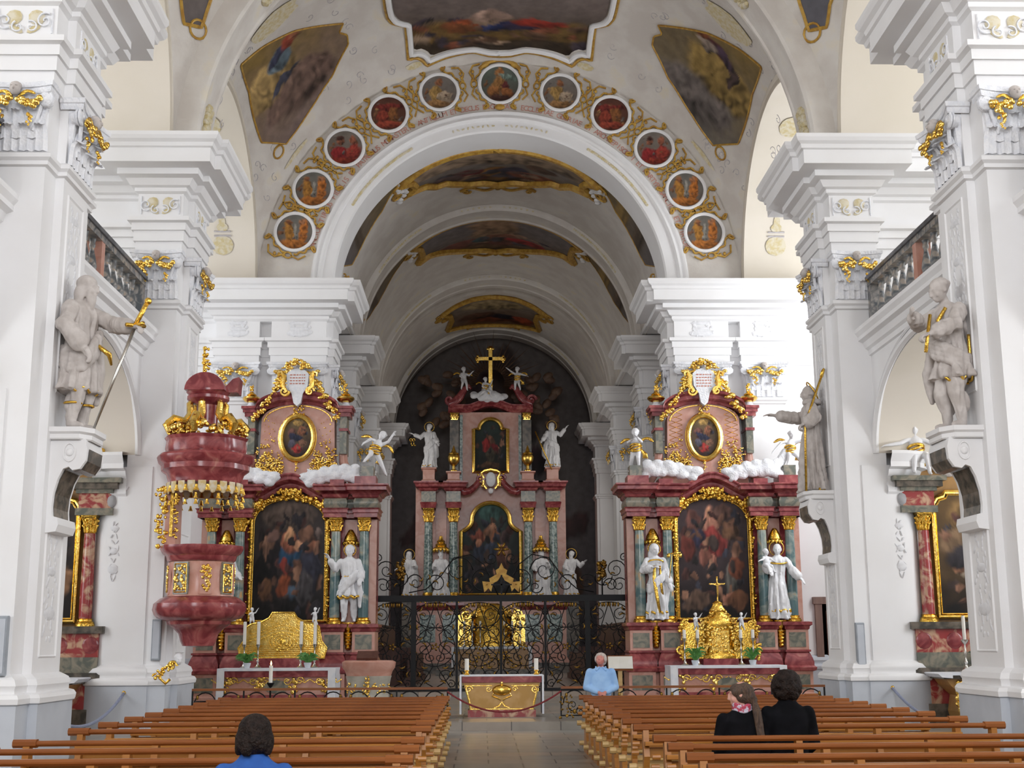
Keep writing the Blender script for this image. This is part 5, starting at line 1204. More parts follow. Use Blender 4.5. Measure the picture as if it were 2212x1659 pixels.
# gilded predella of the left altar
def gilded_panel():
    cx, y = -6.0, 35.85
    t = thing('gilded_altar_panel', 'curved gilded relief panel with a round centre on the left side altar', 'altar panel', (cx, y, 1.03))
    MB().box(cx - 1.0, cx + 1.0, y - .12, y + .15, 1.03, 1.28).build('base', 'redmarble', t, smooth=0)
    pl = [(-1.15, 1.28), (-1.2, 1.55), (-1.05, 1.75), (-.98, 2.12), (-.85, 2.2), (-.6, 2.24), (-.38, 2.36), (-.3, 2.5), (.3, 2.5), (.38, 2.36), (.6, 2.24), (.85, 2.2), (.98, 2.12), (1.05, 1.75), (1.2, 1.55), (1.15, 1.28)]
    MB().prism([(cx + x, z) for x, z in pl], 'y', y - .04, y + .06).build('panel', 'goldb', t, smooth=0)
    m = MB(); m.tube([(cx + x, y - .06, z) for x, z in pl], .025, 6, closed=True)
    for k in range(3): m.tube([(cx - .9 + .09 * i, y - .06, 1.75 + .09 * k + .22 * cos((i - 10) * .16) ** 2) for i in range(21)], .014, 5)
    for k in range(3): m.tube([(cx + (.36 - .1 * k) * cos(a * PI / 12), y - .06, 1.72 + (.24 - .07 * k) * sin(a * PI / 12)) for a in range(24)], .016, 5, closed=True)
    for k in range(6): m.tube([(cx - 1.0, y - .05, 1.36 + .05 * k), (cx + 1.0, y - .05, 1.36 + .05 * k)], .008, 4)
    m.ball((cx, y - .06, 1.72), (.08, .03, .1)); m.build('relief', 'gold', t)
gilded_panel()
def tabernacle():
    cx, y = 5.93, 35.75
    t = thing('tabernacle', 'gilded tabernacle crowned by a crucifix on the right side altar', 'tabernacle', (cx, y, 1.03))
    MB().box(cx - .48, cx + .48, y - .2, y + .2, 1.03, 1.2).build('base', 'redmarble', t, smooth=0)
    MB().lathe([(.46, 1.2), (.47, 1.28), (.40, 1.34), (.40, 2.02), (.46, 2.1), (.46, 2.18), (.38, 2.28), (.28, 2.38), (.2, 2.44), (.24, 2.5), (.16, 2.6), (.13, 2.66), (.15, 2.7), (.06, 2.76)], (cx, y + .05, 0), 20, sy=.55).build('body', 'gold', t)
    MB().box(cx - .24, cx + .24, y - .2, y - .12, 1.4, 1.95).build('door', 'goldb', t, smooth=0)
    m = MB(); rr = random.Random(12)
    for k in range(70): m.ball((cx + rr.uniform(-.36, .36), y - .2, rr.uniform(1.38, 2.1)), (.045, .03, .04), rotm(ry=rr.uniform(-1, 1)), 6, 4)
    for s in (-1, 1):
        gold_cluster(m, [(cx + s * .45, y - .1, 1.4 + .1 * k) for k in range(9)], rr, .07, 3, .06); m.spiral((cx + s * .5, y - .12, 1.55), .16, 1.5, 0, .05, sgn=s)
        gold_cluster(m, [(cx + s * (.1 + .06 * k), y - .12, 2.52 - .07 * k) for k in range(6)], rr, .06, 3, .06)
    m.build('relief', 'goldb', t)
    for s in (-1, 1):
        w = MB(); w.prism([(cx + s * x, z) for x, z in [(.4, 1.2), (.4, 2.0), (.55, 2.18), (.8, 2.16), (.95, 2.25), (1.02, 2.1), (.98, 1.7), (1.06, 1.4), (1.0, 1.2)]], 'y', y, y + .1); gold_cluster(w, [(cx + s * (1.0 + .04 * sin(k)), y, 1.25 + .09 * k) for k in range(11)], rr, .08, 3, .08); w.spiral((cx + s * 1.08, y - .02, 1.45), .14, 1.5, 1, .045, sgn=s); w.spiral((cx + s * .9, y - .02, 2.15), .12, 1.5, 1, .04, sgn=-s); w.build('wing', 'gold', t)
    c = MB(); c.box(cx - .016, cx + .016, y - .02, y + .02, 2.74, 3.38); c.box(cx - .2, cx + .2, y - .02, y + .02, 3.2, 3.235); c.tube([(cx, y - .04, 3.18), (cx, y - .05, 3.0), (cx, y - .04, 2.86)], [.03, .03, .014], 6); c.ball((cx, y - .05, 3.23), .028)
    for s in (-1, 1): c.tube([(cx, y - .04, 3.17), (cx + s * .17, y - .03, 3.23)], .012, 5); c.ball((cx + s * .2, y, 3.22), .026)
    c.ball((cx, y, 3.4), .03); c.build('crucifix', 'goldb', t)
tabernacle()
# ------------------------------------------------------------------ high altar
HX, HY = -.15, 61.
def high_altar():
    cx = HX
    t = thing('high_altar', 'tall high altar with four teal columns at the end of the choir', 'altar', (cx, HY, .3))
    MB().box(cx - 4.3, cx + 4.3, 60.3, 64.5, .3, .75).build('podium', 'darkmarble', t, smooth=0)
    MB().box(cx - 3.6, cx + 3.6, 61.6, 64, .75, 9.2).build('back_wall', 'pinkmarble', t, smooth=0)
    for s in (-1, 1):
        P = [(cx + s * x, y) for x, y in [(3.5, 62), (3.5, 60.6), (1.45, 60.6), (1.45, 62)]]; sd = 1 if s < 0 else -1
        for nm, mt, pr in [('pedestal', 'pinkmarble', [(.1, .75), (.1, .95), (0, 1.0), (0, 3.15)]), ('pedestal_cornice', 'redmarble', [(0, 3.15), (.05, 3.2), (.1, 3.32), (.2, 3.38), (.2, 3.5), (0, 3.52)]), ('column_step', 'darkmarble', [(0, 3.52), (0, 3.74), (-.5, 3.76)])]:
            MB().sweep(pr, P, side=sd).build(nm, mt, t)
        m = MB()
        for x in (2.95, 1.9): m.box(cx + s * x - .36, cx + s * x + .36, 60.57, 60.62, 1.7, 2.95)
        m.build('green_panel', 'teal', t, smooth=0)
        g = MB(); rr = random.Random(2); gold_cluster(g, [(cx + s * (1.6 + .2 * k), 60.5, 3.58) for k in range(10)], rr, .09, 2, .06); g.build('gilded_leaves', 'gold', t)
        for x in (2.95, 1.77): column(t, cx + s * x, 61.0, 3.74, 7.93, .215, 'teal', .66, .25)
        MB().box(cx + s * 2.36 - .25, cx + s * 2.36 + .25, 61.2, 61.7, 3.74, 7.95).build('pilaster', 'pinkmarble', t, smooth=0)
        for x in (2.95, 1.77):
            Q = [(cx + s * x - .34, 61.7), (cx + s * x - .34, 60.68), (cx + s * x + .34, 60.68), (cx + s * x + .34, 61.7)]
            for nm, mt, pr in [('architrave', 'redmarble', [(0, 7.93), (.02, 8.05), (.06, 8.18), (0, 8.22)]), ('frieze', 'greymarble', [(0, 8.22), (0, 8.72)]), ('cornice', 'redmarble', [(0, 8.72), (.1, 8.78), (.12, 8.86), (.26, 8.92), (.28, 9.04), (.36, 9.1), (.36, 9.17), (0, 9.18)])]:
                MB().sweep(pr, Q, side=1).build(nm, mt, t)
            top = 9.86 if x > 2 else 9.68
            MB().sweep([(0, 9.17), (0, 9.25), (-.06, 9.3), (-.06, top - .1), (.02, top - .06), (.02, top), (-.4, top)], Q, side=1).build('attic_pedestal', 'pinkmarble', t)
        c = MB(); c.tube([(cx + s * q, 60.9, z) for q, z in [(1.5, 8.85), (1.25, 8.7), (1.0, 8.75), (.72, 9.0), (.5, 9.3), (.42, 9.45)]], [.2, .2, .17, .15, .13, .1], 10); c.spiral((cx + s * .5, 60.85, 9.35), .2, 1.4, 0, .08, sgn=s); c.build('broken_pediment', 'redmarble', t)
        MB().box(cx + s * 1.75 - .22, cx + s * 1.75 + .22, 61.25, 61.9, 9.2, 12.25).build('upper_pilaster', 'darkmarble', t, smooth=0)
        MB().box(cx + s * 1.42 - .07, cx + s * 1.42 + .07, 61.3, 61.9, 9.2, 12.5).build('grey_strip', 'teal', t, smooth=0)
        g = MB(); g.lathe([(.22, 12.22), (.24, 12.3), (.25, 12.5), (.33, 12.6)], (cx + s * 1.75, 61.45, 0), 4, a0=PI / 4, a1=PI / 4 + 2 * PI); gold_cluster(g, [(cx + s * 1.75 + .09 * k, 61.25, 12.4) for k in range(-2, 3)], rr, .08, 3, .05); g.build('upper_capital', 'goldb', t)
        v = MB(); v.tube([(cx + s * q, 61.2, z) for q, z in [(2.0, 13.0), (1.75, 13.1), (1.5, 13.35), (1.25, 13.75), (1.05, 13.9), (.95, 13.75)]], [.24, .24, .2, .16, .12, .08], 10); v.spiral((cx + s * 1.98, 61.1, 13.2), .24, 1.4, 0, .1, sgn=s); v.build('crowning_volute', 'redmarble', t)
    MB().box(cx - 1.5, cx + 1.5, 61.45, 62.2, 9.0, 12.65).build('upper_panel', 'pinkmarble', t, smooth=0)
    m = MB(); xs = [cx - 2.05 + 4.1 * i / 40 for i in range(41)]
    crest(m, xs, lambda x: 12.62 + .32 * max(0, cos(PI * min(1, abs(x - cx) / 1.1) / 2)) ** 1.5, 61.4, [(-.5, 0), (.06, 0), (.1, .08), (.24, .14), (.28, .26), (.36, .3), (.36, .36), (-.5, .38)]); m.build('upper_cornice', 'redmarble', t)
    # painting with a stepped arch
    def tre(hw, aw, z0, zs, za, zt):
        o = [(-hw, z0), (-hw, zs - .5)] + [(-hw + (hw - aw) * sin(a * PI / 12), zs - .5 + .5 * (1 - cos(a * PI / 12)) ** .7) for a in range(1, 7)]
        o += [(aw * sin(-PI / 2 + PI * i / 16), za + (zt - za) * cos(-PI / 2 + PI * i / 16)) for i in range(17)]
        return o + [(-x, z) for x, z in reversed(o[:8])]
    o = tre(1.42, .9, 3.9, 7.35, 7.4, 8.22)
    pic = patch([(cx + x, z) for x, z in o], lambda u, v: (u, 61.3, v), ST['alt_high'], 150, 40, seed=3.).build('altarpiece', 'paint', t, smooth=4)
    MB().tube([(cx + x, 61.24, z) for x, z in o], .11, 8, closed=True).build('gilded_frame', 'goldb', pic)
    o = [(-.82, 9.72), (-.82, 11.8), (-.55, 11.8)] + [(.55 * sin(-PI / 2 + PI * i / 16), 11.8 + .5 * cos(-PI / 2 + PI * i / 16)) for i in range(17)] + [(.55, 11.8), (.82, 11.8), (.82, 9.72)]
    pic = patch([(cx + x, z) for x, z in o], lambda u, v: (u, 61.36, v), ST['alt_upper'], 110, 26, seed=5.).build('upper_painting', 'paint', t, smooth=4)
    MB().tube([(cx + x, 61.3, z) for x, z in o], .10, 8, closed=True).build('gilded_frame', 'goldb', pic)
    c = MB(); c.ball((cx, 60.85, 9.3), (.24, .12, .36), None, 14, 10); c.ball((cx, 60.85, 8.75), (.12, .1, .14)); k = c.build('cartouche', 'stucco', t)
    g = MB(); rr = random.Random(6)
    for s in (-1, 1): g.tube([(cx + s * q, 60.85, z) for q, z in [(.2, 8.85), (.36, 9.05), (.34, 9.4), (.46, 9.6), (.3, 9.72), (0, 9.78)]], .07, 7); gold_cluster(g, [(cx + s * (.4 + .03 * q), 60.85, 9.0 + .12 * q) for q in range(5)], rr, .1, 3, .06)
    g.build('gilded_cartouche_frame', 'goldb', k)
    # cross, cloud and sunburst on top
    g = MB(); g.box(cx - .09, cx + .09, 61.0, 61.12, 13.5, 15.72); g.box(cx - .6, cx + .6, 61.0, 61.12, 15.14, 15.31)
    for x, z in [(0, 15.75), (-.62, 15.22), (.62, 15.22)]: g.ball((cx + x, 61.06, z), (.13, .07, .13)); 
    for x, z in [(-.62, 15.36), (-.62, 15.08), (.62, 15.36), (.62, 15.08), (-.13, 15.72), (.13, 15.72)]: g.ball((cx + x, 61.06, z), (.07, .05, .07))
    g.build('gilded_cross', 'goldb', t)
    m = MB(); r3 = random.Random(4)
    for q in range(30): m.ball((cx + r3.gauss(0, .4), 61.05 + r3.uniform(-.1, .15), 13.2 + abs(r3.gauss(0, .22))), (.2, .14, .15), None, 8, 6)
    place_mesh('white_clouds', remesh(m, .05, 2), 'stucco', t, Matrix.Identity(4))
    r = MB()
    for q in range(28):
        a = -1.7 + 3.4 * q / 27; l = 1.9 + .9 * (q % 3) / 2; b = .08
        r.add([(cx + .7 * sin(a - b), 61.9, 14.2 + .7 * cos(a - b)), (cx + l * sin(a), 61.9, 14.2 + l * cos(a)), (cx + .7 * sin(a + b), 61.9, 14.2 + .7 * cos(a + b)), (cx + .7 * sin(a), 61.8, 14.2 + .7 * cos(a))], [(0, 1, 3), (3, 1, 2), (0, 3, 2), (0, 2, 1)])
    r.build('sunburst', 'sunburst', t, smooth=0)
    for s in (-1, 1):
        d = MB()
        for q in range(26): d.ball((cx + s * r3.uniform(1.2, 3.4), 62.2, 12.9 + r3.uniform(-.9, 1.6) * (1.2 - .2 * q / 26)), (.3, .12, .2), rotm(ry=r3.uniform(-1, 1)), 7, 5)
        d.build('dark_clouds', 'sunburst', t)
    return t
M['sunburst'] = mat('brown_stucco_rays', (.085, .045, .028), (.13, .075, .045), rough=.6, scale=4)
high_altar()
def urn(loc, label):
    t = thing('urn', label, 'urn', loc, 'urns of the high altar')
    MB().lathe([(.2, 0), (.2, .05), (.08, .12), (.07, .28), (.14, .34), (.26, .5), (.3, .68), (.26, .8), (.2, .84)], loc, 16).build('bowl', 'goldb', t)
    f = MB().lathe([(.24, .84), (.26, .88), (.12, .95), (.07, 1.1), (0, 1.3)], loc, 10); f.build('gilded_flame', 'gold', t)
urn((HX - 1.77, 60.95, 9.68), 'gilded urn on the high altar, beside the left side of the upper painting')
urn((HX + 1.77, 60.95, 9.68), 'gilded urn on the high altar, beside the right side of the upper painting')

WHT = 'white'
s1 = saint(1, ((-.2, -.02, .70), (-.36, -.06, .77)), ((.16, -.07, .66), (.2, -.16, .56)), yaw=-.3, hair='short', beard=.7, voxel=.012)
k = MB()
for q in (0, .06): ring(k, (-.41 + q, -.07, .64), .028, .010); k.box(-.415 + q, -.395 + q, -.08, -.06, .50, .62); k.box(-.415 + q, -.36 + q, -.08, -.06, .50, .53)
statue('white statue with a halo and arm stretched out holding gold keys, on the high altar', (HX - 2.95, 60.95, 9.86), 2.1, 0, s1, MB().tube(hem(.05, .15, .12), .011, 5), halo=1, halo_tilt=0, halo_r=.11, extra=[('keys', k, 'gold')], group='upper statues of the high altar')
s2 = saint(2, ((-.17, -.06, .68), (-.22, -.16, .60)), ((.19, -.03, .74), (.30, -.06, .88)), yaw=.35, hair='long', beard=1., voxel=.012)
k = MB().tube([(-.38, -.13, .80), (-.02, -.16, -.06)], .016, 6)
statue('white statue with a halo and raised arm holding a gold sword, on the high altar', (HX + 2.95, 60.95, 9.86), 2.15, 0, s2, MB().tube(hem(.06, .15, .12), .011, 5), halo=1, halo_tilt=0, halo_r=.11, extra=[('sword', k, 'gold')], group='upper statues of the high altar')
putto('white putto with gold wings to the left of the golden cross', (HX - 1.3, 61.0, 13.72), 1.1, .3, ((-.2, -.1, .55), (-.1, -.2, .45)), ((.22, -.1, .6), (.32, -.18, .72)), ((-.1, -.2, .25), (-.12, -.05, .02)), ((.1, -.12, .2), (.16, .02, .0)), drape=False, group='putti of the high altar')
putto('white putto with both arms spread to the right of the golden cross', (HX + 1.3, 61.0, 13.72), 1.1, -.3, ((-.25, -.05, .78), (-.42, -.1, .92)), ((.25, -.05, .62), (.42, -.1, .56)), ((-.07, -.1, .2), (-.1, 0, .0)), ((.1, -.12, .22), (.12, .05, .0)), group='putti of the high altar')
putto('white angel figure at the foot of the golden cross', (HX - .25, 60.7, 13.25), 1.0, .4, ((-.2, -.1, .5), (-.1, -.2, .45)), ((.22, -.1, .6), (.3, -.1, .78)), ((-.15, -.2, .25), (-.3, -.05, .1)), ((.15, -.22, .25), (.3, 0, .1)), group='putti of the high altar')
sa = saint(3, ((-.18, -.04, .66), (-.26, -.14, .62)), ((.16, -.06, .66), (.12, -.18, .68)), yaw=.3, hair='long', beard=1., voxel=.012, hip=.04)
sb = saint(4, ((-.16, -.05, .64), (-.12, -.17, .66)), ((.17, -.03, .64), (.16, -.15, .58)), yaw=.2, hair='mitre', beard=.8, voxel=.012, flare=1.15)
sc = saint(5, ((-.17, -.05, .64), (-.14, -.18, .60)), ((.17, -.04, .66), (.14, -.16, .72)), yaw=-.2, hair='hood', beard=0, voxel=.012, flare=1.2)
sd = saint(6, ((-.16, -.05, .66), (-.12, -.16, .62)), ((.19, -.04, .68), (.27, -.12, .76)), yaw=-.35, hair='short', beard=1.1, voxel=.012, hip=-.04)
GR4 = 'lower statues of the high altar'
for me, x, lab, ha in [(sa, -3.85, 'white haloed statue left of the left pair of high altar columns', 1), (sb, -2.36, 'white bishop statue under a gold canopy between the left high altar columns', 0), (sc, 2.36, 'white hooded statue under a gold canopy between the right high altar columns', 0), (sd, 3.8, 'white haloed statue right of the right pair of high altar columns', 1)]:
    y = 60.78 if abs(x) < 3 else 60.95
    if abs(x) > 3:
        p = thing('statue_pedestal', 'plain marble pedestal under the haloed statue on the %s of the high altar' % ('left', 'right')[x > 0], 'pedestal', (HX + x, y, .75), 'statue pedestals of the high altar')
        MB().box(HX + x - .3, HX + x + .3, y - .3, y + .3, .75, 3.55).build('shaft', 'darkmarble', p, smooth=0); MB().box(HX + x - .36, HX + x + .36, y - .36, y + .36, 3.55, 3.76).build('cap_slab', 'redmarble', p, smooth=0)
    statue(lab, (HX + x, y, 3.76), 2.1, 0, me, MB().tube(hem(.06, .15, .12), .012, 5), halo=ha, halo_tilt=0, halo_r=.12, group=GR4)
for s in (-1, 1):
    c = thing('statue_canopy', 'tiered gilded canopy between the %s columns of the high altar' % ('left', 'right')[s > 0], 'canopy', (HX + s * 2.36, 60.95, 5.95), 'gilded canopies of the high altar')
    MB().lathe([(0, .0), (.34, .0), (.36, .1), (.24, .2), (.27, .26), (.17, .36), (.2, .42), (.1, .52), (.08, .66), (0, .7)], (HX + s * 2.36, 60.95, 5.95), 14).build('shell', 'gold', c)
    d = MB(); [d.ball((HX + s * 2.36 + .35 * cos(a * PI / 6), 60.95 + .35 * sin(a * PI / 6), 5.95), (.06, .06, .1)) for a in range(12)]; d.build('valance', 'goldb', c)
# tabernacle, altar table of the high altar
t = thing('tabernacle', 'broad gilded tabernacle on the high altar, seen through the iron gate', 'tabernacle', (HX, 58.6, 1.45))
MB().lathe([(1.0, 0), (1.0, .2), (.9, .25), (.9, 1.3), (1.05, 1.4), (.95, 1.55), (.5, 1.85), (.3, 1.95)], (HX, 58.6, 1.45), 24, sy=.5).build('body', 'gold', t)
g = MB(); rr = random.Random(77)
gold_cluster(g, [(HX + rr.uniform(-1.45, 1.45), 58.25, 1.5 + rr.random() * 1.7) for _ in range(90)], rr, .11, 2, .1)
for s in (-1, 1):
    for z in (1.9, 2.4, 2.9): g.spiral((HX + s * 1.15, 58.2, z), .22, 1.6, 0, .06, sgn=s)
    MB().box(HX + s * 1.2 - .3, HX + s * 1.2 + .3, 58.3, 58.7, 1.45, 2.9).build('side_wing', 'goldb', t, smooth=0)
g.build('relief', 'goldb', t)
t = thing('altar_table', 'yellow marble altar table of the high altar, seen through the iron gate', 'altar table', (HX, 57.3, .55))
MB().box(HX - 2.4, HX + 2.4, 55.8, 58.9, .3, .55).build('step', 'darkmarble', t, smooth=0)
MB().box(HX - 1.6, HX + 1.6, 57, 58.8, .55, 1.4).build('body', 'ochre', t, smooth=0)
g = MB(); gold_cluster(g, [(HX + rr.uniform(-1.5, 1.5), 56.98, .62 + rr.random() * .7) for _ in range(40)], rr, .08, 2, .05); g.build('gilded_relief', 'gold', t)
c = thing('altar_cloth', 'white linen cloth on the high altar, seen through the iron gate', 'altar cloth', (HX, 57.3, 1.4))
MB().box(HX - 1.75, HX + 1.75, 56.93, 58.9, 1.402, 1.5).build('top_cloth', 'cloth', c, smooth=0)
for s in (-1, 1): MB().box(HX + s * 1.68 - .07, HX + s * 1.68 + .07, 56.92, 58.8, .62, 1.402).build('hanging_end', 'cloth', c, smooth=0)
for i, x in enumerate((-1.2, -.85, -.5, .55, .9, 1.25)):
    candlestick((HX + x, 57.3, 1.5), 'white candle on the high altar, %s of the six' % ('leftmost', 'second from the left', 'third from the left', 'third from the right', 'second from the right', 'rightmost')[i], .8, .3, group='candles of the high altar')
for s in (-1, 1):
    t = thing('choir_stall', 'dark wooden choir stall along the %s side behind the iron gate' % ('left', 'right')[s > 0], 'choir stall', (s * 3.6, 47, .3), 'choir stalls')
    MB().box(s * 3.55 - .75, s * 3.55 + .75, 43, 52, .3, .5).build('platform', 'darkwood', t, smooth=0); MB().box(s * 4.1 - .08, s * 4.1 + .08, 43, 52, .5, 2.3).build('back_panel', 'darkwood', t, smooth=0)
    MB().box(s * 3.75 - .25, s * 3.75 + .25, 43, 52, .85, .92).build('seat', 'darkwood', t, smooth=0); MB().box(s * 2.95 - .06, s * 2.95 + .06, 43, 52, .5, 1.3).build('front_desk', 'darkwood', t, smooth=0)
    for k in range(7): MB().box(s * 3.6 - .35, s * 3.6 + .35, 43.02 + k * 1.49, 43.1 + k * 1.49, .5, 1.5).build('divider', 'darkwood', t, smooth=0)

# ------------------------------------------------------------------ wrought iron gate
def iron_gate():
    Y = 37.9; z0, z1 = .3, 2.84
    t = thing('iron_gate', 'black wrought iron choir gate with gilded scrollwork and high cresting', 'gate', (0, Y, z0))
    MB().box(-4.98, 4.98, Y - .06, Y + .06, z1, 3.02).build('top_rail', 'iron', t, smooth=0)
    MB().box(-4.98, 4.98, Y - .04, Y + .04, z0, z0 + .08).build('bottom_rail', 'iron', t, smooth=0)
    px = [-4.9, -3.78, -2.55, -1.3, -.02, 1.27, 2.5, 3.75, 4.9]
    for x in px:
        w = .075 if abs(abs(x) - 2.52) < .1 else .035
        MB().box(x - w, x + w, Y - .05, Y + .05, z0, z1).build('post', 'iron', t, smooth=0)
    first = None
    for i in range(8):
        xc = (px[i] + px[i + 1]) / 2; w = px[i + 1] - px[i]
        if first is None:
            m = MB(); g = MB(); hw = 1.22 / 2 - .04
            def E(cx, cz, rx, rz, r=.014): m.tube([(cx + rx * cos(a * PI / 14), Y, cz + rz * sin(a * PI / 14)) for a in range(28)], r, 4, closed=True)
            x0 = xc
            E(x0, 2.45, hw * .95, .36); E(x0, 1.55, hw * .9, .55, .012)
            for s in (-1, 1):
                for (cx, cz, r, a0, tn, sg) in [(.3, 2.45, .22, 0, 1.6, 1), (.34, 1.95, .2, 1.5, 1.5, -1), (.28, 1.5, .24, .5, 1.6, 1), (.36, 1.05, .19, 2., 1.5, -1), (.26, .72, .2, 0, 1.6, 1), (.12, 1.25, .14, 1, 1.4, -1), (.14, 2.1, .13, 2, 1.4, 1), (.42, .5, .12, 2, 1.4, -1)]:
                    m.spiral((x0 + s * cx, Y, cz), r, tn, a0 if s > 0 else PI - a0, .014, sgn=sg * s, k=20)
                m.tube([(x0 + s * q, Y, z) for q, z in [(.02, .4), (.25, .55), (.5, .9), (.45, 1.3), (.15, 1.6), (.1, 1.9), (.4, 2.2), (.55, 2.75)]], .013, 4)
                m.tube([(x0, Y, 2.8), (x0 + s * .3, Y, 1.8), (x0 + s * .05, Y, 1.0), (x0 + s * .4, Y, .4)], .012, 4)
                for k in range(9):
                    z = .5 + .27 * k; q = .18 + .3 * abs(sin(k * 1.7)); ang = k * 1.9
                    g.tube([(x0 + s * (q + .09 * cos(ang + j * .45)), Y - .02, z + .09 * sin(ang + j * .45)) for j in range(6)], [.006, .02, .028, .028, .018, .005], 5)
                for k in range(4): g.ball((x0 + s * .14 * (k - 1.2), Y - .01, 2.74), (.03, .02, .07))
            for k in range(5): g.ball((x0 + .07 * cos(k * 1.256), Y - .02, 1.55 + .07 * sin(k * 1.256)), (.05, .02, .03), rotm(ry=-k * 1.256), 6, 4)
            first = m.build('scroll_panel', 'iron', t, smooth=4); fg = g.build('gilded_leaves', 'irongold', first, smooth=4); fx = x0
        else:
            c = first.copy(); COL.objects.link(c); c.parent = t; k = w / 1.12
            c.matrix_basis = Matrix.Translation((xc - (fx) * k, 0, 0)) @ Matrix.Diagonal((k, 1, 1, 1)); WL[c.name] = WL[t.name]
            e = fg.copy(); COL.objects.link(e); e.parent = c; WL[e.name] = WL[t.name]
    # cresting
    m = MB(); g = MB(); rr = random.Random(14)
    for s in (-1, 1):
        for (cx, cz, r, a0, tn, sg) in [(.55, 3.5, .36, -PI / 2, 1.6, 1), (1.25, 3.75, .42, PI, 1.5, -1), (1.9, 3.35, .3, 0, 1.5, 1), (1.0, 3.25, .2, 0, 1.4, -1), (2.5, 3.4, .26, 0, 1.5, 1), (3.2, 3.3, .22, PI, 1.5, -1), (3.35, 3.75, .3, 0, 1.6, 1), (2.95, 3.55, .3, 0, 1.5, -1), (3.6, 4.1, .14, 0, 1.4, 1), (3.45, 3.3, .24, 0, 1.4, 1), (.3, 4.1, .2, 0, 1.5, -1)]:
            m.spiral((s * cx, Y, cz), r, tn, a0 if s > 0 else PI - a0, .018, sgn=sg * s, k=22)
        m.tube([(s * q, Y, z) for q, z in [(.1, 3.02), (.5, 3.9), (.9, 4.2), (1.4, 4.1), (1.75, 3.6), (2.2, 3.2), (2.7, 3.1)]], .016, 4)
        m.tube([(s * 3.78, Y, 3.02), (s * 3.78, Y, 4.4)], .03, 6); m.tube([(s * 2.95, Y, 3.02), (s * 2.95, Y, 3.95)], .022, 5)
        gold_cluster(g, [(s * 3.78, Y, 4.35 + .06 * k) for k in range(4)], rr, .06, 4, .04); gold_cluster(g, [(s * 3.78, Y, 3.4 + .14 * k) for k in range(6)], rr, .05, 2, .04)
        gold_cluster(g, [(s * 2.95, Y - .02, 3.55 + .07 * k) for k in range(7)], rr, .1 , 4, .05)
        for k in range(14): g.tube([(s * (.4 + .22 * k + .08 * cos(k + j * .5)), Y - .02, 3.25 + .35 * abs(sin(k * 1.3)) + .08 * sin(k + j * .5)) for j in range(6)], [.006, .02, .026, .026, .018, .005], 5)
    m.build('cresting', 'iron', t, smooth=4)
    for k in range(6): g.ball((.0 + .12 * cos(k * PI / 3), Y - .02, 4.35 + .12 * sin(k * PI / 3)), (.11, .025, .04), rotm(ry=-k * PI / 3), 7, 5)
    g.build('gilded_cresting_leaves', 'irongold', t, smooth=4)
    e = MB(); e.prism([(-.5, 3.1), (-.56, 3.42), (-.34, 3.40), (-.36, 3.5), (-.14, 3.62), (-.17, 3.74), (-.07, 3.8), (0, 3.95), (.07, 3.8), (.17, 3.74), (.14, 3.62), (.36, 3.5), (.34, 3.40), (.56, 3.42), (.5, 3.1), (.38, 3.22), (.3, 3.12), (.24, 3.36), (.1, 3.44), (0, 3.6), (-.1, 3.44), (-.24, 3.36), (-.3, 3.12), (-.38, 3.22)], 'y', Y - .04, Y - .01)
    e.build('gilded_emblem', 'goldpaint', t, smooth=0)
    c = MB().box(-.025, .025, Y - .06, Y - .02, 3.05, 3.6); c.box(-.3, .3, Y - .06, Y - .02, 3.3, 3.34); c.build('iron_cross', 'iron', t, smooth=0)
iron_gate()

# ------------------------------------------------------------------ people's altar
AX, AY = -.16, 27.2
t = thing('altar_table', 'small red and gold altar standing in the middle in front of the gate', 'altar table', (AX, AY, .16))
MB().box(AX - .70, AX + .70, AY, AY + .7, .16, .30).build('base_step', 'redwhite', t, smooth=0)
M['goldbody'] = mat('golden_marbled_front', (.40, .22, .05), (.50, .30, .11), rough=.3, metal=.25, scale=3, detail=6)
MB().prism([(AX + x, z) for x, z in [(-.66, .30), (-.70, .5), (-.76, .72), (-.79, .85), (.79, .85), (.76, .72), (.70, .5), (.66, .30)]], 'y', AY + .03, AY + .7).build('body', 'goldbody', t, smooth=0)
MB().box(AX - .82, AX + .82, AY - .02, AY + .74, .85, .975).build('top_slab', 'redmarble', t, smooth=0)
g = MB(); g.ball((AX, AY + .02, .70), (.2, .1, .11), None, 16, 10); g.ball((AX, AY, .84), (.035, .03, .05))
for s in (-1, 1):
    g.tube([(AX + s * q, AY + .02, z) for q, z in [(.16, .64), (.2, .58), (.1, .54), (.02, .5)]], .016, 6); g.tube([(AX + s * q, AY + .02, z) for q, z in [(.2, .79), (.76, .79)]], .012, 5); g.tube([(AX + s * q, AY + .02, z) for q, z in [(.64, .32), (.68, .5), (.74, .72)]], .024, 6)
    g.spiral((AX + s * .27, AY + .02, .72), .06, 1.4, 0, .014, sgn=s); g.spiral((AX + s * .68, AY + .02, .72), .08, 1.4, 0, .02, sgn=-s); g.tube([(AX, AY + .02, .46), (AX + s * .06, AY + .02, .38), (AX + s * .16, AY + .02, .34)], .02, 5)
g.tube([(AX - .66, AY + .02, .32), (AX + .66, AY + .02, .32)], .014, 5); g.build('gilded_ornament', 'goldb', t)
c = thing('altar_cloth', 'white cloth with narrow hanging ends on the small altar in the middle', 'altar cloth', (AX, AY, .977))
MB().box(AX - .87, AX + .87, AY - .03, AY + .76, .977, 1.0).build('top_cloth', 'cloth', c, smooth=0)
for s in (-1, 1): MB().box(AX + s * .85 - .02, AX + s * .85 + .02, AY - .03, AY + .76, .22, .977).build('hanging_end', 'cloth', c, smooth=0)
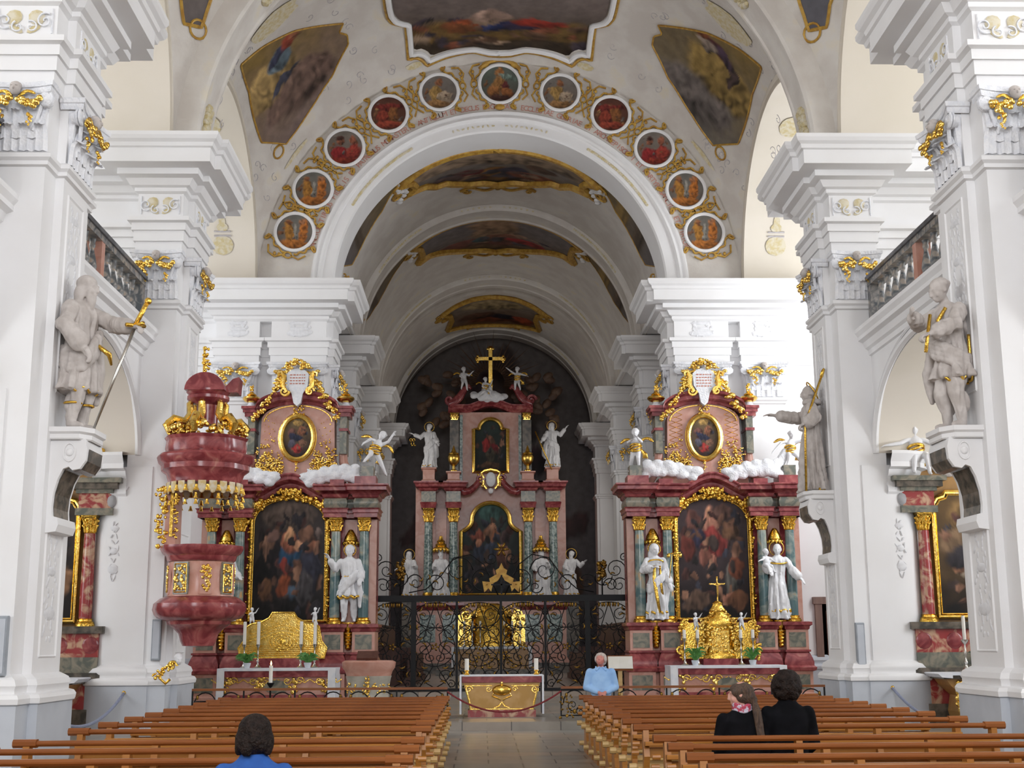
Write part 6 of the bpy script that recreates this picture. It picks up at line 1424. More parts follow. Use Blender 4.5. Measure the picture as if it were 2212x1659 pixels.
for s in (-1, 1):
    x = AX + s * .725
    k = thing('candle', 'thick white candle on a low gold foot, %s end of the small middle altar' % ('left', 'right')[s > 0], 'candle', (x, AY + .25, 1.0), 'candles of the middle altar')
    MB().lathe([(.055, 0), (.06, .02), (.035, .04), (.03, .06), (.055, .09), (.05, .1)], (x, AY + .25, 1.0), 12).build('foot', 'gold', k); MB().lathe([(.045, .1), (.045, .33), (.02, .335)], (x, AY + .25, 1.0), 12).build('wax', 'wax', k)

# communion rails
def comm_rail(x0, x1, label):
    t = thing('communion_rail', label, 'communion rail', ((x0 + x1) / 2, 26.5, .16), 'communion rails')
    MB().box(x0, x1, 26.42, 26.58, .745, .79).build('handrail', 'woodred', t, smooth=0)
    n = max(2, round((x1 - x0) / 1.02)); w = (x1 - x0) / n
    for k in range(n + 1): MB().box(x0 + k * w - .014, x0 + k * w + .014, 26.48, 26.52, .16, .745).build('post', 'iron', t, smooth=0)
    for k in range(n):
        xc = x0 + (k + .5) * w; m = MB(); g = MB()
        for s in (-1, 1):
            m.tube([(xc + s * (w / 4 + .22 * cos(a * PI / 10)), 26.5, .46 + .25 * sin(a * PI / 10)) for a in range(11)], .013, 5); m.spiral((xc + s * w * .28, 26.5, .42), .13, 1.5, 0, .012, sgn=s); m.spiral((xc + s * w * .14, 26.5, .3), .1, 1.4, 1, .012, sgn=-s)
            g.ball((xc + s * w * .25, 26.48, .3), (.04, .02, .05)); g.ball((xc + s * w * .4, 26.48, .62), (.03, .02, .05))
        m.tube([(xc - w / 2, 26.5, .22), (xc + w / 2, 26.5, .22)], .012, 4)
        p = m.build('scroll_panel', 'iron', t, smooth=4); g.build('gilded_leaves', 'irongold', p, smooth=4)
    e = x1 if x1 < 0 else x0; d = -1 if x1 < 0 else 1
    g = MB(); gold_cluster(g, [(e + d * .1 * k, 26.42, .2 + .13 * q) for k in range(3) for q in range(4)], random.Random(3), .04, 2, .03); g.build('gilded_end_ornament', 'irongold', t)
comm_rail(-6.35, -1.26, 'iron communion rail with a brown wooden handrail left of the small middle altar')
comm_rail(1.02, 6.35, 'iron communion rail with a brown wooden handrail right of the small middle altar')
m = MB().tube([(-1.26 + 2.28 * i / 24, 26.42, .70 - .40 * (1 - (2 * i / 24 - 1) ** 2)) for i in range(25)], .018, 7)
tag(m.build('barrier_rope', 'redrope', None), 'dark red rope sagging in front of the small middle altar', 'rope')

# ambo and lectern
t = thing('ambo', 'pale grey ambo with gilded ornament and pink marble top behind the left rail', 'ambo', (-3.42, 33, .16))
M['greypanel'] = mat('pale_grey_marble', (.42, .40, .34), (.55, .52, .45), rough=.3, scale=3)
MB().lathe([(.62, .16), (.66, .2), (.66, .28), (.52, .34), (.5, .5), (.56, .8), (.58, .86)], (-3.42, 33.2, 0), 24, sy=.7).build('body', 'greypanel', t)
MB().lathe([(.56, .86), (.58, .92), (.6, .98), (.66, 1.06), (.68, 1.2), (.6, 1.24)], (-3.42, 33.2, 0), 24, sy=.7).build('top_moulding', 'pinkmarble', t)
MB().obox((-3.45, 33.1, 1.36), (.52, .4, .06), rotm(rx=.45)).build('book_board', 'darkwood', t, smooth=0)
MB().box(-3.5, -3.4, 33.1, 33.2, 1.2, 1.36).build('board_post', 'darkwood', t, smooth=0)
g = MB(); gold_cluster(g, [(-3.42 + .5 * cos(a), 33.2 + .36 * sin(a), .55 + .1 * sin(k * 2)) for k, a in enumerate([PI + PI * i / 22 for i in range(23)])], random.Random(8), .05, 2, .04); gold_cluster(g, [(-3.42, 32.8, .36 + .05 * k) for k in range(10)], random.Random(9), .06, 2, .03); g.build('gilded_ornament', 'goldb', t)
t = thing('lectern', 'wooden lectern stand behind the right rail', 'lectern', (2.49, 29, .16))
MB().box(2.44, 2.53, 28.98, 29.06, .2, 1.12).build('post', 'seat', t, smooth=0); MB().box(2.25, 2.73, 28.8, 29.25, .16, .21).build('foot', 'seat', t, smooth=0)
MB().obox((2.49, 29.0, 1.2), (.56, .03, .34), rotm(rx=-.35)).build('book_rest', 'woodred', t, smooth=0)
t = thing('open_book', 'large open book with white pages lying on the lectern', 'book', (2.49, 28.95, 1.2))
for s in (-1, 1):
    m = MB(); rows = [[tuple(Vector((2.49 + s * .27 * q / 6, 28.965 - .03 * sin(q / 6 * PI * .8), 1.21)) + rotm(rx=-.35) @ Vector((0, -.012, -.14 + .28 * k / 4))) for q in range(7)] for k in range(5)]
    m.grid(rows); m.grid([[(p[0], p[1] + .02, p[2]) for p in r] for r in rows]); m.build('page', 'page', t)
# ------------------------------------------------------------------ statues of the two side altars
def gold_hem(z=.06, rx=.15, ry=.12): return MB().tube(hem(z, rx, ry), .013, 5)
sR1 = saint(7, ((-.17, -.03, .66), (-.06, -.13, .69)), ((.15, -.02, .62), (.18, -.10, .48)), yaw=.35, pitch=.1, hair='veil', beard=0, voxel=.0105, hip=.02, flare=.95)
g = MB(); g.tube([(-.02, -.10, .72), (-.03, -.115, .55), (.0, -.13, .3), (.03, -.14, .1)], [.02, .026, .026, .02], 6, flat=.4); g.tube([(.05, -.1, .72), (.06, -.11, .5), (.08, -.12, .25)], [.016, .02, .02], 6, flat=.4); g.tube(hem(.1, .145, .12, a0=-PI, a1=0), .016, 5); g.tube([(.1 * cos(a), -.09 - .02 * sin(a), .77 + .03 * sin(a)) for a in [PI * i / 8 for i in range(9)]], .012, 5)
k = MB().tube([(.17, -.11, .50), (.22, -.1, .90)], .006, 5); k.tube([(.16, -.1, .875), (.34, -.1, .895)], .008, 5); k.box(.15, .19, -.11, -.09, .83, .87); k.box(.31, .35, -.11, -.09, .83, .88)
statue('white veiled statue with a halo between the left columns of the right side altar', (6.0 - 1.72, 36.16, 2.24), 2.08, 0, sR1, g, halo=1, halo_tilt=.2, extra=[('gilded_staff', k, 'gold')], group='statues of the side altars')
sR2 = saint(8, ((-.17, -.04, .70), (-.15, -.15, .64)), ((.19, -.02, .66), (.27, -.10, .55)), yaw=-.25, pitch=.2, hair='bald', beard=.0, voxel=.0105, hip=-.02, flare=.92, cloak=False, sleeves=.055)
g = MB(); g.tube(hem(.12, .135, .11), .02, 5); g.tube([(.12 * cos(a), -.01 + .095 * sin(a), .76 - .02 * sin(a) ** 2) for a in [2 * PI * i / 20 for i in range(21)]], .013, 5)
statue('white tonsured statue carrying a child between the right columns of the right side altar', (6.0 + 1.74, 36.16, 2.24), 2.08, 0, sR2, g, halo=1, halo_tilt=0, halo_r=.1, group='statues of the side altars')
putto('small white child seated on the arm of the tonsured statue', (6.0 + 1.36, 35.92, 3.42), .78, .5, ((-.22, -.1, .6), (-.4, -.16, .56)), ((.18, -.1, .6), (.28, -.1, .55)), ((-.08, -.18, .34), (-.05, -.24, .12)), ((.1, -.18, .36), (.2, -.2, .16)), wings=False, drape=False, name='child_figure', yaw=.2)
sL = saint(9, ((-.19, -.02, .70), (-.26, -.10, .83)), ((.17, -.02, .66), (.16, -.12, .56)), yaw=-.1, pitch=.25, hair='short', beard=0, legs=True, voxel=.0105, hip=.0, flare=1.05, cloak=True, broad=1.1)
g = MB(); g.tube(hem(.325, .145, .12, wav=.016), .018, 6); g.tube([(.1 * cos(a), .08 * sin(a), .60) for a in [2 * PI * i / 20 for i in range(21)]], .008, 5)
statue('white statue in a knee-length gold-hemmed tunic on the right side of the left side altar', (-6.0 + 1.74, 36.16, 2.24), 2.08, 0, sL, g, halo=1, halo_tilt=.1, halo_r=.08, group='statues of the side altars')
sL2 = saint(10, ((-.17, -.03, .66), (-.1, -.14, .62)), ((.16, -.03, .64), (.22, -.14, .6)), yaw=.2, hair='long', beard=1, voxel=.012)
statue('white statue half hidden behind the pulpit between the left columns of the left side altar', (-6.0 - 1.72, 36.16, 2.24), 2.08, 0, sL2, gold_hem(), group='statues of the side altars')
# putti on the cornices and beside the tabernacles
PG = 'putti of the side altars'
putto('white putto with gold drape lying on the inner cornice of the left side altar', (-3.85, 36.3, 6.58), 1.15, .2, ((-.22, -.06, .66), (-.3, -.12, .52)), ((.2, -.05, .80), (.22, -.1, .98)), ((-.05, -.18, .3), (-.12, -.2, .05)), ((.26, -.04, .26), (.52, -.02, .04)), tilt=.45, yaw=-.3, group=PG)
putto('white putto with gold wings standing on the inner cornice of the right side altar', (3.84, 36.3, 6.58), 1.1, -.4, ((-.18, -.1, .62), (-.06, -.18, .66)), ((.18, -.08, .62), (.1, -.18, .72)), ((-.1, -.04, .2), (-.2, .08, -.08)), ((.08, -.08, .2), (.08, -.02, .0)), yaw=.2, group=PG)
putto('white putto with outstretched arms seated on the outer cornice of the right side altar', (8.2, 36.3, 6.56), 1.05, -.2, ((-.25, -.04, .62), (-.42, -.06, .38)), ((.26, -.04, .74), (.5, -.06, .88)), ((.0, -.14, .3), (-.02, -.1, .05)), ((.22, -.1, .3), (.46, -.04, .06)), tilt=.15, yaw=.4, group=PG)
TG = 'small putti on the altar tables'
for x, y, z, lab, rz in [(-6.86, 35.82, 2.18, 'tiny white putto on the left shoulder of the gilded altar panel', .3), (-5.14, 35.82, 2.18, 'tiny white putto on the right shoulder of the gilded altar panel', -.3), (5.3, 35.72, 1.98, 'tiny white putto left of the tabernacle on the right side altar', .3), (6.56, 35.72, 1.98, 'tiny white putto right of the tabernacle on the right side altar', -.3)]:
    putto(lab, (x, y, z), .46, rz, ((-.18, -.1, .58), (-.08, -.2, .62)), ((.2, -.08, .7), (.3, -.14, .88)), ((-.08, -.1, .2), (-.1, .02, .02)), ((.1, -.08, .2), (.16, .04, .02)), wings=False, drape=False, group=TG)

# ------------------------------------------------------------------ statues on consoles at the nave piers
def console(sx, Yf, label):
    DZ = -.15; c = (sx * 6.8, Yf - .575, 4.75); t = thing('console', label, 'console', (c[0], c[1], 3.4), 'statue consoles on the nave piers')
    w = .45; X = lambda d: sx * (6.8 - d * .66)
    MB().sweep([(0, 4.57), (.02, 4.59), (.02, 4.65), (.06, 4.68), (.06, 4.75), (-.2, 4.75)], [(X(0), c[1] - w * 1.0), (X(.62), c[1] - w * 1.0), (X(.8), c[1] - w * .6), (X(.8), c[1] + w * .6), (X(.62), c[1] + w), (X(0), c[1] + w)], side=-1 if sx > 0 else 1).build('top_slab', 'plaster', t, smooth=.4)
    sh = [(0, 4.74), (.74, 4.74), (.8, 4.6), (.78, 4.42), (.66, 4.3), (.5, 4.28), (.42, 4.33), (.30, 4.3), (.2, 4.16), (.12, 3.95), (.1, 3.75), (.12, 3.62), (.24, 3.6), (.27, 3.5), (.22, 3.4), (0, 3.38)]; sh = [(d, z + DZ) for d, z in sh]
    MB().prism([(X(d), z) for d, z in sh], 'y', c[1] - w * .9, c[1] + w * .9).build('scroll_bracket', 'plaster', t, smooth=.5)
    u = MB(); u.grid([[(X(d + .012), y, z - .006) for d, z in sh[2:12]] for y in (c[1] - w * .72, c[1] + w * .72)]); u.build('dark_underside', 'darkmarble', t, smooth=0)
    r = MB(); [r.tube([(X(.42 + .13 * cos(a * PI / 8)), c[1] - w * .9 - .01, 4.39 + .13 * sin(a * PI / 8)) for a in range(16)], .015, 5, closed=True), r.ball((X(.42), c[1] - w * .9, 4.39), (.06, .03, .06))]; r.build('rosette', 'plaster', t)
console(-1, PY1, 'scrolled white console under the statue with the long sword'); console(1, PY1, 'scrolled white console under the statue with raised hands and gold rod'); console(1, PY2, 'scrolled white console under the statue holding a long gold staff')
CS = 'large statues on the nave piers'
# left: old man leaning on a long sword (seen from his side, facing the nave)
sw = saint(3, ((-.19, -.02, .66), (-.14, -.14, .50), (0, 0, 1), .5), ((.13, -.16, .71), (.10, -.32, .68), (0, 0, 1), .7), yaw=.15, pitch=.12, beard=1.7, hair='long', legs=True, hemz=.25, voxel=.0085, broad=1.12, flare=1.12, hip=.0, sleeves=.05, lean=-.06, knee=.03)
g = [MB().tube(hem(.25, .15, .11, wav=.014, a0=-2.6, a1=-.4), .008, 6), MB().tube([(.02, -.125, .55), (.08, -.17, .50), (.12, -.16, .44)], [.014, .018, .008], 6)]
for q in (-1, 1): g.append(MB().tube([(q * .06 + .05 * cos(a), -.02 + .055 * sin(a), .165) for a in [2 * PI * i / 14 for i in range(15)]], .008, 5))
s = MB().tube([(.10, -.34, .68), (.02, -.13, .01)], [.014, .010], 6, flat=.6)
h = MB().tube([(.125, -.405, .84), (.10, -.34, .685)], .016, 7); h.tube([(.02, -.33, .675), (.19, -.35, .70)], .014, 6); h.ball((.128, -.41, .85), .024); h.tube([(.075, -.42, .69), (.125, -.26, .68)], .013, 6)
statue('pale stone statue of a bearded man leaning on a long sword, on the left pier', (-6.55, PY1 - .72, 4.75), 2.3, PI / 2 - .35, sw, g, 'stone', extra=[('sword_blade', s, 'silver'), ('gilded_hilt', h, 'gold')], group=CS)
# right front: young man with raised hands and a gold rod
sr = saint(4, ((-.16, -.10, .73), (-.06, -.24, .76), (0, -1, 0), .4), ((.15, -.08, .68), (.10, -.27, .60), (0, 0, 1), .9), yaw=-.25, pitch=.35, beard=0, hair='short', legs=True, voxel=.0085, broad=1.05, flare=1.1, hip=.02, lean=-.09, knee=.06)
g = [MB().tube(hem(.33, .145, .11, wav=.02, a0=-1.2, a1=1.2), .010, 6), MB().tube([(.08, -.085, .80), (.03, -.11, .72), (.05, -.11, .62)], [.012, .015, .01], 6), MB().tube([(.13, .05, .62 - .03 * k) for k in range(6)], .012, 5)]
w = MB()
for k in range(5): limb(w, [(.02, .06, .72), (.10 + .01 * k, .10 + .012 * k, .84 + .022 * k)], [.035, .012]); limb(w, [(.05, .07, .74), (.12, .12 + .01 * k, .6 - .03 * k), (.12, .11, .46 - .02 * k)], [.03, .03, .01])
r = MB().tube([(.09, -.24, .73), (.11, -.32, .47)], .012, 6)
bl = MB(); [bl.ball((.06 + .05 * cos(a), -.02 + .1 * sin(a), -.0), (.03, .03, .02)) for a in range(6)]
statue('pale stone statue of a winged young man raising a gold rod, on the right pier', (6.55, PY1 - .6, 4.75), 2.3, -PI / 2 + .45, sr, g, 'stone', extra=[('wing', w, 'stone'), ('gilded_rod', r, 'gold')], group=CS)
# right rear: monk with a long gold staff, arm stretched towards the choir
sm = saint(5, ((-.16, -.10, .73), (-.10, -.32, .755), (0, 0, 1), .25), ((.17, .02, .68), (.165, -.06, .63), (0, 0, 1), .9), yaw=-.1, pitch=.1, beard=0, hair='bald', voxel=.0085, broad=1.08, flare=1., hip=.0, cloak=False, sleeves=.052)
r = MB().tube([(.18, -.09, .0), (.18, -.07, .62), (.17, .10, 1.06)], .011, 6); r.tube([(.17, .10, 1.06), (.165, .12, 1.12), (.16, .13, 1.14)], [.016, .016, .010], 6)
hc = MB(); [hc.tube([(.08 * cos(a), .02 + .07 * sin(a), .845 + .012 * k) for a in [2 * PI * i / 16 for i in range(17)]], .02, 6) for k in range(2)]
g = MB().tube([(.13 * cos(a), .10 * sin(a), .02) for a in [PI * .1 + PI * i / 12 for i in range(13)]], .016, 5)
statue('pale stone statue of a haloed monk with a long gold staff and outstretched arm', (6.52, PY2 - .575, 4.75), 2.3, -PI / 2 - .15, sm, g, 'stone', halo=1, halo_tilt=-.5, halo_r=.10, extra=[('gilded_staff', r, 'gold'), ('hood', hc, 'stone')], group=CS)

# ------------------------------------------------------------------ pulpit
M['valance'] = mat('cream_and_gold_valance', (.70, .62, .48), (.62, .45, .18), rough=.5, scale=9)
def pulpit():
    cx, cyy = -6.12, 25.75
    t = thing('pulpit', 'red marble pulpit with gilded panels and canopy against the left pier', 'pulpit', (cx, cyy, 1.6))
    fl8 = lambda a: 1 + .025 * cos(8 * a)
    L = lambda nm, mt, pr, n=40, f=fl8, par=t: MB().lathe(pr, (cx, cyy, 0), n, fl=f).build(nm, mt, par, smooth=.6)
    L('bowl', 'redmarble', [(.05, 1.60), (.30, 1.63), (.34, 1.72), (.38, 1.86), (.50, 1.98), (.60, 2.04), (.62, 2.1), (.80, 2.16), (.86, 2.22), (.90, 2.32), (.88, 2.44), (.76, 2.54), (.66, 2.58)])
    b = L('body', 'pinkmarble', [(.64, 2.56), (.60, 2.7), (.59, 3.0), (.62, 3.24), (.64, 3.26)])
    L('top_cornice', 'redmarble', [(.62, 3.24), (.66, 3.28), (.68, 3.36), (.76, 3.42), (.80, 3.5), (.80, 3.56), (.5, 3.57)])
    for k in range(8):
        a = k * PI / 4 - PI / 2 + .35; n = Vector((cos(a), sin(a), 0)); r = Vector((-sin(a), cos(a), 0)); mm = Matrix((r, n, Vector((0, 0, 1)))).transposed(); c = Vector((cx, cyy, 2.92)) + n * .61
        w = .34 if k % 2 else .24
        p = MB().obox(c, (w, .05, .62), mm).build('side_panel', 'greymarble' if k % 2 else 'pinkmarble', t, smooth=0)
        g = MB(); rr = random.Random(k)
        for q in range(34): u = rr.uniform(-.42, .42) * w; z = rr.uniform(-.24, .24); g.ball(c + r * u + n * .035 + Vector((0, 0, z)), (.03, .02, .035), mm @ rotm(ry=rr.uniform(-1, 1)), 6, 4)
        if k % 2:
            for u0, u1, z0, z1 in [(-1, -1, -1, 1), (1, 1, -1, 1), (-1, 1, -1, -1), (-1, 1, 1, 1)]: g.tube([c + r * u0 * w * .4 + n * .03 + Vector((0, 0, .27 * z0)), c + r * u1 * w * .4 + n * .03 + Vector((0, 0, .27 * z1))], .012, 4)
        g.build('gilded_relief', 'goldb', p)
    # back panel against the pier with gilded frame
    m = MB().box(cx - .72, cx - .5, cyy - .15, cyy + .3, 3.5, 4.75); k = m.build('back_panel', 'pinkmarble', t, smooth=0)
    g = MB(); rr = random.Random(4); g.box(cx - .62, cx - .56, cyy - .2, cyy - .14, 3.75, 4.7); gold_cluster(g, [(cx - .8 + .05 * sin(q), cyy - .12, 3.6 + .085 * q) for q in range(14)], rr, .07, 3, .05); gold_cluster(g, [(cx - .5, cyy - .17, 3.75 + .08 * q) for q in range(11)], rr, .05, 2, .04); g.build('gilded_back_frame', 'gold', k)
    # canopy
    can = L('canopy', 'redmarble', [(.2, 4.78), (.70, 4.78), (.72, 4.86), (.76, 4.98), (.86, 5.06), (.86, 5.16), (.92, 5.22), (.95, 5.32), (.93, 5.36), (.78, 5.42), (.80, 5.5), (.78, 5.66), (.82, 5.72), (.6, 5.76)])
    m = MB(); g = MB()
    for k in range(22):
        a = 2 * PI * k / 22; n = Vector((cos(a), sin(a), 0)); c = Vector((cx, cyy, 4.78)) + n * .74; mm = Matrix((Vector((-sin(a), cos(a), 0)), n, Vector((0, 0, 1)))).transposed()
        m.obox(c - Vector((0, 0, .07)), (.15, .02, .18), mm); m.ball(c - Vector((0, 0, .16)), (.06, .012, .06), mm, 8, 5)
        a += PI / 22; n = Vector((cos(a), sin(a), 0)); c = Vector((cx, cyy, 4.74)) + n * .75
        for dz, s in ((-.08, 1), (-.24, .9), (-.36, .8)):
            if dz < -.1 and k % 2 and dz > -.3: continue
            MB().lathe([(.0, .075 * s), (.025 * s, .06 * s), (.035 * s, 0), (.06 * s, -.06 * s), (.0, -.06 * s)], c + Vector((0, 0, dz)), 8).build('tassel', 'gold', can)
    m.build('scalloped_valance', 'valance', can)
    g = MB(); rr = random.Random(13)
    gold_cluster(g, [(cx + .68 * cos(a), cyy + .68 * sin(a), 5.82 + .1 * abs(sin(a * 3))) for a in [2 * PI * i / 30 for i in range(30)]], rr, .1, 3, .05)
    for k in range(6):
        a = k * PI / 3 + .4; n = Vector((cos(a), sin(a), 0))
        g.tube([Vector((cx, cyy, 0)) + n * q + Vector((0, 0, z)) for q, z in [(.72, 5.78), (.8, 5.95), (.66, 6.1), (.45, 6.06), (.34, 6.2), (.36, 6.42), (.3, 6.52), (.22, 6.46)]], [.06, .09, .09, .08, .08, .07, .05, .03], 8)
        mm = Matrix((n, Vector((-sin(a), cos(a), 0)), Vector((0, 0, 1)))).transposed(); g.spiral(Vector((cx, cyy, 5.95)) + n * .66, .16, 1.4, 0, .05, mm)
    g.build('gilded_volutes', 'goldb', can)
    L('crown', 'redmarble', [(.2, 6.0), (.22, 6.4), (.36, 6.46), (.42, 6.52), (.42, 6.58), (.38, 6.6), (.44, 6.66), (.44, 6.7), (.3, 6.72)], 32, None, can)
    m = MB(); m.prism([(cx + .40 * cos(a * PI / 14), 6.66 + .36 * sin(a * PI / 14)) for a in range(15)], 'y', cyy - .42, cyy - .2); m.prism([(cx + .05, 6.66), (cx + .60, 6.66), (cx + .62, 6.98), (cx + .5, 6.94), (cx + .3, 6.72)], 'y', cyy - .1, cyy + .35); m.build('crown_pediment', 'redmarble', can, smooth=.4)
    f = MB(); gold_cluster(f, [(cx, cyy - .3, 7.02 + .075 * k) for k in range(7)], rr, .06, 4, .06); f.tube([(cx - .05, cyy - .3, 7.0), (cx - .05, cyy - .3, 7.5)], .022, 6); f.build('gilded_finial', 'gold', can)
    return t
pulpit()
t = thing('cherub_bracket', 'white cherub head with gilded scrolls below the pulpit', 'cherub figure', (-6.55, 25.7, 1.25))
mb = MB(); head(mb, (-6.42, 25.5, 1.38), 1.5, .5, .2, 0, 0, 'short'); place_mesh('head', remesh(mb, .014, 1), 'white', t, Matrix.Identity(4))
g = MB(); rr = random.Random(3); gold_cluster(g, [(-6.5 - .05 * k, 25.55, 1.32 - .035 * k) for k in range(9)], rr, .05, 3, .04); g.tube([(-6.75, 25.6, 1.18), (-6.8, 25.6, 1.02), (-6.68, 25.6, .92), (-6.6, 25.6, 1.0)], .03, 6); g.spiral((-6.55, 25.5, 1.25), .1, 1.4, 0, .03); g.build('gilded_scrolls', 'gold', t)

# ------------------------------------------------------------------ chapel altars in the side aisles
def chapel(sx, st, label):
    Y = PY2 - 1.2; X = lambda x: sx * x; side = ('left', 'right')[sx > 0]
    t = thing('chapel_altar', label, 'altar', (X(10.1), Y, 0), 'altars of the side chapels')
    B = lambda nm, mt, a, b, y0, y1, z0, z1, par=t: MB().box(min(X(a), X(b)), max(X(a), X(b)), y0, y1, z0, z1).build(nm, mt, par, smooth=0)
    B('wall_panel', 'ochre', 8.15, 12.4, Y - .12, Y + .05, 0, 5.9)
    B('base', 'darkmarble', 8.12, 12.4, Y - .5, Y, 0, .42); B('lower_panel', 'redwhite', 8.15, 12.4, Y - .46, Y, .42, .92)
    B('dark_ledge', 'darkmarble', 8.06, 12.45, Y - .54, Y, .98, 1.12); B('grey_band', 'greymarble', 8.15, 12.4, Y - .46, Y, 1.12, 1.42); B('red_band', 'redwhite', 8.15, 12.4, Y - .44, Y, 1.42, 1.88); B('ledge', 'darkmarble', 8.04, 12.45, Y - .52, Y, 1.88, 2.02)
    [MB().ball((X(8.3 + .62 * k), Y - .44, 1.65), (.17, .02, .17), None, 14, 6).build('inlaid_round', 'redmarble', t) for k in range(3)]
    B('pilaster', 'ochre', 8.08, 8.32, Y - .24, Y, 2.02, 4.25)
    column(t, X(8.47), Y - .34, 2.02, 4.22, .125, 'redwhite', .36, .13)
    for a, b, z0, z1, mt, y in [(8.0, 8.75, 4.22, 4.36, 'greymarble', .5), (8.05, 8.7, 4.36, 4.66, 'redwhite', .46), (8.0, 8.75, 4.66, 4.74, 'greymarble', .52), (7.9, 8.85, 4.74, 4.86, 'darkmarble', .6), (7.82, 8.92, 4.86, 4.96, 'greymarble', .66)]: B('entablature_block', mt, a, b, Y - y, Y, z0, z1)
    o = [(8.72, 2.12), (8.72, 4.28), (8.74, 4.42), (8.82, 4.54), (8.96, 4.58), (9.0, 4.66), (11.2, 4.66), (11.24, 4.58), (11.38, 4.54), (11.46, 4.42), (11.48, 4.28), (11.48, 2.12)]
    pic = patch([(X(x), z) for x, z in o], lambda u, v: (u, Y - .2, v), ST[st], 120, 34, seed=sx).build('altarpiece', 'paint', t, smooth=4)
    f = MB().tube([(X(x), Y - .24, z) for x, z in o], .05, 8, closed=True); f.tube([(X(x + (.07 if x < 10 else -.07)), Y - .22, z - .05 if z > 3 else z + .06) for x, z in o], .02, 6, closed=True); f.build('gilded_frame', 'goldb', pic)
    t2 = thing('chapel_altar_table', 'gilded altar table with a white cloth in the %s side chapel' % side, 'altar table', (X(9.2), Y - 1, 0), 'altar tables of the side chapels')
    MB().prism([(X(x), z) for x, z in [(8.72, .05), (8.66, .3), (8.72, .6), (8.5, .8), (8.42, .92), (11.4, .92), (11.3, .8), (11.1, .05)]], 'y', Y - 1.2, Y - .5).build('front', 'ochre', t2, smooth=0)
    g = MB(); rr = random.Random(5 + sx)
    for k in range(170): g.ball((X(rr.uniform(8.62, 9.0) + .18 * (rr.random() < .3)), Y - 1.22, rr.uniform(.08, .86)), (.06, .035, .05), rotm(ry=rr.uniform(-1.5, 1.5)), 6, 4)
    for z in (.25, .5, .72): g.spiral((X(8.8), Y - 1.24, z), .13, 1.5, z * 9, .04, sgn=sx)
    g.build('gilded_relief', 'goldb', t2)
    MB().box(min(X(8.35), X(11.5)), max(X(8.35), X(11.5)), Y - 1.28, Y - .5, .92, .985).build('dark_top', 'darkmarble', t2, smooth=0)
    c = thing('altar_cloth', 'white cloth on the altar table of the %s side chapel' % side, 'altar cloth', (X(9.2), Y - 1, .985), 'white altar cloths'); MB().prism([(X(x), z) for x, z in [(8.22, 1.02), (8.3, .95), (8.5, .935), (8.5, .99), (11.5, .99), (11.5, 1.04), (8.24, 1.04)]], 'y', Y - 1.36, Y - .52).build('top_cloth', 'cloth', c, smooth=0)
    candlestick((X(8.93), Y - .95, 1.045), 'tall white candle on a turned silver candlestick in the %s side chapel' % side, .62, .46 if sx > 0 else .42, group='candlesticks of the side chapels', wide=1.3, r=.035)
    gl = thing('stucco_glory', 'swirling stucco clouds above the altar of the %s side chapel' % side, 'stucco relief', (X(9.4), Y - .1, 5.2), 'stucco clouds of the side chapels'); m = MB(); rr = random.Random(1)
    for k in range(26): m.ball((X(9.0 + rr.uniform(0, 1.5)), Y - .15, 5.1 + rr.uniform(0, 1.0)), (.2, .1, .16), None, 9, 6)
    for k in range(3): m.spiral((X(8.95 + .4 * k), Y - .24, 5.25 + .35 * k), .25, 1.6, k, .06)
    place_mesh('clouds', remesh(m, .04, 2), 'stone', gl, Matrix.Identity(4))
    return t
chapel(-1, 'side_l', 'ochre and red marble chapel altar in the left aisle, partly hidden by the pier')
chapel(1, 'side_r', 'ochre and red marble chapel altar in the right aisle, partly hidden by the pier')
putto('white putto with a gold sash seated on the altar of the left side chapel', (-8.4, PY2 - 1.62, 4.96), 1.05, .6, ((-.2, -.1, .55), (-.1, -.18, .42)), ((.2, -.05, .8), (.24, -.05, 1.0)), ((-.1, -.2, .34), (-.14, -.2, .1)), ((.14, -.2, .34), (.3, -.2, .1)), group='putti of the side chapels', yaw=.3)
putto('white putto with spread arms and gold wings on the right side chapel altar', (8.4, PY2 - 1.62, 4.96), 1.15, 0, ((-.28, -.04, .60), (-.52, -.08, .56)), ((.28, -.04, .60), (.52, -.1, .55)), ((-.1, -.2, .34), (-.12, -.2, .06)), ((.12, -.2, .34), (.16, -.2, .04)), group='putti of the side chapels', yaw=-.3)
m = thing('potted_fern', 'dark spiky plant on the right side chapel altar, half hidden by the pier', 'plant', (9.55, PY2 - 2.0, 1.045)); MB().lathe([(.1, 0), (.14, .12), (.12, .14)], (9.55, PY2 - 2.0, 1.045), 12).build('pot', 'darkmarble', m)
l = MB(); rr = random.Random(2)
for k in range(22):
    a = rr.uniform(0, 2 * PI); q = rr.uniform(.3, .6); l.tube([(9.55 + cos(a) * q * s * 1.1, PY2 - 2.0 + sin(a) * q * s * .6, 1.17 + .42 * s * (1.3 - .7 * s) * rr.uniform(.9, 1.1)) for s in [i / 6 for i in range(7)]], [.02, .035, .04, .04, .03, .02, .004], 4, flat=.3)
l.build('leaves', 'darkleaf', m)
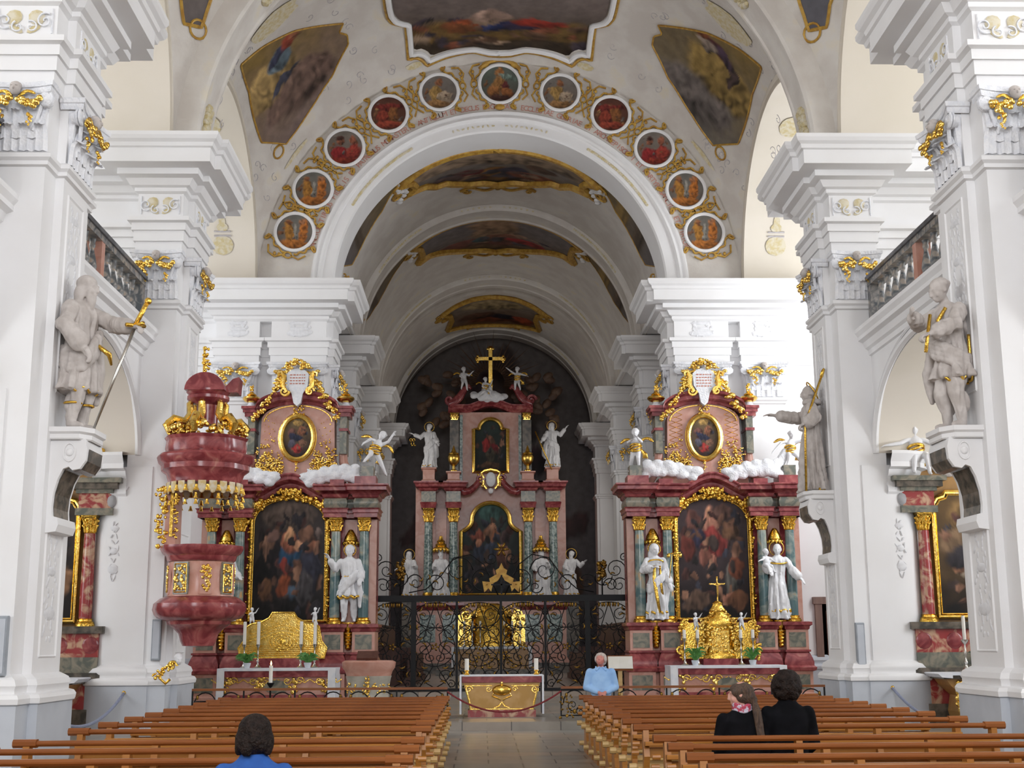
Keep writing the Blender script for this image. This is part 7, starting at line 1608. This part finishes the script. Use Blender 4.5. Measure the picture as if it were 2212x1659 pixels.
# ------------------------------------------------------------------ pews
ROWS = [8.75, 9.65, 10.6, 11.5, 13.0, 14.0, 15.0, 15.9, 16.8, 17.6, 18.5, 19.35, 20.2]
def rounded(x0, x1, y0, y1, z0, z1, r=.018, m=None):
    m = m or MB(); pr = [(y0 + r, z0), (y1 - r, z0), (y1, z0 + r), (y1, z1 - r), (y1 - r, z1), (y0 + r, z1), (y0, z1 - r), (y0, z0 + r)]
    return m.prism(pr, 'x', x0, x1)
def make_pew(x0, x1, y, label, group, s):
    """s = +1: aisle end at x0 (right block); -1: aisle end at x1"""
    t = thing('pew', label, 'pew', ((x0 + x1) / 2, y, 0), group)
    m = rounded(x0, x1, y - .035, y + .035, .802, .85); 
    for e, d in ((x0, 1), (x1, -1)): rounded(min(e, e + d * .2), max(e, e + d * .2), y - .045, y + .045, .792, .862, .02, m)
    m.build('top_rail', 'woodred', t, smooth=.5)
    rounded(x0 + .1, x1 - .1, y - .012, y + .012, .54, .64, .006).build('back_slat', 'wood', t, smooth=.5)
    rounded(x0 + .05, x1 - .05, y + .05, y + .42, .415, .45, .012).build('seat', 'seat', t, smooth=.5)
    rounded(x0 + .1, x1 - .1, y - .30, y - .12, .15, .185, .01).build('kneeler', 'seat', t, smooth=.5)
    rounded(x0 + .1, x1 - .1, y - .13, y - .03, .66, .70, .006).build('book_shelf', 'wood', t, smooth=.5)
    pr = [(-.30, 0), (.38, 0), (.38, .06), (.30, .12), (.26, .28), (.36, .40), (.36, .42), (.06, .42), (.03, .55), (.06, .66), (.045, .805), (-.045, .805), (-.06, .66), (-.10, .56), (-.04, .45), (-.05, .30), (-.12, .20), (-.28, .15), (-.30, .10)]
    first = None
    for k, e in enumerate((x0 + .12, x0 + .12 + (x1 - x0 - .24) / 3, x0 + .12 + (x1 - x0 - .24) * 2 / 3, x1 - .12)):
        if first is None:
            first = MB().prism([(y + a, z) for a, z in pr], 'x', e - .028, e + .028).build('end_post', 'wood', t, smooth=0); fx = e
        else:
            c = first.copy(); COL.objects.link(c); c.parent = t; c.location = (e - fx, 0, 0); WL[c.name] = WL[t.name]
    ae = x0 if s > 0 else x1; d = -1 if s > 0 else 1
    for (a, z, r) in [(.22, .435, .04), (-.2, .168, .036), (-.08, .68, .026), (.0, .59, .026)]: MB().tube([(ae - d * .05, y + a, z), (ae + d * .02, y + a, z)], [r, r * .9], 8).build('peg', 'seat' if r > .03 else 'wood', t)
    return t
ORD = ['thirteenth', 'twelfth', 'eleventh', 'tenth', 'ninth', 'eighth', 'seventh', 'sixth', 'fifth', 'fourth', 'third', 'second', 'front']
for s in (-1, 1):
    x0, x1 = (.92, 4.6) if s > 0 else (-4.58, -1.06); side = ('left', 'right')[s > 0]; proto = None
    for i, y in enumerate(ROWS):
        lab = 'brown wooden pew in the %s block, %s row counted from the altar' % (side, ORD[i]); gp = 'pews of the %s block' % side
        if proto is None: proto = make_pew(x0, x1, y, lab, gp, s)
        else: dup(proto, ((x0 + x1) / 2, y, 0), lab)
make_pew(-4.58, -1.06, 7.35, 'brown wooden pew under the woman in the blue fleece, only just below the frame', 'pews of the left block', -1)

# ------------------------------------------------------------------ people
def put(name, mb, mt, t, mx, vox=None, sm=2):
    return place_mesh(name, remesh(mb, vox, sm, name) if vox else mesh_of(mb), mt, t, mx)
def seated_person(label, x, y, top, cloth, hair_fn, hairm, yaw=0., pitch=0., trousers='navy', wide=1., scarf=False, face='skin'):
    t = thing('person', label, 'person', (x, y, 0)); mx = Matrix.Translation((x, y, 0)) @ Matrix.Rotation(PI, 4, 'Z')
    hz = top - .105; sh = hz - .185; w = wide
    b = MB(); c = MB(); p = MB()
    def torso(m, g): robe(m, [(0, 0, .47, .165 * w + g, .12 + g, 0), (0, 0, .58, .155 * w + g, .11 + g, .3), (0, .0, .70, .145 * w + g, .10 + g, .3), (0, .005, sh - .14, .165 * w + g, .105 + g, .2), (0, .01, sh - .05, .175 * w + g, .095 + g, 0), (0, .012, sh, .15 * w + g * .8, .075 + g * .7, 0), (0, .012, sh + .05, .085 + g * .5, .066 + g * .5, 0), (0, .012, sh + .085, .062 + g * .6, .056 + g * .6, 0)], 7, .06, 1., 36)
    torso(b, 0); torso(c, .018)
    for q in (-1, 1):
        A = [(q * .17 * w, .01, sh - .035), (q * .225 * w, -.03, sh - .30), (q * .09, -.25, .56)]
        limb(b, A, [.05, .04, .024]); hand(b, A[2], (-q * .5, -.8, -.1), (0, 0, 1), 1.45, .4, q)
        limb(c, A[:2] + [Vector(A[1]).lerp(Vector(A[2]), .88)], [.068, .058, .042])
        G = [(q * .085, -.02, .53), (q * .10, -.44, .52), (q * .10, -.42, .09)]
        limb(b, G, [.085, .058, .038]); limb(b, [(q * .10, -.42, .045), (q * .11, -.56, .03)], [.036, .026]); limb(p, [G[0], G[1], (q * .10, -.42, .10)], [.098, .072, .056])
    b.tube([(0, .012, sh), (0, .0, hz - .05)], .052, 12); head(b, (0, -.005, hz), 1.72, yaw, pitch, 0, 0, None)
    put('body', b, face, t, mx, .011); put('sweater', c, cloth, t, mx, .014, 3); put('trousers', p, trousers, t, mx, .02)
    s = MB(); [limb(s, [(q * .10, -.40, .045), (q * .11, -.57, .04)], [.05, .04]) for q in (-1, 1)]; put('shoes', s, 'black', t, mx, .012)
    h = MB(); hair_fn(h, Vector((0, -.005, hz)), rotm(rz=yaw) @ rotm(rx=pitch)); put('hair', h, hairm, t, mx, .010, 1)
    if scarf:
        k = MB(); [k.tube([(.072 * cos(a), .012 + .064 * sin(a), sh + .05 + .02 * q + .01 * sin(3 * a)) for a in [2 * PI * i / 20 for i in range(21)]], .022, 7) for q in range(3)]; put('scarf', k, 'scarf', t, mx)
    return t, mx, hz, sh
def bob(h, c, m):
    B = lambda p, r: h.ball(c + m @ Vector(p), r, m, 14, 10)
    B((0, .014, .03), (.098, .108, .092)); B((0, .045, -.03), (.102, .075, .085)); B((-.072, .01, -.04), (.04, .075, .075)); B((.072, .01, -.04), (.04, .075, .075))
    for k in range(26): a = k * .55; B((.088 * cos(a), .03 + .085 * sin(a) * (.6 + .4 * (sin(a) > 0)), -.02 - .05 * (k % 3) / 2), (.022, .022, .045))
def curls(h, c, m):
    rr = random.Random(6)
    for k in range(190):
        d = Vector((rr.gauss(0, 1), rr.gauss(.25, 1), rr.gauss(.15, 1))).normalized()
        if d.y < -.62: continue
        h.ball(c + m @ (Vector((0, .012, .012)) + Vector((d.x * .112, d.y * .112, d.z * .128))), .024 + .012 * rr.random(), None, 7, 5)
    h.ball(c + m @ Vector((0, .02, .015)), (.104, .10, .118), m, 12, 9)
def tied(h, c, m):
    B = lambda p, r: h.ball(c + m @ Vector(p), r, m, 14, 10)
    B((0, .02, .028), (.094, .102, .085)); B((0, -.012, .05), (.084, .088, .058)); B((-.06, -.01, .03), (.035, .07, .05)); B((.06, -.01, .03), (.035, .07, .05)); B((0, .06, -.02), (.082, .07, .085)); B((0, .105, -.05), (.04, .04, .04)); B((-.06, .02, -.02), (.035, .06, .05)); B((.06, .02, -.02), (.035, .06, .05))
    a = c + m @ Vector((0, .11, -.05)); e = a + Vector((-.03, .10, -.34))
    for k in range(7): limb(h, [a, a.lerp(e, .3) + Vector((.012 * sin(k * 2), .05 + .012 * cos(k * 2), .0)), e + Vector((.03 * sin(k * 1.9), .03 * cos(k * 1.9), .04 * (k % 3)))], [.022, .032, .012], 6)
seated_person('woman with dark bobbed hair in a blue fleece seen from behind, seated alone', -1.87, 7.68, 1.245, 'blue', bob, 'hairdark')
seated_person('woman in black with a long brown ponytail and patterned scarf, face turned left', 1.77, 11.83, 1.285, 'black', tied, 'hairbrown', yaw=1.25, pitch=.05, scarf=True, trousers='black')
seated_person('woman in black with thick curly dark hair seen from behind', 2.18, 11.83, 1.345, 'black', curls, 'hairdark', yaw=.25, trousers='black', wide=1.06)
def standing_man():
    x, y, h = 1.37, 21.4, 1.48
    t = thing('person', 'white-haired man in a light blue shirt standing with folded hands, looking up', 'person', (x, y, 0)); mx = Matrix.Translation((x, y, 0)) @ Matrix.Scale(h, 4)
    b, c, p = MB(), MB(), MB()
    def torso(m, g, lo=.48): robe(m, [(0, 0, lo, .098 + g, .078 + g, 0), (0, -.008, .56, .105 + g, .088 + g, .3), (0, -.01, .62, .108 + g, .09 + g, .4), (0, -.002, .72, .112 + g, .08 + g, .3), (0, .004, .79, .112 + g, .066 + g, 0), (0, .006, .825, .085 + g, .05 + g, 0), (0, .006, .85, .04 + g, .038 + g, 0)], 6, .05, 0, 36)
    torso(b, -.006); torso(c, .006, .535)
    for q in (-1, 1):
        A = [(q * .118, .004, .79), (q * .158, .012, .635), (q * .03, -.118, .578)]
        limb(b, A, [.034, .028, .018]); hand(b, A[2], (-q * .9, -.25, -.3), (0, -.5, 1), 1.15, .8, q)
        limb(c, A[:2] + [Vector(A[1]).lerp(Vector(A[2]), .82)], [.05, .045, .032])
        G = [(q * .052, 0, .49), (q * .062, -.01, .27), (q * .066, .015, .05)]; limb(b, G, [.06, .04, .026]); limb(b, [(q * .066, .01, .03), (q * .08, -.085, .018)], [.026, .02]); limb(p, G, [.078, .056, .042])
    robe(p, [(0, 0, .44, .10, .078, 0), (0, 0, .50, .108, .085, 0), (0, -.004, .54, .106, .084, 0)], 3, 0, 0, 30)
    b.tube([(0, .006, .83), (0, -.002, .885)], .032, 10); head(b, (0, -.012, .93), 1.06, -.35, -.35, 0, 0, None)
    put('body', b, 'skinred', t, mx, .0075); put('shirt', c, 'shirt', t, mx, .0085); put('trousers', p, 'navy', t, mx, .012)
    k = MB(); [limb(k, [(q * .02, -.035, .845), (q * .05, -.05, .815), (q * .052, -.0, .85)], [.014, .012, .012]) for q in (-1, 1)]; put('collar', k, 'shirt', t, mx, .006)
    k = MB(); [limb(k, [(q * .066, .015, .025), (q * .08, -.09, .022)], [.034, .028]) for q in (-1, 1)]; put('shoes', k, 'black', t, mx, .01)
    m = rotm(rz=-.35) @ rotm(rx=-.35); c0 = Vector((0, -.012, .93)); k = MB(); B = lambda q, r: k.ball(c0 + m @ Vector(q), r, m, 12, 8)
    B((0, .010, .038), (.061, .066, .042)); B((0, .036, -.008), (.061, .042, .05)); B((-.052, .006, .008), (.017, .038, .038)); B((.052, .006, .008), (.017, .038, .038)); put('hair', k, 'hairgrey', t, mx, .006)
standing_man()

# ------------------------------------------------------------------ small fittings
def speaker(x, y, z0, h, label):
    t = thing('column_speaker', label, 'loudspeaker', (x, y, z0), 'column speakers on the piers')
    rounded(x - .085, x + .085, y - .11, y, z0, z0 + h, .02).build('housing', 'speaker', t, smooth=.5)
    MB().box(x - .065, x + .065, y - .116, y - .108, z0 + .04, z0 + h - .04).build('grille', 'plinth', t, smooth=0); MB().box(x - .03, x + .03, y - .02, y + .02, z0 + h * .4, z0 + h * .6).build('bracket', 'speaker', t, smooth=0)
speaker(-7.06, PY1 - 1.62, 1.25, .8, 'slim grey column speaker on the pier at the left edge'); speaker(7.12, PY1 - 1.62, 1.3, .78, 'slim grey column speaker on the pier at the right edge')
speaker(-7.0, PY2 - 1.62, 1.35, .8, 'slim grey column speaker on the pier behind the pulpit'); speaker(7.0, PY2 - 1.62, 1.15, .86, 'slim grey column speaker on the pier under the statue with the gold staff')
def side_rope(sx, label):
    A, B = Vector((sx * 7.2, PY1 + .47, .74)), Vector((sx * 7.55, PY2 - 1.8, .74))
    t = thing('barrier_rope', label, 'rope', tuple((A + B) / 2), 'grey rope barriers of the side aisles')
    MB().tube([A.lerp(B, i / 24) - Vector((0, 0, .44 * (1 - (2 * i / 24 - 1) ** 2))) for i in range(25)], .028, 8).build('rope', 'rope', t)
    for P in (A, B): m = MB(); m.ball(P, .045, None, 10, 7); m.tube([P, P + Vector((0, .12 if P is B else -.1, .03))], .02, 6); m.build('brass_hook', 'gold', t)
side_rope(-1, 'grey rope sagging across the left side aisle'); side_rope(1, 'grey rope sagging across the right side aisle')
t = thing('brass_hook', 'small brass hook on the plinth of the pier at the left edge', 'hook', (-7.25, PY1 - 1.82, .70)); MB().ball((-7.25, PY1 - 1.82, .70), .04, None, 10, 7).build('knob', 'gold', t); MB().tube([(-7.25, PY1 - 1.78, .70), (-7.17, PY1 - 1.82, .70), (-7.14, PY1 - 1.84, .72)], .015, 6).build('hook_arm', 'gold', t)
# lit candle on an iron stand before the left side altar
t = thing('candle_stand', 'lit white candle on a dark iron stand behind the left rail', 'candle stand', (-4.9, 27.1, .16))
MB().lathe([(.16, 0), (.17, .02), (.03, .06), (.018, .1), (.018, .62), (.05, .66), (.075, .70), (.08, .72), (.04, .72)], (-4.9, 27.1, .16), 14).build('stand', 'iron', t)
MB().lathe([(.038, .72), (.038, 1.06), (.02, 1.065)], (-4.9, 27.1, .16), 12).build('candle', 'wax', t); MB().lathe([(0, 0), (.016, .02), (.018, .04), (.008, .08), (0, .1)], (-4.9, 27.1, 1.225), 8).build('flame', 'flame', t)
# side door in the transept
t = tag(thing('door_1', None, None, (9.7, 37.3, 0)), kind='structure')
MB().box(9.0, 9.2, 37.2, 37.37, 0, 2.85).build('door_frame', 'brownwood', t, smooth=0); MB().box(10.2, 10.4, 37.2, 37.37, 0, 2.85).build('door_frame', 'brownwood', t, smooth=0); MB().box(8.95, 10.45, 37.18, 37.37, 2.7, 2.9).build('door_frame', 'brownwood', t, smooth=0)
MB().box(9.2, 10.2, 37.3, 37.37, 0, 2.7).build('door_leaf', 'brownwood', t, smooth=0); MB().box(9.32, 10.08, 37.27, 37.31, .25, 2.5).build('door_panel', 'darkwood', t, smooth=0); MB().ball((9.28, 37.27, 1.15), .03).build('door_handle', 'gold', t)
# ------------------------------------------------------------------ light and camera
def area(name, loc, aim, sx, sy, power, col=(1, 1, 1)):
    l = bpy.data.lights.new(name, 'AREA'); l.shape = 'RECTANGLE'; l.size = sx; l.size_y = sy; l.energy = power; l.color = col
    o = bpy.data.objects.new(name, l); COL.objects.link(o); o.location = loc
    o.rotation_euler = (Vector(aim) - Vector(loc)).to_track_quat('-Z', 'Y').to_euler()
    return o
LK = 1.0
for sx, p in ((-1, .62), (1, 1.)):
    for yc, z, w, h, e in [(4.5, 11.2, 3, 5, 380), (14, 11.2, 3, 5, 330), (22.8, 11.6, 3, 5, 230), (32.6, 9.0, 3.6, 6, 430), (14, 4.4, 2.6, 4.4, 220), (22.8, 4.4, 2.6, 4.4, 220)]:
        area('window_light', (12.7 * sx, yc, z), (0, yc, z - 1.5), w, h, e * p * LK * (1.9 if sx > 0 and yc > 30 else 1), (.93, .96, 1.))
    for yc in (48.8, 57.8): area('choir_fill_light', (6.2 * sx, yc, 8.), (0, yc, 6), 3.5, 6, 150 * LK, (1, .96, .9))  # added lamps hidden behind the piers to light the choir; no windows built there
area('west_fill_light', (0, -10.5, 11), (0, 20, 8), 13, 12, 4200 * LK, (.94, .96, 1.))  # unseen fill added behind the camera for the pier fronts; back wall is windowless
w = bpy.data.worlds.new('daylight'); SC.world = w; w.use_nodes = True
w.node_tree.nodes['Background'].inputs[0].default_value = (.8, .88, 1, 1); w.node_tree.nodes['Background'].inputs[1].default_value = .3
cam = bpy.data.cameras.new('camera'); co = bpy.data.objects.new('camera', cam); COL.objects.link(co); SC.camera = co
cam.sensor_fit = 'HORIZONTAL'; cam.sensor_width = 36; cam.lens = 36 * 2772 / 2212; cam.clip_end = 200; cam.clip_start = .1
tl, yw, rl = math.radians(11.41), math.atan(66 / 2772), -.0058
Fw = Vector((sin(yw) * cos(tl), cos(yw) * cos(tl), sin(tl))); Rt = Vector((cos(yw), -sin(yw), 0)); Up = Rt.cross(Fw)
R2 = Rt * cos(rl) + Up * sin(rl); U2 = Up * cos(rl) - Rt * sin(rl)
co.matrix_world = Matrix(((R2.x, U2.x, -Fw.x, -.56), (R2.y, U2.y, -Fw.y, 0), (R2.z, U2.z, -Fw.z, 1.65), (0, 0, 0, 1)))
SC.view_settings.view_transform = 'Standard'; SC.view_settings.look = 'None'; SC.view_settings.exposure = 0; SC.view_settings.gamma = 1
cy = SC.cycles
cy.use_denoising = True; cy.max_bounces = 7; cy.diffuse_bounces = 4; cy.glossy_bounces = 2; cy.transmission_bounces = 2; cy.transparent_max_bounces = 4
cy.caustics_reflective = False; cy.caustics_refractive = False; cy.sample_clamp_indirect = 6; cy.use_adaptive_sampling = True; cy.adaptive_threshold = .045
for p in PROTOS:
    for q in kids(p): bpy.data.objects.remove(q)
    bpy.data.objects.remove(p)
